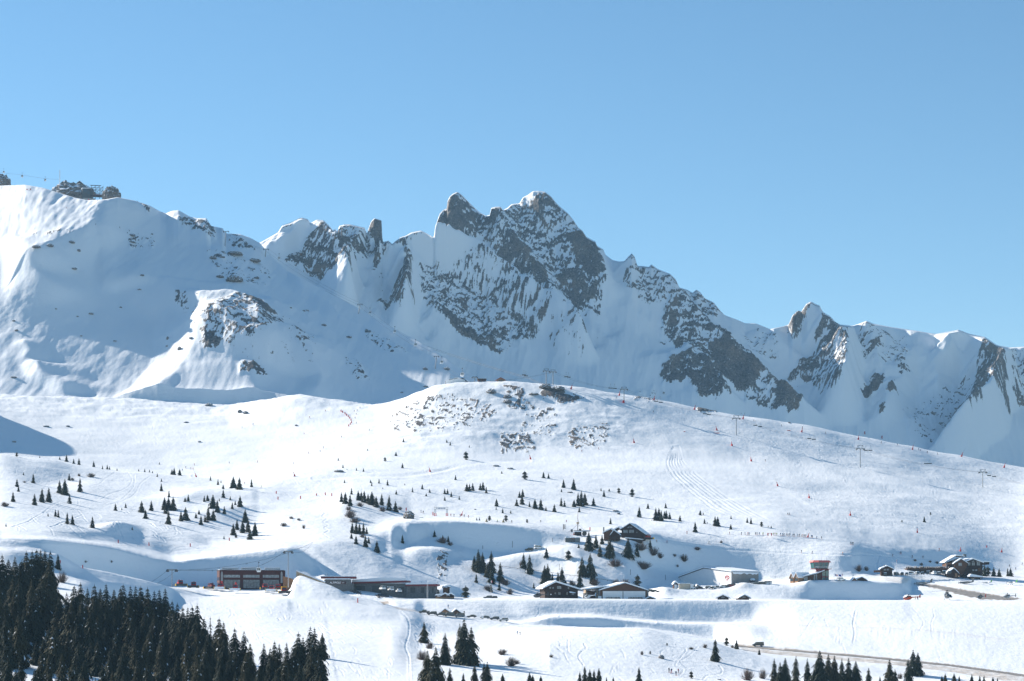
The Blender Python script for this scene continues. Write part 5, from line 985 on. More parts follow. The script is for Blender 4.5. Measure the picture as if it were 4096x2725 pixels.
# ---- chalets on the right
s_ = Site('wooden_hut', 3435, 2325, 1206, .1, 'low wooden twin gable hut beside white car and flags', 'hut'); s_.house(-14, 32, 4, 15, 12, 0, 34, 'dark_wood', o=4, snow=3); s_.house(-30, -10, 2, 11, -21, -8, 14, 'wood', o=4, snow=3)
s_ = Site('wooden_hut', 3547, 2286, 1300, 0, 'lone snow roofed hut in the snow below the traverse', 'hut'); s_.house(-22, 22, 10, 20, 0, 0, 30, 'dark_wood', o=7, snow=4); s_.windows([(-12,-4,4,10),(0,8,4,10)], 0, 'pale_glass'); s_.box('fence_panel', 'wood', -52, -20, 0, 2, -4, 4); s_.box('chimney', 'stone', -10, -6, 10, 14, 18, 26)
r1 = Site('restaurant_chalet', 3872, 2298, 1342, .08, 'big brown restaurant chalet with snowy roof and long terrace', 'restaurant')
r1.house(-18, 62, 46, 60, 22, 10, 120, 'dark_wood', o=6, snow=5, zb=-10); r1.house(-56, -4, 44, 60, -30, -2, 60, 'wood', o=6, snow=4, zb=-4); r1.put(MB().prism([(-80, 32), (-40, 32), (-40, 58), (-62, 50), (-80, 44)], 30, 90), 'wing', 'wood'); r1.roof(-86, -8, 70, 74, -40, 26, 96, o=3, snow=4, zel=48)
r1.windows([(-38,-24,36,48),(2,12,36,48),(18,30,36,48),(38,52,36,50)], 8.6, 'pale_glass', frame='dark_wood'); r1.windows([(-40,-26,34,46)], -2.2, 'pale_glass', frame='wood'); r1.put(MB().prism([(16, 51), (28, 51), (28, 56)], 8, 9.4), 'window', 'pale_glass'); r1.put(MB().prism([(36, 56), (36, 51), (50, 51)], 8, 9.4), 'window', 'pale_glass')
r1.windows([(20,28,14,20),(32,40,14,20)], 9, 'pale_glass'); r1.box('door', 'wood', 44, 54, 8.8, 10.4, 12, 26)
r1.put(MB().box(-6, 60, -2, 10, 28, 33), 'balcony', 'dark_wood'); r1.put(MB().box(-86, -58, 20, 32, 40, 46), 'balcony', 'light_wood'); r1.put(MB().box(-4, 8, 50, 62, 70, 82), 'chimney', 'stone'); r1.put(MB().box(60, 96, 30, 110, 40, 50), 'porch', 'dark_wood'); r1.put(MB().box(58, 102, 26, 112, 50, 55), 'roof_snow', 'snow')
te = r1.put(MB().box(-246, -62, 6, 70, 6, 24), 'terrace', 'dark_wood'); b = MB(); rr = random.Random(5)
for k in range(70):
    x = -240 + k * 2.6 + rr.uniform(-.6, .6); b.box(x, x + rr.uniform(.6, 1.6), 10 + rr.uniform(0, 40), 11 + rr.uniform(40, 44) * 0 + 40, 24, 24 + rr.uniform(3, 9))
r1.put(b, 'terrace_furniture', 'cloth_grey', te); r1.put(MB().box(-246, -62, 4.6, 6, 21, 25), 'railing', 'wood', te)
for x in (-84, -58): r1.put(MB().tube([(x, 10, 24), (x, 10, 34), (x, 10, 60)], 3.4, 8, .6), 'folded_parasol', 'cloth_grey')
st = r1.put(MB().prism([(-26, -18), (-18, -18), (-2, 22), (-2, 28), (-8, 28)], -14, -8), 'stairs', 'dark_wood')
s_ = Site('wooden_hut', 3814, 2298, 1336, .15, 'wooden lean-to hut at foot of the restaurant stairs', 'hut'); s_.house(-26, 20, 4, 22, 0, 0, 30, 'dark_wood', o=5, snow=4, zb=-24); s_.box('door', 'light_wood', 6, 16, -.8, .3, -12, 4)
s_ = Site('wooden_hut', 3898, 2326, 1334, .1, 'dark hut with flat snowy roof below the restaurant', 'hut'); s_.put(MB().box(-16, 24, 0, 24, -16, 16), 'wall', 'dark_wood'); s_.put(MB().prism([(-24, 16), (34, 14), (34, 16), (-24, 18.5)], -8, 30), 'roof', 'wood'); s_.put(MB().prism([(-23, 18.6), (33, 16.2), (32, 21), (-16, 30), (-22, 24)], -7, 28), 'roof_snow', 'snow'); s_.windows([(2,8,2,10),(12,18,2,10)], 0, 'pale_glass')
s_ = Site('wooden_shed', 3803, 2340, 1316, .2, 'low gabled shed with thick snow near the parked aeroplanes', 'shed'); s_.house(-26, 24, 2, 14, 2, 0, 30, 'dark_wood', o=6, snow=6)
# ---- gabled chalet in the middle of the slope
m_ = Site('gabled_chalet', 2520, 2150, 1292, -.25, 'big dark gabled chalet with two wide windows above tree bank', 'chalet')
m_.house(-34, 58, 14, 54, 0, 0, 110, 'dark_wood', o=7, snow=3, zel=33, zb=-14); m_.windows([(-28, -9, 18, 30), (-4, 16, 18, 30)], 0, 'pale_glass', frame='dark_wood'); m_.put(MB().prism([(-12, 38), (-2, 38), (-2, 46)], -.8, .3), 'window', 'pale_glass'); m_.put(MB().prism([(2, 46), (2, 38), (12, 38)], -.8, .3), 'window', 'pale_glass'); m_.windows([(26, 30, 18, 22)], 0, 'pale_glass')
m_.put(MB().prism([(-18, -4), (54, -10), (54, -7), (-18, 1)], -16, 0), 'porch_roof', 'snow'); m_.box('porch_wall', 'dark_wood', -16, 52, -14, 0, -24, -6); m_.put(MB().box(22, 26, 40, 46, 30, 44), 'chimney', 'stone')
m_.put(MB().box(-84, -34, 20, 80, -10, 20), 'wing', 'dark_wood'); m_.roof(-92, -34, 22, 40, -50, 20, 84, o=3, snow=6, zel=16)
n_ = Site('wooden_hut', 2443, 2138, 1286, -.15, 'low snowy wooden annex at left of the gabled chalet', 'hut'); n_.house(-28, 14, 6, 20, 2, 0, 40, 'wood', o=5, snow=5); n_.house(2, 36, -2, 14, 14, -14, 20, 'dark_wood', o=5, snow=5); n_.box('chimney', 'stone', -32, -28, 14, 20, 6, 30)
for i, (u, lb) in enumerate(((2271, 'left of three dark containers on the snow bank'), (2291, 'middle of three dark containers, with orange mark'), (2311, 'right of three dark containers on the snow bank'))):
    s_ = Site('container', u, 2167, 1286, .05, lb, 'container', 'row of dark containers'); s_.put(MB().box(-9.5, 9.5, 0, 18, -6, 15), 'body', ['slate_paint', 'navy_paint', 'grey_paint'][i]); s_.box('snow_cap', 'snow', -9, 9, 1, 17, 15, 18)
    if i == 1: s_.box('stripe', 'orange_red', -5, 5, -.6, .2, 11, 12.4)
# terrace bar by the mast
s_ = Site('barrel_hut', 2338, 2140, 1300, 0, 'round black barrel hut with snow on terrace by mast', 'hut'); s_.put(MB().prism([(9*math.cos(k*math.pi/8), 9*math.sin(k*math.pi/8) + 6) for k in range(16)], 0, 24), 'shell', 'dark_wood'); s_.put(MB().prism([(7.5*math.cos(k*math.pi/8), 7.5*math.sin(k*math.pi/8) + 6) for k in range(16)], -.8, 0), 'door', 'black_paint'); s_.put(MB().prism([(-10, 6), (10, 6), (8, 13), (0, 17), (-8, 13)], 1, 24), 'snow_cap', 'snow')
s_ = Site('snow_bar', 2310, 2132, 1306, 0, 'snow covered bar counter with dark boards at mast foot', 'bar'); s_.box('counter', 'dark_wood', -12, 16, 0, 12, -10, 4); s_.box('snow_cap', 'snow', -13, 17, -1, 13, 4, 8); s_.box('board', 'black_paint', 6, 16, 14, 15, 8, 17); s_.box('board', 'navy_paint', -27, -18, 14, 15, 4, 15); s_.put(MB().prism([(-18, -8), (-12, -8), (-15, 4)], 0, 6), 'tent', 'orange_red'); s_.box('awning', 'dark_wood', 18, 50, 4, 14, 6, 8.5); s_.box('awning_snow', 'snow', 18, 50, 3, 13, 8.5, 11)
ms = Site('striped_mast', 2311, 2136, 1312, 0, 'tall brown mast with crow nest and bunting on snowy terrace', 'mast'); ms.put(MB().tube([(0, 0, -8), (0, 0, 42)], 1.6, 6), 'mast_pole', 'dark_wood'); ms.put(MB().tube([(2, 0, 46), (0, 0, 60), (1, 0, 92)], 1.5, 6, .5), 'top_pole', 'red_trim'); ms.put(MB().tube([(0, 0, 40), (0, 0, 47)], 5, 8, 6), 'crow_nest', 'tan_stone'); ms.box('yard', 'dark_wood', -17, 17, -1, 1, 12, 14)
b = MB(); 
for sx in (-1, 1): b.tube([(0, 0, 40), (sx * 20, 0, 20), (sx * 38, 0, 8)], .25, 3)
ms.put(b, 'bunting_line', 'cable')
b = MB()
for sx in (-1, 1):
    for k in range(12):
        t = (k + 1) / 13; x, z = sx * 38 * t, 40 - 33 * t - 8 * t * (1 - t); b.slot = k % 3; b.add([(x - .9, 0, z), (x + .9, 0, z), (x, 0, z - 2)], [(0, 1, 2)])
ms.put(b, 'pennant', ['flag_red', 'light_wood', 'flag_white'])
s_ = Site('signpost', 2253, 2118, 1318, 0, 'dark wooden signpost with five boards on terrace edge', 'signpost'); s_.put(MB().tube([(0, 0, -6), (0, 0, 21)], 1, 5), 'post', 'dark_wood')
for k in range(5): s_.box('board', 'dark_wood', 0, 10 - k % 2, -1, 1, 2 + k * 3.8, 4 + k * 3.8)
# timing gate
tg = Site('timing_gate', 1765, 2063, 1346, 0, 'tall start gate of thin poles with white banner on piste', 'gate')
for x in (-27, -21, 20, 26): tg.put(MB().tube([(x, 0, -2), (x, 0, 37)], .55, 5), 'pole', 'steel'); tg.put(MB().tube([(x, 0, -2), (x, 0, 10)], 1.7, 8), 'pad', 'red_paint')
for z in (26, 33): tg.put(MB().tube([(-31, 0, z), (29, 0, z)], .5, 5), 'crossbar', 'steel')
tg.box('banner', 'white_panel', -20, 18, -.2, .2, 26.6, 32.4); tg.box('side_banner', 'white_panel', 21, 25, -.2, .2, 10, 26); tg.box('side_banner', 'white_panel', -26.5, -22, -.2, .2, 10, 26)
for x0, x1 in ((-12, -4), (-2, 6), (9, 14)): tg.box('banner_print', 'flag_blue', x0, x1, -.5, -.25, 28.6, 30.4)
fg = Site('finish_arch', 3079, 2142, 1352, 0, 'low red inflatable arch in the line of skiers', 'arch')
for x in (-9, 5): fg.box('leg', 'red_paint', x, x + 4, 0, 3, -1, 8)
fg.box('beam', 'red_paint', -10, 10, 0, 3, 8, 9.5)
for u, v, lb in ((1946, 2088, 'left of two tan tipi tents before dark pines'), (2013, 2090, 'right of two tan tipi tents before dark pines')):
    p = ground(u, v); s = p.y / FPX; o = empty('tipi_tent', p, 0, 1, lb, 'tent', 'tan tipi tents'); MB().tube([(0, 0, -.3), (0, 0, 14 * s)], 7 * s, 8, .3 * s).obj('canvas', 'sand_cloth', o); MB().tube([(0, 0, 12.5 * s), (.6 * s, 0, 16 * s)], .3 * s, 4).obj('pole', 'wood', o)
s_ = Site('wooden_hut', 1636, 2050, 1350, .2, 'tiny tan hut buried in snow on the crag top', 'hut'); s_.house(-9, 9, 1, 5, 0, 0, 12, 'light_wood', o=3, snow=3)
s_ = Site('crate', 1686, 2076, 1344, .1, 'pale low crate on the snow below the timing gate', 'crate'); s_.box('body', 'beige_panel', -10, 7, 0, 8, -2, 6); s_.box('door', 'dark_wood', 4, 6, -.5, .2, 1, 4); s_.box('snow_cap', 'snow', -10, 6, .3, 7.6, 6, 7.4)
# ---- lift station and cabins on the knoll
ls = Site('lift_station', 1824, 1538, 1900, -.1, 'white streamlined chairlift station on the rocky knoll crest', 'lift station')
ls.put(MB().prism([(-38, 8), (-34, 3), (30, 6), (36, 12), (36, 15), (12, 27), (6, 28), (-30, 20), (-40, 13)], 0, 26), 'shell', 'white_paint'); ls.put(MB().prism([(-28, 17.5), (6, 24), (6, 26), (-28, 19)], -.6, .2), 'window', 'glass'); ls.put(MB().prism([(12, 26), (34, 20), (38, 12), (46, 11), (40, 17), (30, 25)], 4, 22), 'machine_deck', 'dark_steel')
for x in (-44, -14, 18): ls.put(MB().tube([(x, 10, -12), (x, 10, 14)], 1.2, 6), 'leg', 'steel')
ls.box('beam', 'steel', -44, 20, 9, 11, 0, 2); ls.box('cabin', 'wood', 20, 44, 2, 18, -6, 3); ls.box('cabin_snow', 'snow', 18, 46, 1, 19, 3, 6)
s_ = Site('lift_cabin_hut', 1928, 1534, 1905, .1, 'red brown control hut beside a small lift pylon', 'hut'); s_.put(MB().box(-15, 16, 0, 24, -6, 14), 'wall', 'red_cladding'); s_.box('roof', 'dark_wood', -18, 18, -3, 26, 14, 19); s_.box('roof_snow', 'snow', -17, 17, -1, 25, 19, 20.5); s_.box('lower_wall', 'white_panel', -14, 8, -.8, .2, -6, 4); s_.windows([(-8, -3, 7, 11)], 0)
s_ = Site('wooden_hut', 2002, 1529, 1905, .1, 'small orange brown chalet hut on the knoll crest', 'hut'); s_.house(-14, 16, 10, 18, 0, 0, 22, 'light_wood', o=6, snow=0, m='red_trim', zb=-8); s_.windows([(-8, -2, 3, 9), (1, 7, 3, 9)], 0)
s_ = Site('wooden_hut', 1203, 1021, 2950, .2, 'tiny rust coloured hut on the sunlit high snowfield', 'hut'); p = ground(1203, 1021, 23.5); s_.root.location = p; s_.s = p.y / FPX; s_.box('wall', 'wood', -5, 5, 0, 9, -2, 7); s_.box('roof', 'dark_wood', -6, 6, -1, 10, 7, 8)
p = ground(1216, 1021, 23.5); MB().tube([p, p + Vector((0, 0, 6))], .35, 5).obj('snow_blast_mast', 'dark_steel'); setp(bpy.data.objects['snow_blast_mast'], 'thin dark mast beside tiny rust coloured hut', 'mast')
# ================================================================== vehicles (metres, nose towards +x)
def wheel(parent, x, y, r, w=.24):
    o = MB().tube([(0, -w/2, 0), (0, w/2, 0)], r, 12).obj('wheel', 'black_rubber', parent); o.location = (x, y, r)
    MB().tube([(0, -w/2 - .015, 0), (0, w/2 + .015, 0)], r * .55, 8).obj('rim', 'steel', o); return o
CAR = {'suv':   (4.7, .93, [(-2.3,.38),(2.25,.38),(2.35,.62),(2.3,.92),(1.25,1.06),(-2.3,1.1)], [(-2.22,1.08),(1.15,1.05),(.45,1.62),(-2.0,1.66)]),
       'van':   (5.0, .97, [(-2.5,.36),(2.4,.36),(2.5,.7),(2.35,1.0),(1.6,1.15),(-2.5,1.15)], [(-2.46,1.13),(1.6,1.13),(.9,1.9),(-2.4,1.95)]),
       'sedan': (4.6, .90, [(-2.3,.34),(2.25,.34),(2.32,.55),(2.2,.82),(1.1,.95),(-2.3,.98)], [(-1.9,.96),(1.0,.94),(.3,1.40),(-1.2,1.42)]),
       'pickup':(5.2, .96, [(-2.6,.5),(2.4,.5),(2.5,.75),(2.4,1.08),(1.3,1.18),(-2.6,1.18)], [(-1.2,1.16),(1.2,1.16),(.6,1.8),(-1.0,1.84)])}
def car(u, v, kind, paint, label, rz=math.pi, group=None, snow=False, y=None, dz=0, name='parked_car', cat='car'):
    p = ground(u, v) if y is None else pix(u, v, y)
    L_, hw, body, cabin = CAR[kind]
    o = empty(name, p + Vector((0, 0, dz)), rz, 1.0, label, cat, group)
    MB().prism(body, -hw, hw).obj('body', paint, o)
    c = MB().prism(cabin, -hw + .07, hw - .07).obj('window', 'glass', o)
    top = [(q[0], q[1]) for q in cabin[2:]]
    x1, z1 = cabin[2]; x0, z0 = cabin[3]
    r_ = MB().prism([(x0 - .03, z0 - .05), (x1 + .03, z1 - .05), (x1 - .05, z1 + .05), (x0 + .03, z0 + .05)], -hw + .1, hw - .1)
    for sy in (-1, 1):
        for xp in (cabin[0][0] + .1, (cabin[0][0] + cabin[1][0]) / 2 - .1): r_.box(xp, xp + .13, sy * (hw - .075), sy * (hw - .04), cabin[0][1], z0)
    r_.obj('roof', paint, o)
    for sy in (-1, 1):
        for sx in (-.31, .30): wheel(o, sx * L_, sy * (hw - .1), .36)
        MB().box(body[2][0] - .12, body[2][0] + .03, sy * (hw - .42) - .16, sy * (hw - .42) + .16, .62, .82).obj('headlight', 'lamp_clear', o)
    if snow:
        MB().prism([(x0 + .05, z0 + .05), (x1 - .1, z1 + .05), (x1 - .2, z1 + .32), (x0 + .2, z0 + .36)], -hw + .12, hw - .12).obj('snow_cover', 'snow', o)
        MB().prism([(cabin[1][0], body[4][1] + .02), (body[3][0] - .1, body[3][1] + .1), (body[3][0] - .3, body[3][1] + .28), (cabin[1][0] + .05, body[4][1] + .22)], -hw + .1, hw - .1).obj('snow_cover', 'snow', o)
    return o
pk = 'cars parked in the row under the platform'
for a in [(1696,2457,'pickup','black_paint','black pickup at left end of row below the twin huts'),(1728,2462,'suv','black_paint','black off-roader second in row, white wheel on its side'),(1762,2466,'suv','navy_paint','dark blue off-roader third in row before the tan hut'),
          (1796,2468,'van','slate_paint','dark grey van, left one of two vans in row'),(1838,2471,'van','grey_paint','paler grey van, right one of two vans in row'),(1886,2473,'sedan','black_paint','low black saloon left of white notice board'),
          (1940,2477,'sedan','slate_paint','dark saloon right of white notice board'),(1978,2482,'suv','navy_paint','dark estate second from right end of row'),(2014,2488,'suv','silver_paint','silver estate at right end of row below platform')]:
    car(a[0], a[1], a[2], a[3], a[4], math.pi + .12, pk, dz=.22)
sb = Site('notice_board', 1930, 2476, 1047, .2, 'white notice board on posts between two dark parked cars', 'notice board')
sb.root.location = ground(1930, 2476); sb.box('board', 'white_panel', -4, 4, 0, .6, 3, 12); sb.put(MB().tube([(-4.4, 0, -4), (-4.4, 0, 16)], .5, 5), 'post', 'steel'); sb.put(MB().tube([(4.4, 0, -4), (4.4, 0, 13)], .5, 5), 'post', 'steel')
for u, v, lb, rz, m in ((1780, 2462, 'left tan gabled hut with open front behind parked cars', 0, 'light_wood'), (1824, 2464, 'right brown gabled hut with trusses behind parked vans', .15, 'wood')):
    s_ = Site('wooden_hut', u, v, 1056, rz, lb, 'hut', 'huts behind the parked cars'); s_.house(-18, 22, 10, 25, 0, 0, 26, m, o=4, snow=3)
    if m == 'wood': s_.put(MB().tube([(-6, -4.4, 12), (0, -4.4, 22), (6, -4.4, 12)], .7, 4), 'truss', 'light_wood'); s_.put(MB().tube([(-8, -4.4, 13), (8, -4.4, 13)], .7, 4), 'truss', 'light_wood')
rs = Site('round_sign', 1857, 2468, 1052, 0, 'dark round road sign at right of the brown hut', 'sign'); rs.put(MB().tube([(0, 0, -2), (0, 0, 20)], .5, 5), 'post', 'steel'); rs.put(MB().tube([(0, -.6, 20), (0, .2, 20)], 3.2, 12), 'disc', 'dark_wood')
for a in [(1530,2360,'van','white_paint','white box van in front of the stone workshop'),(1563,2364,'suv','white_paint','white car beside lettered workshop sign'),(1595,2370,'sedan','white_paint','snowy white saloon before workshop right door')]:
    car(a[0], a[1], a[2], a[3], a[4], math.pi * .62, 'white cars by the workshop', a[2] == 'sedan', 1098)
for a in [(1952,2394,'suv','slate_paint','dark green grey car on platform edge left of dark chalet'),(1978,2394,'sedan','black_paint','black car end-on at platform edge left of dark chalet')]:
    car(a[0], a[1], a[2], a[3], a[4], math.pi if a[2] == 'suv' else 1.9, None, False, 1112, -.25)
car(2117, 2203, 'suv', 'black_paint', 'dark car nosed into snow on the shaded bank road', math.pi - .3); car(2154, 2196, 'van', 'white_paint', 'white van half buried on the shaded bank road', .25, None, True)
car(3032, 2586, 'van', 'black_paint', 'black van driving on the road at lower right', math.pi + .1, None, False, None, 0, 'van', 'van')
# parked along the shelf before the warehouse
for i, a in enumerate([(2680,'sedan','navy_paint'),(2838,'suv','black_paint'),(2848,'sedan','white_paint'),(2875,'sedan','grey_paint'),(2890,'suv','white_paint'),(2904,'suv','slate_paint'),(2918,'van','red_paint'),(2934,'van','black_paint'),(2951,'sedan','navy_paint'),(2963,'suv','white_paint'),(2977,'suv','slate_paint'),(2993,'suv','white_paint'),(3006,'sedan','black_paint'),(3024,'pickup','navy_paint'),(3042,'van','black_paint'),(3052,'suv','silver_paint'),(3068,'van','white_paint')]):
    cn = {'navy_paint':'dark blue','black_paint':'black','white_paint':'white','grey_paint':'grey','slate_paint':'grey green','red_paint':'red','silver_paint':'silver'}[a[2]]
    v_ = float(np.interp(a[0], [2680, 2840, 2900, 3000, 3070], [2364, 2358, 2354, 2346, 2340]))
    car(a[0], v_, a[1], a[2], f"{cn} parked car, {nth(i, 17)} in row below white warehouse", RNG.uniform(-.5, .5) + (0 if i % 2 else math.pi), 'cars parked below the warehouse', i in (2, 9), float(np.interp(a[0], [2680, 3070], [1194, 1202])), .15)
for a in [(2603,'suv','black_paint','dark car peeping out right of the hangar'),(2620,'sedan','black_paint','second low black car right of the hangar wall')]: car(a[0], 2370, a[1], a[2], a[3], .2, None, False, 1170)
lorry = Site('lorry', 2774, 2357, 1199, 0, 'white lorry cab parked at right of beige container', 'lorry'); lorry.put(MB().prism([(-12, 0), (8, 0), (8, 13), (2, 20), (-10, 21), (-12, 14)], 0, 16), 'cab', 'white_paint'); lorry.put(MB().prism([(-1, 8), (7.6, 8), (7.6, 12.6), (2.4, 18)], -.5, 16.4), 'window', 'glass'); lorry.box('bed', 'grey_paint', 8, 20, 1, 15, 2, 12)
for x in (-7, 4, 15): lorry.put(MB().tube([(x, -.6, 1), (x, 2, 1)], 3, 10), 'wheel', 'black_rubber')
car(3365, 2323, 'suv', 'white_paint', 'cream white car parked right of control tower near flags', math.pi * .1, None, False, 1203)
# snow covered cars under the restaurant terrace
for i, u in enumerate((3541, 3562, 3586, 3606, 3626, 3646, 3668, 3690, 3714, 3736, 3756, 3776, 3796)):
    car(u, float(np.interp(u, [3540, 3650, 3800], [2305, 2301, 2297])), ['suv', 'sedan', 'van'][i % 3], ['slate_paint', 'white_paint', 'grey_paint', 'black_paint'][i % 4], f"snow covered car, {nth(i, 13)} in the row under the restaurant terrace", R(80 + 20 * math.sin(i * 2.3)), 'cars under the restaurant terrace', True, float(np.interp(u, [3540, 3800], [1300, 1330])), .1)
# ---- snow groomers
def groomer(u, v, label, rz=-1.5, m='red_paint', blade='steel', y=None, boom=False, tall=False):
    p = ground(u, v) if y is None else pix(u, v, y)
    o = empty('snow_groomer', p, rz, 1.0, label, 'snow groomer', 'snow groomers by the red garage')
    MB().prism([(-2.2, .7), (1.9, .7), (2.0, 1.2), (-2.2, 1.25)], -1.1, 1.1).obj('chassis', 'dark_steel', o)
    for s_ in (-1, 1): MB().prism([(-2.4, .35), (-1.9, 0), (1.9, 0), (2.4, .35), (2.3, .85), (-2.3, .85)], s_ * 1.75 - .55, s_ * 1.75 + .55).obj('track', 'black_rubber', o)
    MB().prism([(-.5, 1.2), (1.6, 1.2), (1.75, 1.7), (1.2, 2.75), (-.4, 2.8)], -1.05, 1.05).obj('cab', m, o)
    MB().prism([(1.69, 1.75), (1.8, 1.75), (1.28, 2.6), (1.2, 2.6)], -.9, .9).obj('window', 'glass', o)
    for s_ in (-1, 1): MB().prism([(-.2, 1.8), (1.45, 1.8), (1.1, 2.55), (-.2, 2.6)], s_ * 1.06 - .02, s_ * 1.06 + .02).obj('window', 'glass', o)
    MB().prism([(-2.2, 1.2), (-.6, 1.2), (-.6, 2.1), (-2.0, 2.0)], -1.0, 1.0).obj('engine_hood', m, o)
    MB().prism_x([(-2.6, .1), (2.6, .1), (2.6, 1.15), (-2.6, 1.15)], 2.9, 3.15).obj('blade', 'snow' if blade == 'snow' else blade, o)
    for s_ in (-1, 1): MB().prism([(2.6, .1), (3.5, .1), (3.4, 1.1), (2.7, 1.2)], s_ * 2.65 - .1, s_ * 2.65 + .1).obj('blade_wing', 'yellow_paint', o)
    MB().box(-3.6, -2.9, -2.4, 2.4, .15, .7).obj('tiller', 'dark_steel', o)
    b = MB(); b.tube([(-2.0, 0, 1.2), (-1.6, 0, 3.2)], .12, 6)
    if boom: b.tube([(-1.6, 0, 3.2), (1.0, 0, 3.9)], .16, 6); b.ball((-1.6, 0, 3.5), .5, 8, 6)
    b.obj('boom', m if boom else 'dark_steel', o)
    if tall: MB().box(-2.4, -.4, -1.2, 1.2, 1.2, 3.3).obj('crew_box', 'yellow_paint', o)
    return o
for a in [(720,2345,'far left red groomer parked at the dip beside pylon',-1.2,'red_paint','dark_steel',1030,False,False),(775,2352,'red groomer second from left above the wood rim',-1.5,'red_paint','dark_steel',1036,False,False),
          (845,2356,'dark red groomer end-on at left corner of the garage',2.2,'red_trim','dark_steel',1080,False,False),(884,2357,'red groomer with raised round arm before left garage corner',-1.7,'red_paint','snow',1072,True,False),(942,2363,'red groomer with boom before left garage door',-1.55,'red_paint','snow',1052,True,False),
          (1060,2359,'red groomer with yellow blade tip before right garage door',-1.35,'red_paint','dark_steel',1062,False,False),(1087,2366,'red groomer with snowy blade in front of right garage door',-1.57,'red_paint','snow',1046,False,False),(1112,2360,'red groomer behind the yellow boxed groomer',-1.45,'red_paint','dark_steel',1066,False,False),
          (1136,2374,'red groomer with yellow crew box at pylon foot',-1.4,'red_paint','dark_steel',1034,False,True)]:
    groomer(*a[:6], y=a[6], boom=a[7], tall=a[8])
o = groomer(2590, 2158, 'small red groomer beside the gabled chalet', .2, y=1295); o['group'] = 'snow groomers on the slopes'
car(3797, 2396, 'suv', 'black_paint', 'black tracked crew vehicle on the snow beside grey helicopter', -1.5, None, False, 1113, .5, 'tracked_vehicle', 'tracked vehicle')
# ---- helicopters and aeroplanes
def helicopter(u, v, paint, label, rz, y=1113, sc=1.0, belly=None):
    o = empty('helicopter', pix(u, v, y), rz, sc, label, 'helicopter', 'helicopters on the platform')
    b = MB(); prof = [(2.6, 1.5, .12), (2.2, 1.45, .6), (1.2, 1.5, .95), (0, 1.6, 1.0), (-1.0, 1.75, .8), (-1.8, 1.95, .35)]
    n = 10; base = len(b.v)
    for x, z, r_ in prof:
        for k in range(n): b.v.append((x, r_ * .95 * math.cos(2 * math.pi * k / n), z + r_ * math.sin(2 * math.pi * k / n)))
    for i in range(len(prof) - 1):
        for k in range(n): b.f.append((i*n+k, i*n+(k+1) % n, (i+1)*n+(k+1) % n, (i+1)*n+k)); b.m.append(0)
    b.f += [tuple(range(n)), tuple((len(prof)-1)*n + k for k in range(n-1, -1, -1))]; b.m += [0, 0]
    b.obj('fuselage', paint, o, True)
    b = MB(); b.prism([(2.45, 1.55), (2.0, 1.25), (.6, 1.75), (.5, 2.35), (1.3, 2.3)], -.86, .86); b.obj('canopy', 'glass', o)
    MB().tube([(-1.4, 0, 2.0), (-5.6, 0, 2.35)], .3, 8, .12).obj('tail_boom', paint, o)
    MB().prism([(-5.9, 1.5), (-5.3, 1.9), (-5.2, 2.6), (-5.7, 3.5), (-6.1, 3.5)], -.08, .08).obj('tail_fin', belly or paint, o)
    MB().box(-5.0, -4.4, -1.1, 1.1, 2.25, 2.32).obj('tailplane', paint, o)
    b = MB(); b.box(-6.4, -5.2, .14, .18, 2.38, 2.48); b.box(-5.85, -5.75, .14, .18, 1.6, 3.2); b.obj('tail_rotor', 'dark_steel', o)
    MB().box(-1.2, .9, -.55, .55, 2.4, 2.85).obj('engine_cowl', 'dark_steel', o)
    b = MB(); b.tube([(0, 0, 2.8), (0, 0, 3.35)], .12, 6); b.ball((0, 0, 3.35), .28, 8, 5); r_ = b.obj('rotor_mast', 'dark_steel', o)
    for k in range(3):
        bl = MB().prism_z([(.3, -.14), (5.2, -.14), (5.2, .14), (.3, .14)], -.03, .03).obj('blade', 'dark_steel', r_); bl.location = (0, 0, 3.32); bl.rotation_euler = (0, R(2), k * 2.094 + .35)
    for s_ in (-1, 1):
        b = MB(); b.tube([(2.2, s_ * 1.05, .25), (1.8, s_ * 1.05, .05), (-1.8, s_ * 1.05, .05)], .07, 5)
        for x in (1.1, -1.0): b.tube([(x, s_ * 1.05, .05), (x, s_ * .6, .9)], .05, 5)
        b.obj('skid', 'dark_steel', o)
    return o
helicopter(2152, 2396, 'dark_steel', 'dark helicopter parked at left corner of the dark chalet', 2.6, 1113)
helicopter(2352, 2398, 'white_paint', 'white and blue helicopter before the hangar side wall', -2.4, 1113, .95, 'blue_paint')
helicopter(3634, 2406, 'orange_red', 'bright red helicopter half hidden by the platform edge', math.pi - .1, 1114, 1.0)
helicopter(3788, 2402, 'grey_paint', 'grey helicopter facing the valley beside tracked vehicle', -1.75, 1113, 1.45)
helicopter(3922, 2401, 'navy_paint', 'dark helicopter with red belly left of runway end', -2.3, 1113, .9, 'red_paint')
helicopter(4030, 2401, 'silver_paint', 'silver helicopter at far right with upright tail', -2.55, 1113, 1.0)
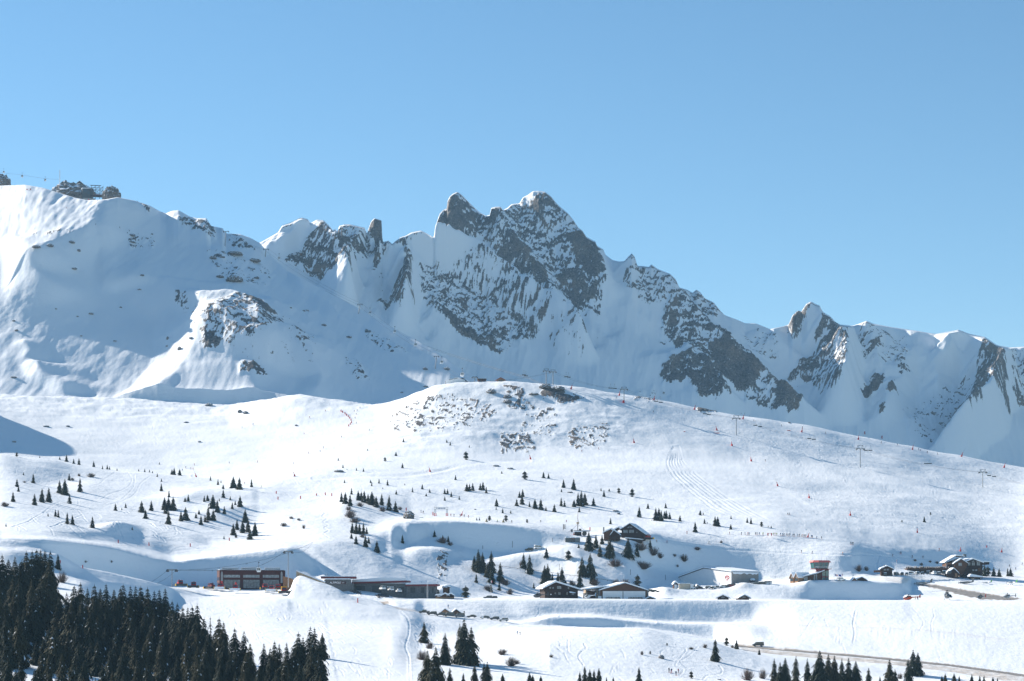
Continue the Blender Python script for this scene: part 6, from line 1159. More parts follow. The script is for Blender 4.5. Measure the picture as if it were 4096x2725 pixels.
def plane(u, v, paint, label, rz, y, sc=1.0, tail=None, low=True):
    p = ground(u, v) if y is None else pix(u, v, y)
    o = empty('aeroplane', p, rz, sc, label, 'aeroplane', 'aeroplanes by the runway')
    b = MB(); b.tube([(4.6, 0, 1.3), (4.0, 0, 1.4), (2.4, 0, 1.6), (-1.5, 0, 1.7)], .12, 10, .75); b.tube([(-1.5, 0, 1.7), (-5.2, 0, 2.0)], .75, 10, .2); b.obj('fuselage', paint, o, True)
    b = MB(); b.box(3.0, 3.6, -.5, .5, 1.75, 2.2); 
    for k in range(5): b.box(-1.6 + k * .8, -1.1 + k * .8, -.78, .78, 1.75, 2.1)
    b.obj('window', 'glass', o)
    z = 1.2 if low else 2.45
    MB().prism_z([(1.1, -6.5), (1.5, 0), (1.1, 6.5), (.1, 6.5), (-.6, 0), (.1, -6.5)], z, z + .16).obj('wing', paint, o)
    MB().prism([(-5.4, 1.9), (-3.9, 1.9), (-5.0, 4.2), (-5.9, 4.2)], -.08, .08).obj('tail_fin', tail or paint, o)
    MB().prism_z([(-4.9, -2.3), (-4.4, 0), (-4.9, 2.3), (-5.6, 2.3), (-5.6, -2.3)], 3.9 if low else 2.0, 4.0 if low else 2.1).obj('tailplane', paint, o)
    b = MB(); b.ball((4.65, 0, 1.3), .25, 8, 5); b.box(4.6, 4.7, -.1, .1, .3, 2.3); b.obj('propeller', 'dark_steel', o)
    for x, yy in ((3.2, 0), (-.2, -1.1), (-.2, 1.1)): b = MB(); b.tube([(x, yy, 1.3), (x, yy, .3)], .06, 5); b.tube([(x, yy - .1, .28), (x, yy + .1, .28)], .28, 10); b.obj('landing_gear', 'black_rubber', o)
    return o
plane(3690, 2344, 'silver_paint', 'grey propeller aeroplane with swept tail at runway head', math.pi - .12, 1288, 1.0, 'grey_paint')
plane(3862, 2341, 'grey_paint', 'grey blue aeroplane parked beyond the snow roofed shed', math.pi + .25, 1298, .95)
plane(3945, 2338, 'white_paint', 'small white aeroplane with green tail tip below dark hut', math.pi - .5, 1306, .6, 'green_paint', False)
plane(4046, 2340, 'white_paint', 'white high wing aeroplane with green tail at far right', math.pi - .9, 1308, .75, 'green_paint', False)
# ---- flags and poles
def flag(u, v, h, cols, label, y, w=11):
    s = y / FPX; p = pix(u, v, y); o = empty('flagpole', p, 0, 1, label, 'flag'); MB().tube([(0, 0, -1), (0, 0, h * s)], .06, 5).obj('pole', 'white_paint', o)
    if cols:
        b = MB(); n = len(cols)
        for i, c in enumerate(cols):
            b.slot = i; x0, x1 = i * w / n * s, (i + 1) * w / n * s; f = lambda x: .25 * math.sin(x * 3.0)
            b.add([(x0, f(x0), (h - 8) * s - x0 * .25), (x1, f(x1), (h - 8) * s - x1 * .25), (x1, f(x1), h * s - x1 * .25), (x0, f(x0), h * s - x0 * .25)], [(0, 1, 2, 3)])
        b.obj('flag', cols, o)
flag(3339, 2322, 26, ['flag_blue', 'flag_white', 'flag_red'], 'blue white red flag on pole right of control tower', 1204); flag(3354, 2322, 25, ['flag_blue'], 'plain blue flag on pole right of control tower', 1204); flag(3409, 2324, 28, ['flag_white'], 'white flag on pole above low twin gable hut', 1206, 8)
flag(3369, 2322, 27, ['flag_red', 'flag_white', 'flag_red'], 'thin red and white banner pole beside white car', 1206, 3); flag(1964, 2392, 70, ['flag_white', 'flag_red'], 'tall white pole with drooping flag left of dark chalet', 1112, 5); flag(3586, 2290, 50, ['flag_red', 'flag_blue'], 'slim red and blue feather banner right of lone hut', 1300, 3)
flag(2338, 2398, 70, [], 'red white mast pole before the hangar', 1114); flag(1708, 2385, 58, [], 'left of two bare poles before the stone annex', 1096); flag(1711.5, 2385, 66, [], 'right taller bare white pole before the stone annex', 1095); flag(2264, 2110, 30, ['flag_blue', 'flag_red'], 'thin feather flag beside the dark signpost', 1318, 3)
for i, u in enumerate((2156, 2183, 2210, 2240)): flag(u, 2112 + i * 3, 44 + i, [], f"thin pale pole, {nth(i, 4)} of four on terrace edge", 1316)
# ================================================================== people
def figure_mesh(pose):
    """one continuous body grown on a jointed skeleton (metres, facing -y)"""
    J = {'stand': [(0,0,.95),(0,0,1.2),(0,0,1.42),(0,-.01,1.52),(0,-.03,1.68),(.10,0,.90),(.12,-.03,.48),(.12,0,.08),(.12,-.14,.04),(.20,0,1.38),(.27,.04,1.10),(.26,-.14,.92)],
         'ski':   [(0,.08,.82),(0,-.04,1.06),(0,-.12,1.27),(0,-.15,1.37),(0,-.20,1.52),(.11,.04,.78),(.14,-.18,.46),(.13,.02,.08),(.13,-.14,.04),(.21,-.12,1.22),(.33,-.16,.98),(.34,-.42,.98)],
         'walk':  [(0,0,.95),(0,-.02,1.2),(0,-.05,1.42),(0,-.07,1.52),(0,-.09,1.68),(.10,0,.90),(.11,-.16,.50),(.11,-.20,.09),(.11,-.34,.05),(.20,-.04,1.38),(.26,.08,1.12),(.27,.02,.88)]}[pose]
    R_ = [.15,.15,.17,.07,.125,.10,.075,.055,.05,.085,.06,.045]
    vs = list(J[:5]); rad = R_[:5]; ed = [(0,1),(1,2),(2,3),(3,4)]
    for s in (-1, 1):
        b = len(vs)
        for i in range(5, 12):
            p = J[i]; y = p[1]
            if pose == 'walk' and s < 0: y = -y * .9
            vs.append((s * p[0], y, p[2])); rad.append(R_[i])
        ed += [(0, b), (b, b+1), (b+1, b+2), (b+2, b+3), (2, b+4), (b+4, b+5), (b+5, b+6)]
    me = bpy.data.meshes.new('skeleton'); me.from_pydata(vs, ed, []); o = bpy.data.objects.new('skeleton', me); COL.objects.link(o)
    m = o.modifiers.new('skin', 'SKIN')
    sv = me.skin_vertices[0].data
    for i, r in enumerate(rad): sv[i].radius = (r, r * .85); sv[i].use_root = (i == 0)
    o.modifiers.new('sub', 'SUBSURF').levels = 1; 
    dg = bpy.context.evaluated_depsgraph_get(); dg.update(); out = bpy.data.meshes.new_from_object(o.evaluated_get(dg)); bpy.data.objects.remove(o)
    out.materials.clear()
    for k in ('cloth_black', 'cloth_navy', 'cloth_white', 'skin'): out.materials.append(MAT[k])
    for f in out.polygons:
        c = f.center; hd = J[4][2] - .14
        f.material_index = (2 if (c.y > J[4][1] - .03 or c.z > J[4][2] + .06) else 3) if c.z > hd else (1 if c.z > J[0][2] - .02 or abs(c.x) > .19 else 0)
        f.use_smooth = True
    return out
FIG = {p: figure_mesh(p) for p in ('stand', 'ski', 'walk')}
b = MB()
for s in (-1, 1):
    b.slot = 0; b.prism_z([(s*.13-.05, -.95), (s*.13+.05, -.95), (s*.13+.05, .75), (s*.13-.05, .75)], 0, .03)
    b.slot = 1; b.tube([(s*.30, -.30, .95), (s*.36, .05, 0)], .012, 4)
SKIS = b.mesh('skis', ['red_paint', 'dark_steel'])
PN = [0]
def person(u, v, jacket, label, pose='stand', trousers='cloth_black', helmet='cloth_white', rz=None, group='skiers on the pistes', skis=True, y=None, lift=0.0):
    PN[0] += 1; r = random.Random(PN[0]); p = ground(u, v) if y is None else pix(u, v, y)
    o = bpy.data.objects.new('person', FIG[pose]); COL.objects.link(o)
    for i, k in enumerate((trousers, jacket, helmet, 'skin')): o.material_slots[i].link = 'OBJECT'; o.material_slots[i].material = MAT[k]
    o.location = p + Vector((0, 0, .03 + lift)); o.rotation_euler = (0, 0, r.uniform(-1.2, 1.2) if rz is None else rz); s = r.uniform(1.0, 1.1); o.scale = (s * 1.1, s * 1.1, s)
    setp(o, label, 'person', group)
    if skis: part('skis', SKIS, o)
    return o
CN = {'cloth_black': 'black', 'cloth_navy': 'navy', 'cloth_red': 'red', 'cloth_blue': 'blue', 'cloth_lime': 'lime', 'cloth_orange': 'orange', 'cloth_grey': 'grey', 'cloth_white': 'white'}
def people(phrase, pts, group, pose=('stand', 'ski', 'walk'), cols=('cloth_black', 'cloth_navy', 'cloth_black', 'cloth_grey', 'cloth_blue'), skis=True):
    pts = sorted(pts, key=lambda q: q[0]); n = len(pts)
    for i, q in enumerate(pts):
        c = 'cloth_' + q[2] if len(q) > 2 else cols[(i * 7 + int(q[0])) % len(cols)]
        person(q[0], q[1], c, f"person in {CN[c]} jacket, {nth(i, n)} {phrase}", pose[(i * 5 + int(q[0])) % len(pose)], trousers='cloth_red' if len(q) > 3 else 'cloth_black', helmet=('cloth_white', 'cloth_black', 'cloth_grey')[i % 3], group=group, skis=skis)
people('in the long ski class line', [(2966,2140),(2980,2140),(2992,2140,'red'),(2997,2140,'blue'),(3022,2141),(3028,2140),(3038,2140,'blue'),(3052,2141,'lime'),(3093,2142,'lime'),(3100,2142,'red'),(3107,2143,'lime'),(3122,2143),(3130,2144),(3136,2144),(3146,2144,'red'),(3152,2145),(3159,2145),(3172,2146),(3177,2146),(3191,2147),(3197,2147),(3205,2148),(3211,2148,'red'),(3217,2149),(3223,2149),(3246,2151,'blue'),(3249,2152),(3267,2154,'blue'),(3286,2157)], 'ski class line on the piste', ('stand',))
people('along traverse above terminal', [(3206,2212),(3249,2214),(3371,2219,'orange'),(3402,2179),(3408,2180),(3412,2180),(3571,2227),(3600,2216),(3604,2217),(3649,2232),(3692,2234),(3757,2203,'red')], 'people on the traverse above the terminal', ('stand', 'walk'))
people('on right piste above the pines', [(4038,2268),(4063,2279),(4089,2261),(3151,2060,'black'),(3158,2060,'grey')], 'skiers on the lower right piste')
people('on the sunny lift hill crest', [(2966,1656,'blue'),(2980,1659,'white'),(2999,1666,'blue'),(3015,1685),(3126,1705),(3210,1713),(3302,1735),(3525,1773),(3589,1782),(3675,1800),(3683,1805),(3709,1813),(3750,1818),(3061,1846,'grey'),(2801,1644),(2613,1650)], 'skiers under the chairlift hill crest', ('ski', 'stand'))
people('on the rocky knoll pistes', [(2199,1582,'orange'),(2466,1593),(2327,1808,'red'),(2394,1798,'red')], 'skiers by the rocky knoll', ('ski',))
people('in bumpy gully by red posts', [(1301,1646,'red'),(1239,1673,'red'),(1012,1701),(969,1713),(1216,1738,'red'),(1366,1751),(1294,1794),(1281,1809),(1234,1815,'red'),(1478,1723),(1426,1695),(1420,1674),(1424,1659),(1429,1645),(1440,1634),(1417,1648)], 'skiers in the left gully', ('ski',))
people('on valley floor piste at left', [(917,1855),(1031,1850,'orange'),(743,1874,'navy'),(764,1878,'red'),(772,1879,'orange'),(778,1862,'orange'),(729,1885),(979,1937,'red'),(1045,1951,'lime'),(1175,1858)], 'skiers on the left valley floor', ('ski', 'stand'))
people('around the timing gate', [(1684,2051,'navy'),(1693,2054),(1803,2065,'red'),(1816,2066,'grey'),(1841,2067,'navy'),(1857,2069),(1874,2072,'red'),(1990,2089,'lime'),(2047,2091)], 'people by the timing gate', ('stand', 'ski'))
people('high on the left shoulder', [(67,739),(71,739),(295,813),(266,834,'red'),(383,901,'navy'),(479,913),(551,809),(390,805,'red')], 'skiers high on the left shoulder', ('ski', 'stand'))
people('on shaded high slope', [(1118,1277),(1132,1281),(1128,1279),(1030,1241,'red')], 'skiers on the shaded high slope', ('ski',))
people('on near slope below cars', [(2069,2540),(2080,2542)], 'foreground skiers', ('stand',))
people('of four on near snow mound', [(2676,2690),(2686,2693,'navy',1),(2704,2703,'navy'),(2713,2693,'red')], 'foreground skiers', ('stand',))
person(1793, 2433, 'cloth_blue', 'lone person in blue with lime helmet above parked cars', 'stand', 'cloth_navy', 'cloth_lime', 0, 'foreground skiers')
people('on platform near red helicopter', [(3661,2399,'lime'),(3669,2399),(3672,2399)], 'people on the platform', ('stand',), skis=False)
people('below gabled chalet', [(2668,2173,'red'),(2627,2170,'orange'),(2748,2136,'red'),(2918,2138,'red'),(2836,2176)], 'people near the gabled chalet', ('stand',))
people('near snow bar and workshop', [(1674,2372,'lime'),(2163,2092)], 'people by the buildings', ('stand',), skis=False)
# ================================================================== red snow lances, posts
GUNS = [0]
def snow_gun(u, v, lean, label, h=18, lance=True):
    p = ground(u, v); s = p.y / FPX; o = empty('snow_gun', p, random.Random(u).uniform(-.4, .4), s * h / 18, label, 'snow gun', 'red snow guns along the pistes')
    MB().prism([(-3.2, -1), (3.2, -1), (2.8 + lean, 7.5), (-2.2 + lean, 7.5)], -2.4, 2.4).obj('base_pad', 'red_paint', o)
    MB().tube([(lean * .6, 0, 6), (lean * 2.2, 0, 17)], 1.5, 6, 1.1).obj('lance_pad', 'red_paint', o)
    if lance: MB().tube([(lean * 2.2, 0, 16), (lean * 5.5, 0, 34)], .28, 4, .15).obj('lance', 'dark_steel', o)
for a in [(2971,1677,2,'red snow gun right of a chairlift pylon on hill crest'),(3206,1729,2,'red snow gun on hill crest above the pink marker fence'),(3433,1759,1,'red snow gun above the middle hill pylon'),(3649,1799,2,'red snow gun on crest between two right pylons'),(3845,1827,3,'red snow gun with long lance against dark cliff'),(4015,1871,3,'red snow gun farthest right on the hill crest'),
          (2928,1784,-1,'red snow gun on upper edge of the groomed strip'),(3005,1846,-1,'red snow gun halfway down the groomed strip edge'),(2615,1601,2,'red snow gun on hill crest left of dark crag'),(2777,1639,2,'red snow gun on crest below dark crag'),(2868,1722,-2,'red snow gun left of a pylon foot on the hill'),
          (3111,1945,-2,'red snow gun lower on the groomed strip edge'),(2537,1772,-2,'red snow gun alone on bright slope left of groomed strip'),(2283,1557,3,'red snow gun just right of the twin pylons'),(2476,1583,2,'red snow gun left of a knoll side pylon'),(2123,1838,-2,'red snow gun below the rocky knoll foot'),
          (3237,1993,-1,'upright red snow gun below the lower groomed strip'),(3401,2063,0,'upright red snow gun mid right piste'),(3669,2131,0,'upright red snow gun left of piste saplings'),(3841,2206,1,'red snow gun above the restaurant chalet'),(4006,2210,1,'red snow gun above the restaurant pines'),(3230,2150,3,'red snow gun at end of the ski class line'),
          (1721,1888,-2,'red snow gun by long traverse on bright plain'),(1180,1906,-3,'red snow gun on the left valley traverse'),(786,1909,-3,'small red snow gun above the left knoll'),(1845,2063,3,'red snow gun right of timing gate')]:
    snow_gun(*a)
def red_post(u, v, h, label, group='red piste posts', m='red_paint'):
    p = ground(u, v); s = p.y / FPX; o = MB().tube([(0, 0, -.5), (0, 0, h * s)], 2.0 * s, 8).obj('piste_post', m); o.location = p; setp(o, label, 'post', group)
for a in [(473,2173,13,'red post on curved piste, left of two by net'),(596,2183,13,'red post on curved piste, right of two by net'),(761,2187,13,'red post under left clump on piste edge'),(917,2164,13,'red post beside the clump by smooth bank'),(1105,1975,10,'small red post at shadow tip of the knoll'),(1112,1999,12,'red post at top left of smooth bank'),(1202,1996,12,'red post at middle of smooth bank top'),(1266,1983,9,'red post right part of smooth bank top'),(1301,1981,11,'slim red post near bank top right end'),(1327,1986,13,'red post nearest the gully rim row'),
          (1625,2043,12,'orange red post above tiny buried hut'),(1732,2062,14,'red post just left of timing gate'),(241,2253,12,'red post behind the spruce apart at wood corner'),(331,2274,14,'red post on rim below shaded hollow'),(3947,2191,9,'short red post far right of piste'),(3459,1737,11,'red post on skyline of lift hill'),(3528,1754,11,'second red post on skyline of lift hill'),(1431,2411,18,'thick red post on near piste above wall end'),(122,760,5,'right of two red posts on high left shoulder'),(108,760,4,'left of two red posts on high left shoulder'),(355,801,5,'red post at saddle below summit station rocks'),(2360,2124,15,'tall red post on terrace right of mast')]:
    red_post(*a)
row = [(1364,1647),(1370,1651),(1380,1657),(1386,1663),(1393,1669),(1399,1675),(1404,1683),(1406,1693),(1401,1699),(1395,1706)]
for i, (u, v) in enumerate(row): red_post(u, v, 8, f"red post, {'top' if i == 0 else 'bottom' if i == 9 else ORD[i] + ' from top'} of the curved row by the gully", 'curved row of red posts')
# thin rope fence posts along the left piste, wood rail fence on the bank path
def fence(name, pts, label, ph=7, mr='light_wood', rails=(6,), group=None, mp=None, rr=.35):
    P_ = [ground(*q) for q in pts]; o = empty(name, P_[0], 0, 1, label, 'fence', group)
    for q in P_:
        s = q.y / FPX; d = q - P_[0]; MB().tube([d + Vector((0, 0, -.4)), d + Vector((0, 0, ph * s))], rr * 1.5 * s, 4).obj('post', mp or mr, o)
    for h in rails:
        MB().tube([q - P_[0] + Vector((0, 0, h * q.y / FPX)) for q in P_], rr * P_[0].y / FPX, 4).obj('rail', mr, o)
fence('rail_fence', [(1980,2262),(2010,2268),(2040,2272),(2070,2277),(2100,2281),(2135,2283),(2170,2289),(2205,2293),(2240,2298),(2280,2304),(2310,2306),(2350,2312),(2390,2318),(2430,2324),(2470,2330),(2510,2338),(2545,2344)], 'long brown rail fence running down the slope behind chalet', 4, 'dark_wood', (3.4,), None, None, .5)
fence('rail_fence', [(1400,2354),(1420,2356),(1440,2358),(1460,2360),(1480,2364),(1500,2368),(1520,2372),(1545,2377),(1570,2382),(1600,2386),(1630,2390),(1660,2392),(1690,2394)], 'low brown rail fence before the stone workshop', 7, 'dark_wood', (6, 3.4), None, None, .5)
fence('rope_fence', [(330,2177),(370,2180),(410,2181),(455,2184),(500,2186),(550,2188),(600,2187),(650,2188),(700,2186),(750,2182)], 'thin rope fence along curved piste at left', 9, 'steel', (3,), None, None, .2)
fence('rope_fence', [(760,2283),(790,2284),(820,2286),(850,2287),(880,2288)], 'fine net fence in shade left of red garage', 9, 'dark_steel', (6,), None, None, .2)
fence('rope_fence', [(3080,2310),(3100,2312),(3120,2314)], 'short white rail fence left of the terminal', 8, 'white_paint', (7,4), None, None, .5)
for i, (u, v, h) in enumerate([(2050,2190,26),(2237,2280,24),(2380,2295,24),(2522,2300,22),(2662,2321,22),(2209,2168,16),(1931,2196,14)]):
    p = ground(u, v); s = p.y / FPX; o = MB().tube([p + Vector((0, 0, -.5)), p + Vector((0, 0, h * s))], .8 * s, 5).obj('wooden_pole', 'dark_wood'); setp(o, f"dark wooden pole, {nth(i, 7)} along the bank road", 'pole', 'wooden poles on the bank road')
for i, (u, v, w) in enumerate([(2738,1728,7),(2865,1734,26),(3155,1724,14)]):
    p = ground(u, v); s = p.y / FPX; o = MB().box(-w / 2 * s, w / 2 * s, 0, .1, 0, 3.2 * s).obj('marker_net', 'pink_paint'); o.location = p; setp(o, ['short pink marker net on upper groomed strip', 'long pink marker net at lip of groomed strip', 'pink marker net right of groomed strip'][i], 'net')
# ================================================================== lifts
def pylon(u, vt, vb, label, arm=30, gantry=True, y=None, lean=0, lo=0.0, name='lift_pylon', group='chairlift pylons'):
    p = ground(u, vb, lo) if y is None else pix(u, vb, y); s = p.y / FPX; h = (vb - vt) * s
    o = empty(name, p, 0, 1, label, 'lift pylon', group)
    a = arm / 2 * s; l = lean * s; k = .28 if gantry else 0; hz = h * (1 - .14) if gantry else h * .97
    MB().tube([(0, 0, -1), (l, 0, hz)], 1.9 * s, 8, 1.5 * s).obj('mast', 'steel', o)
    MB().box(l - a, l + a, -.3, .3, hz - .25, hz + .35).obj('crossarm', 'steel', o)
    for sx in (-1, 1):
        b = MB(); b.prism_x([(-2.6, hz - .9), (2.6, hz - .9), (2.6, hz - .2), (-2.6, hz - .2)], l + sx * a * .88 - .35, l + sx * a * .88 + .35)
        for q in (-2, -1, 0, 1, 2): b.tube([(l + sx * a * .88 - .12, q, hz - .1), (l + sx * a * .88 + .12, q, hz - .1)], .42, 8)
        b.obj('sheave_train', 'dark_steel', o)
    if gantry:
        b = MB(); g = a * .72
        b.tube([(l - g, 0, h), (l + g, 0, h)], .14, 5)
        for sx in (-1, 1): b.tube([(l + sx * g, 0, h), (l + sx * g * .7, 0, hz)], .12, 5); b.tube([(l + sx * g, 0, h), (l, 0, hz)], .1, 5)
        b.obj('lifting_frame', 'dark_steel', o)
    return p, s, l, h, hz
hillp = [pylon(2185,1476,1537,'left one of twin lift pylons on the knoll rocks',27), pylon(2212,1480,1540,'right one of twin lift pylons on the knoll rocks',27), pylon(2496,1549,1609,'chairlift pylon with red padded foot right of knoll',30), pylon(2945,1663,1741,'chairlift pylon below dark crag on sunny hill',32), pylon(3441,1783,1871,'chairlift pylon in middle of the right hill',33), pylon(3931,1879,1950,'chairlift pylon farthest right on the hill',33)]
p = ground(2494, 1611); s = p.y / FPX; o = MB().box(-4*s, 4*s, -3*s, 3*s, -1, 9*s).obj('pylon_pad', 'red_paint'); o.location = p; setp(o, 'red protective pad wrapped round a hill pylon foot', 'pad')
pylon(1899,1507,1534,'small lift pylon just left of red brown control hut',25,True,1898)
upp = [pylon(900,924,985,'tall lift pylon on the shaded left ridge near skyline',22,False,None,4,20.6), pylon(1061,996,1028,'snow hooded lift pylon under the left ridge crest',20,False,None,3,20.6), pylon(1434,1216,1256,'lift pylon on the shaded slope above cliffs gully',19,False,None,6,20.6), pylon(1741,1424,1476,'lift pylon left of the knoll station',20,False,None,5,20.6)]
gp = [pylon(1153,2203,2342,'tall grey gondola pylon right of the red garage',36,False,1064,0,0,'gondola_pylon','gondola pylons'), pylon(688,2278,2352,'grey gondola pylon above the wood rim at left',40,False,1040,0,0,'gondola_pylon','gondola pylons')]
def cable(pts, label, r=.07, sag=0.0):
    P_ = []
    for a, b in zip(pts[:-1], pts[1:]):
        n = 12
        for k in range(n): t = k / n; q = a.lerp(b, t); q.z -= sag * 4 * t * (1 - t); P_.append(q)
    P_.append(pts[-1]); o = MB().tube([q - P_[0] for q in P_], r, 4).obj('lift_cable', 'cable'); o.location = P_[0]; setp(o, label, 'cable', 'lift cables')
tops = [q[0] + Vector((q[2], 0, q[4])) for q in hillp]
for sx, nm in ((-1, 'near'), (1, 'far')): cable([t + Vector((sx * 1.7, sx * -.2, 0)) for t in [pix(1840, 1525, 1890)] + tops[1:] + [pix(4300, 1960, 1500)]], f"thin chairlift cable over the sunny hill, {'left' if sx < 0 else 'right'} strand", .045, 3)
utops = [q[0] + Vector((q[2], 0, q[4])) for q in upp]
for sx in (-1, 1): cable([t + Vector((sx * 3.0, 0, 0)) for t in utops + [pix(1850, 1512, 1905)]], f"thin lift cable down the shaded slope, {'left' if sx < 0 else 'right'} strand", .06, 4)
for k, dv in enumerate((0, 5)): cable([pix(1560, 1345 + dv, 2700), pix(1700, 1382 + dv, 2500), pix(2120, 1512 + dv, 2000), pix(2190, 1537 + dv * .5, 1903)], f"{'upper' if k == 0 else 'lower'} of two cables sweeping over the blue valley to the knoll", .11, 1)
cable([pix(-60, 677, 2900), pix(90, 700, 2860), pix(235, 718, 2810)], 'hairline gondola cable against the sky at far left', .10, 1)
cable([pix(560, 2350, 990), gp[1][0] + Vector((-2, 0, gp[1][4])), pix(1020, 2270, 1056), gp[0][0] + Vector((-2, 0, gp[0][4])), pix(1250, 2170, 1100)], 'dark gondola cable passing over the red garage', .06, .8)
cable([pix(560, 2345, 990), gp[1][0] + Vector((2, 0, gp[1][4])), gp[0][0] + Vector((2, 0, gp[0][4])), pix(1250, 2172, 1100)], 'second gondola cable above the red garage', .05, 2.2)
def pyl_y(u): return float(np.interp(u, [1830] + [q[0].x / q[0].y * FPX + U0 for q in hillp[1:]], [1893] + [q[0].y for q in hillp[1:]]))
def chair(u, v, label, riders, sc=1.0):
    y = pyl_y(u); p = pix(u, v, y); o = empty('chairlift_chair', p, .25, sc, label, 'lift chair', 'chairs on the hill lift')
    MB().box(-1.7, 1.7, -.3, .3, .3, .42).obj('seat', 'dark_steel', o); MB().box(-1.7, 1.7, .28, .36, .42, 1.1).obj('backrest', 'dark_steel', o)
    b = MB(); b.tube([(-1.6, .3, .4), (-1.2, .3, 2.2), (1.2, .3, 2.2), (1.6, .3, .4)], .05, 4); b.tube([(0, .3, 2.2), (0, .3, 4.2)], .07, 4); b.box(-.3, .3, .1, .5, 4.1, 4.4); b.obj('hanger', 'steel', o)
    MB().box(-1.6, 1.6, -.45, -.4, .9, .96).obj('safety_bar', 'steel', o)
CH = [(2096,1504,2104,1508,'left of twin pylons'),(2265,1511,2275,1513,'right of twin pylons'),(2442,1557,2459,1558,'left of padded pylon'),(2625,1610,2643,1614,'below dark crag foot'),(2820,1660,2836,1663,'left of the crag pylon'),(3022,1706,3041,1711,'right of the crag pylon'),(3238,1759,3256,1762,'before the middle pylon'),(3464,1806,3482,1806,'beside the middle pylon'),(3704,1859,3720,1859,'between two right pylons'),(3957,1907,3977,1911,'beside the far right pylon')]
for a in CH:
    chair(a[0], a[1] - 1, f"left chair of the pair {a[4]} over hill", False); chair(a[2], a[3] - 1, f"right chair of the pair {a[4]} over hill", True)
def cabin(u, v, y, label, sc=1.0, group='gondola cabins'):
    o = empty('gondola_cabin', pix(u, v, y), .1, sc, label, 'gondola', group)
    MB().prism([(-.75, 0), (.75, 0), (1.05, .6), (1.0, 1.7), (.7, 2.2), (-.7, 2.2), (-1.0, 1.7), (-1.05, .6)], -.9, .9).obj('body', 'white_paint', o)
    b = MB(); b.box(-.72, -.08, -.95, -.9, .8, 1.95); b.box(.08, .72, -.95, -.9, .8, 1.95); b.box(-1.08, -1.0, -.6, .6, .9, 1.7); b.box(1.0, 1.08, -.6, .6, .9, 1.7); b.obj('window', 'glass', o)
    MB().tube([(0, 0, 2.2), (0, 0, 4.6), (0, 0, 4.7)], .09, 5).obj('hanger', 'dark_steel', o); MB().box(-.35, .35, -.15, .15, 4.5, 4.9).obj('grip', 'dark_steel', o)
cabin(1035, 2289, 1050, 'white gondola cabin hanging in front of the red garage')
for u, v, y, lb in ((15,693,2880,'leftmost tiny gondola cabin against the sky'),(89,710,2855,'middle tiny gondola cabin against the sky'),(181,725,2830,'rightmost tiny gondola cabin against the sky'),(1480,1258,2450,'small gondola cabin just right of slope pylon'),(1579,1333,2370,'small gondola cabin midway down shaded slope'),(1662,1386,2330,'small gondola cabin left of lower slope pylon'),(1767,1456,2230,'small gondola cabin right of lower slope pylon'),(1849,1506,1920,'small gondola cabin entering the knoll station'),(1116,1040,2560,'small gondola cabin beneath the snow hooded pylon')): cabin(u, v, y, lb, 1.5 if v > 800 else 1.25)
# summit station on its crag
def crag(name, u, v, w, h, y, seed, label, cat='crag', snow=.35, group=None):
    """a block of rock with a snow cap: a displaced ball, flattened below"""
    s = y / FPX; bm = bmesh.new(); bmesh.ops.create_icosphere(bm, subdivisions=4, radius=1.0); r = random.Random(seed)
    co = np.array([q.co[:] for q in bm.verts]); n = 1 + .30 * ridged(co[:, 0] * 2.2 + seed, co[:, 2] * 1.7 + co[:, 1], 3, seed) + .16 * perlin(co[:, 0] * 5 + seed, co[:, 2] * 5 + co[:, 1] * 4, seed + 3) + .08 * perlin(co[:, 0] * 11 + seed, co[:, 2] * 11, seed + 5)
    for q, k in zip(bm.verts, n): q.co = Vector((q.co.x * w * .5 * s * k, q.co.y * w * .42 * s * k, q.co.z * h * s * k * (.85 if q.co.z > 0 else .5)))
    me = bpy.data.meshes.new(name); bm.to_mesh(me); bm.free(); me.materials.append(CRAG)
    o = bpy.data.objects.new(name, me); COL.objects.link(o); o.location = pix(u, v, y) if y else (0, 0, 0); setp(o, label, cat, group); o['kind'] = 'thing'; return o
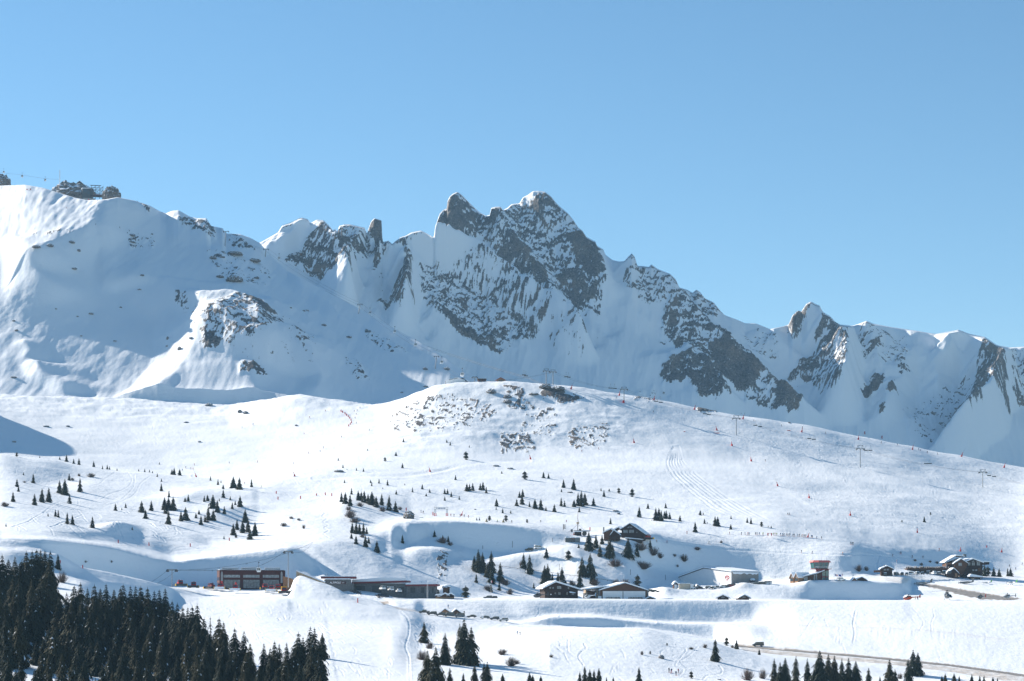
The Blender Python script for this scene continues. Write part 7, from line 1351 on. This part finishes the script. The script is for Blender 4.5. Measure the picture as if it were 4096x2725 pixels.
def crag_material():
    m = bpy.data.materials.new('snowy_boulder'); m.use_nodes = True; n = m.node_tree; L = n.links; p = n.nodes['Principled BSDF']
    ge = n.nodes.new('ShaderNodeNewGeometry'); sx = n.nodes.new('ShaderNodeSeparateXYZ'); L.new(ge.outputs['Normal'], sx.inputs[0]); tc = n.nodes.new('ShaderNodeTexCoord')
    nz = n.nodes.new('ShaderNodeTexNoise'); nz.inputs['Scale'].default_value = .55; nz.inputs['Detail'].default_value = 6; nz.inputs['Roughness'].default_value = .7; L.new(tc.outputs['Object'], nz.inputs['Vector'])
    ad = n.nodes.new('ShaderNodeMath'); ad.operation = 'ADD'; L.new(sx.outputs[2], ad.inputs[0]); L.new(nz.outputs['Fac'], ad.inputs[1])
    rp = n.nodes.new('ShaderNodeMapRange'); rp.inputs[1].default_value = 1.02; rp.inputs[2].default_value = 1.16; L.new(ad.outputs[0], rp.inputs[0])
    c = n.nodes.new('ShaderNodeMix'); c.data_type = 'RGBA'; c.inputs[6].default_value = (.05, .05, .055, 1); c.inputs[7].default_value = (.22, .18, .15, 1); r2 = n.nodes.new('ShaderNodeMapRange'); r2.inputs[1].default_value = .38; r2.inputs[2].default_value = .62; L.new(nz.outputs['Fac'], r2.inputs[0]); L.new(r2.outputs[0], c.inputs[0])
    x = n.nodes.new('ShaderNodeMix'); x.data_type = 'RGBA'; L.new(rp.outputs[0], x.inputs[0]); L.new(c.outputs[2], x.inputs[6]); x.inputs[7].default_value = (.82, .87, .93, 1); L.new(x.outputs[2], p.inputs['Base Color']); p.inputs['Roughness'].default_value = .85
    b = n.nodes.new('ShaderNodeBump'); b.inputs['Distance'].default_value = 1.5; b.inputs['Strength'].default_value = .7; L.new(nz.outputs['Fac'], b.inputs['Height']); L.new(b.outputs[0], p.inputs['Normal']); return m
CRAG = crag_material()
crag('summit_crag', 290, 778, 150, 44, 2790, 3, 'brown snow streaked crag carrying the summit lift station'); crag('summit_crag', 262, 760, 50, 36, 2780, 9, 'left top block of the summit station crag'); crag('summit_crag', 445, 790, 62, 44, 2720, 12, 'round brown crag with snow at right of the summit station'); crag('summit_crag', 2, 735, 70, 36, 2830, 17, 'brown rock knob at the left frame edge skyline')
su = Site('summit_station', 352, 762, 2760, .3, 'dark summit cable car station building beside steel gantry'); su.put(MB().prism([(-22, -30), (20, -30), (20, 0), (8, 8), (-22, 6)], 0, 30), 'wall', 'dark_steel'); su.put(MB().prism([(-24, 6), (8, 8), (8, 11), (-24, 9)], -2, 30), 'roof_snow', 'snow'); su.windows([(-18, -6, -8, 4), (-2, 8, -14, -4)], 0, 'glass'); su.box('base', 'concrete', -20, 30, 2, 28, -44, -30); su.box('platform', 'dark_wood', 10, 76, -4, 10, -24, -17); su.box('red_rail', 'red_trim', 24, 70, -5, -4, -17, -14)
ga = Site('cable_gantry', 390, 774, 2755, .2, 'tall steel lattice gantry of the summit cable car', 'gantry'); b = MB()
for x in (-22, -8, 8, 20): b.tube([(x, 0, -22), (x * 1.1, 0, 30)], 1.0, 5)
for z in (0, 14, 22): b.tube([(-24, 0, z), (22, 0, z)], 1.0, 5)
for x in (-22, -8, 8): b.tube([(x, 0, 0), (x + 14, 0, 14)], .8, 4); b.tube([(x + 14, 0, 0), (x, 0, 14)], .8, 4); b.tube([(x, 0, 14), (x + 14, 0, 28)], .8, 4)
ga.put(b, 'lattice', 'dark_steel'); ga.box('beam', 'dark_steel', -28, 14, -2, 2, 30, 32.5)
ma = Site('radio_mast', 239, 740, 2790, 0, 'slim lattice radio mast on the summit crag', 'mast'); b = MB()
for x in (-1.4, 1.4): b.tube([(x, 0, -14), (x * .6, 0, 60)], .5, 4)
for k in range(12): b.tube([(-1.3, 0, k * 5), (1.3, 0, k * 5 + 5)], .35, 4)
ma.put(b, 'lattice', 'steel'); ma.box('platform', 'concrete', -10, 10, -4, 4, -14, -10); ma.box('hut', 'dark_steel', 6, 22, -2, 6, -6, 2)
su2 = Site('summit_hut', 318, 732, 2785, .2, 'small dark gabled hut behind the summit crag', 'hut'); su2.house(-12, 14, -4, 6, 0, 0, 20, 'dark_wood', o=2, snow=2, zb=-16)
# ================================================================== boulders of the left slope and plain
BO = [(938,1127,58,30,'largest dark boulder on the shaded left slope'),(940,1020,62,18,'long dark slab boulder under the ridge crest'),(852,1036,26,15,'dark boulder left of the long slab'),(889,1031,20,9,'small dark boulder beside the long slab'),(1017,1048,50,17,'broken dark boulder right of long slab'),(880,1111,28,13,'dark boulder left of the largest boulder'),(1026,1115,22,11,'dark boulder right of the largest boulder'),(527,945,26,12,'dark boulder high on the shaded slope'),(529,971,24,8,'flat boulder under the high dark boulder'),
      (607,939,11,5,'lone small stone high on shaded slope'),(287,973,22,12,'dark boulder right of the sunny spur rocks'),(315,1006,15,12,'dark stone below sunny spur rocks'),(200,987,26,14,'dark boulder in middle of sunny spur rocks'),(145,992,34,14,'dark boulder at left of sunny spur rocks'),(296,1078,24,8,'flat boulder at lower end of sunny spur'),(364,1258,18,8,'dark boulder alone in the big shaded bowl'),(483,1232,11,6,'small round stone in the shaded bowl'),(558,1160,14,5,'small stone high in the shaded bowl'),
      (569,1104,16,8,'dark stone on the spur line'),(55,1286,12,7,'stone in the left shaded bowl'),(66,1325,14,9,'stone with snow in left shaded bowl'),(224,1238,9,5,'tiny stone left in shaded bowl'),(310,1268,10,5,'tiny stone near the bowl boulder'),(325,1346,10,5,'stone lower in the shaded bowl'),(55,1512,22,8,'stone row low in the left bowl'),(460,1366,14,5,'stone at the right of the bowl'),(718,1400,16,16,'dark boulder at the spur shadow edge'),(765,1356,16,10,'boulder on sunny spur left of knoll'),
      (670,1358,10,14,'upright dark stone right in bowl'),(668,1387,10,6,'small stone under upright stone'),(1295,1304,22,10,'dark boulder on open shaded slope'),(1216,1246,12,7,'stone under the slope pylon'),(1230,1245,12,7,'stone just left of slope pylon foot'),(1163,1234,10,6,'small stone on high shaded slope'),(1395,1352,20,10,'boulder above lower shaded rocks'),(1701,1480,20,12,'dark boulder below the lower slope pylon'),(1786,1480,22,14,'snow edged boulder right of slope pylon'),(1703,1549,18,8,'stone left of the knoll crest'),(1607,1572,12,5,'stone at foot of shaded slope'),
      (960,1652,16,16,'dark boulder under sunny knoll foot'),(983,1656,22,14,'boulder with snow cap under sunny knoll foot'),(836,1625,26,16,'sunlit boulder at knoll left foot'),(1185,1705,12,8,'stone beside the sparse gully shrubs'),(56,1770,16,8,'dark stone in the blue shadow corner'),(185,1708,22,7,'boulder half buried on left plain'),(272,1708,16,7,'boulder with snow on left plain'),(745,1692,18,7,'boulder on bright left plain'),(798,1770,14,7,'small boulder on bright plain'),(1355,1889,34,12,'large grey boulder beside the long traverse'),
      (1984,1866,24,7,'left flat boulder under the knoll foot'),(2040,1877,24,8,'right flat boulder under the knoll foot'),(2462,2046,22,8,'grey slab boulder above gabled chalet'),(2474,2058,14,9,'tilted boulder just above gabled chalet'),(2280,1972,20,7,'snow capped boulder by dark spruces'),(1901,2040,8,5,'small dark stone on terrace plain'),(2645,2635,22,20,'brown pointed rock on near snow mound'),(2877,2721,14,6,'small rock near bottom frame edge'),
      (1635,2075,44,40,'snowy crag under the tiny buried hut'),(2180,1553,40,22,'dark crag under the twin pylons'),(2235,1560,50,20,'dark crag right of twin pylons'),(1965,1572,36,22,'dark crag with snow on knoll face'),(2030,1592,30,20,'boulder with small spruce on knoll face'),(2030,1612,34,18,'lower boulder on the knoll face'),(2135,1580,34,10,'long low boulder under the twin pylons')]
for i, (u, v, w, h, lb) in enumerate(BO):
    lo = 20.2 if v < 1560 and not (u > 1900) else 0
    p = ground(u, v - 1, lo); o = crag('boulder', 0, 0, w, h * .62, p.y, 40 + i, lb, 'boulder', group='boulders on the snow slopes'); o.location = p + Vector((0, 0, h * .12 * p.y / FPX)); o.rotation_euler = (0, 0, i * 1.3)
make_haze(4.6e-5, (0.42, 0.72, 1.0))
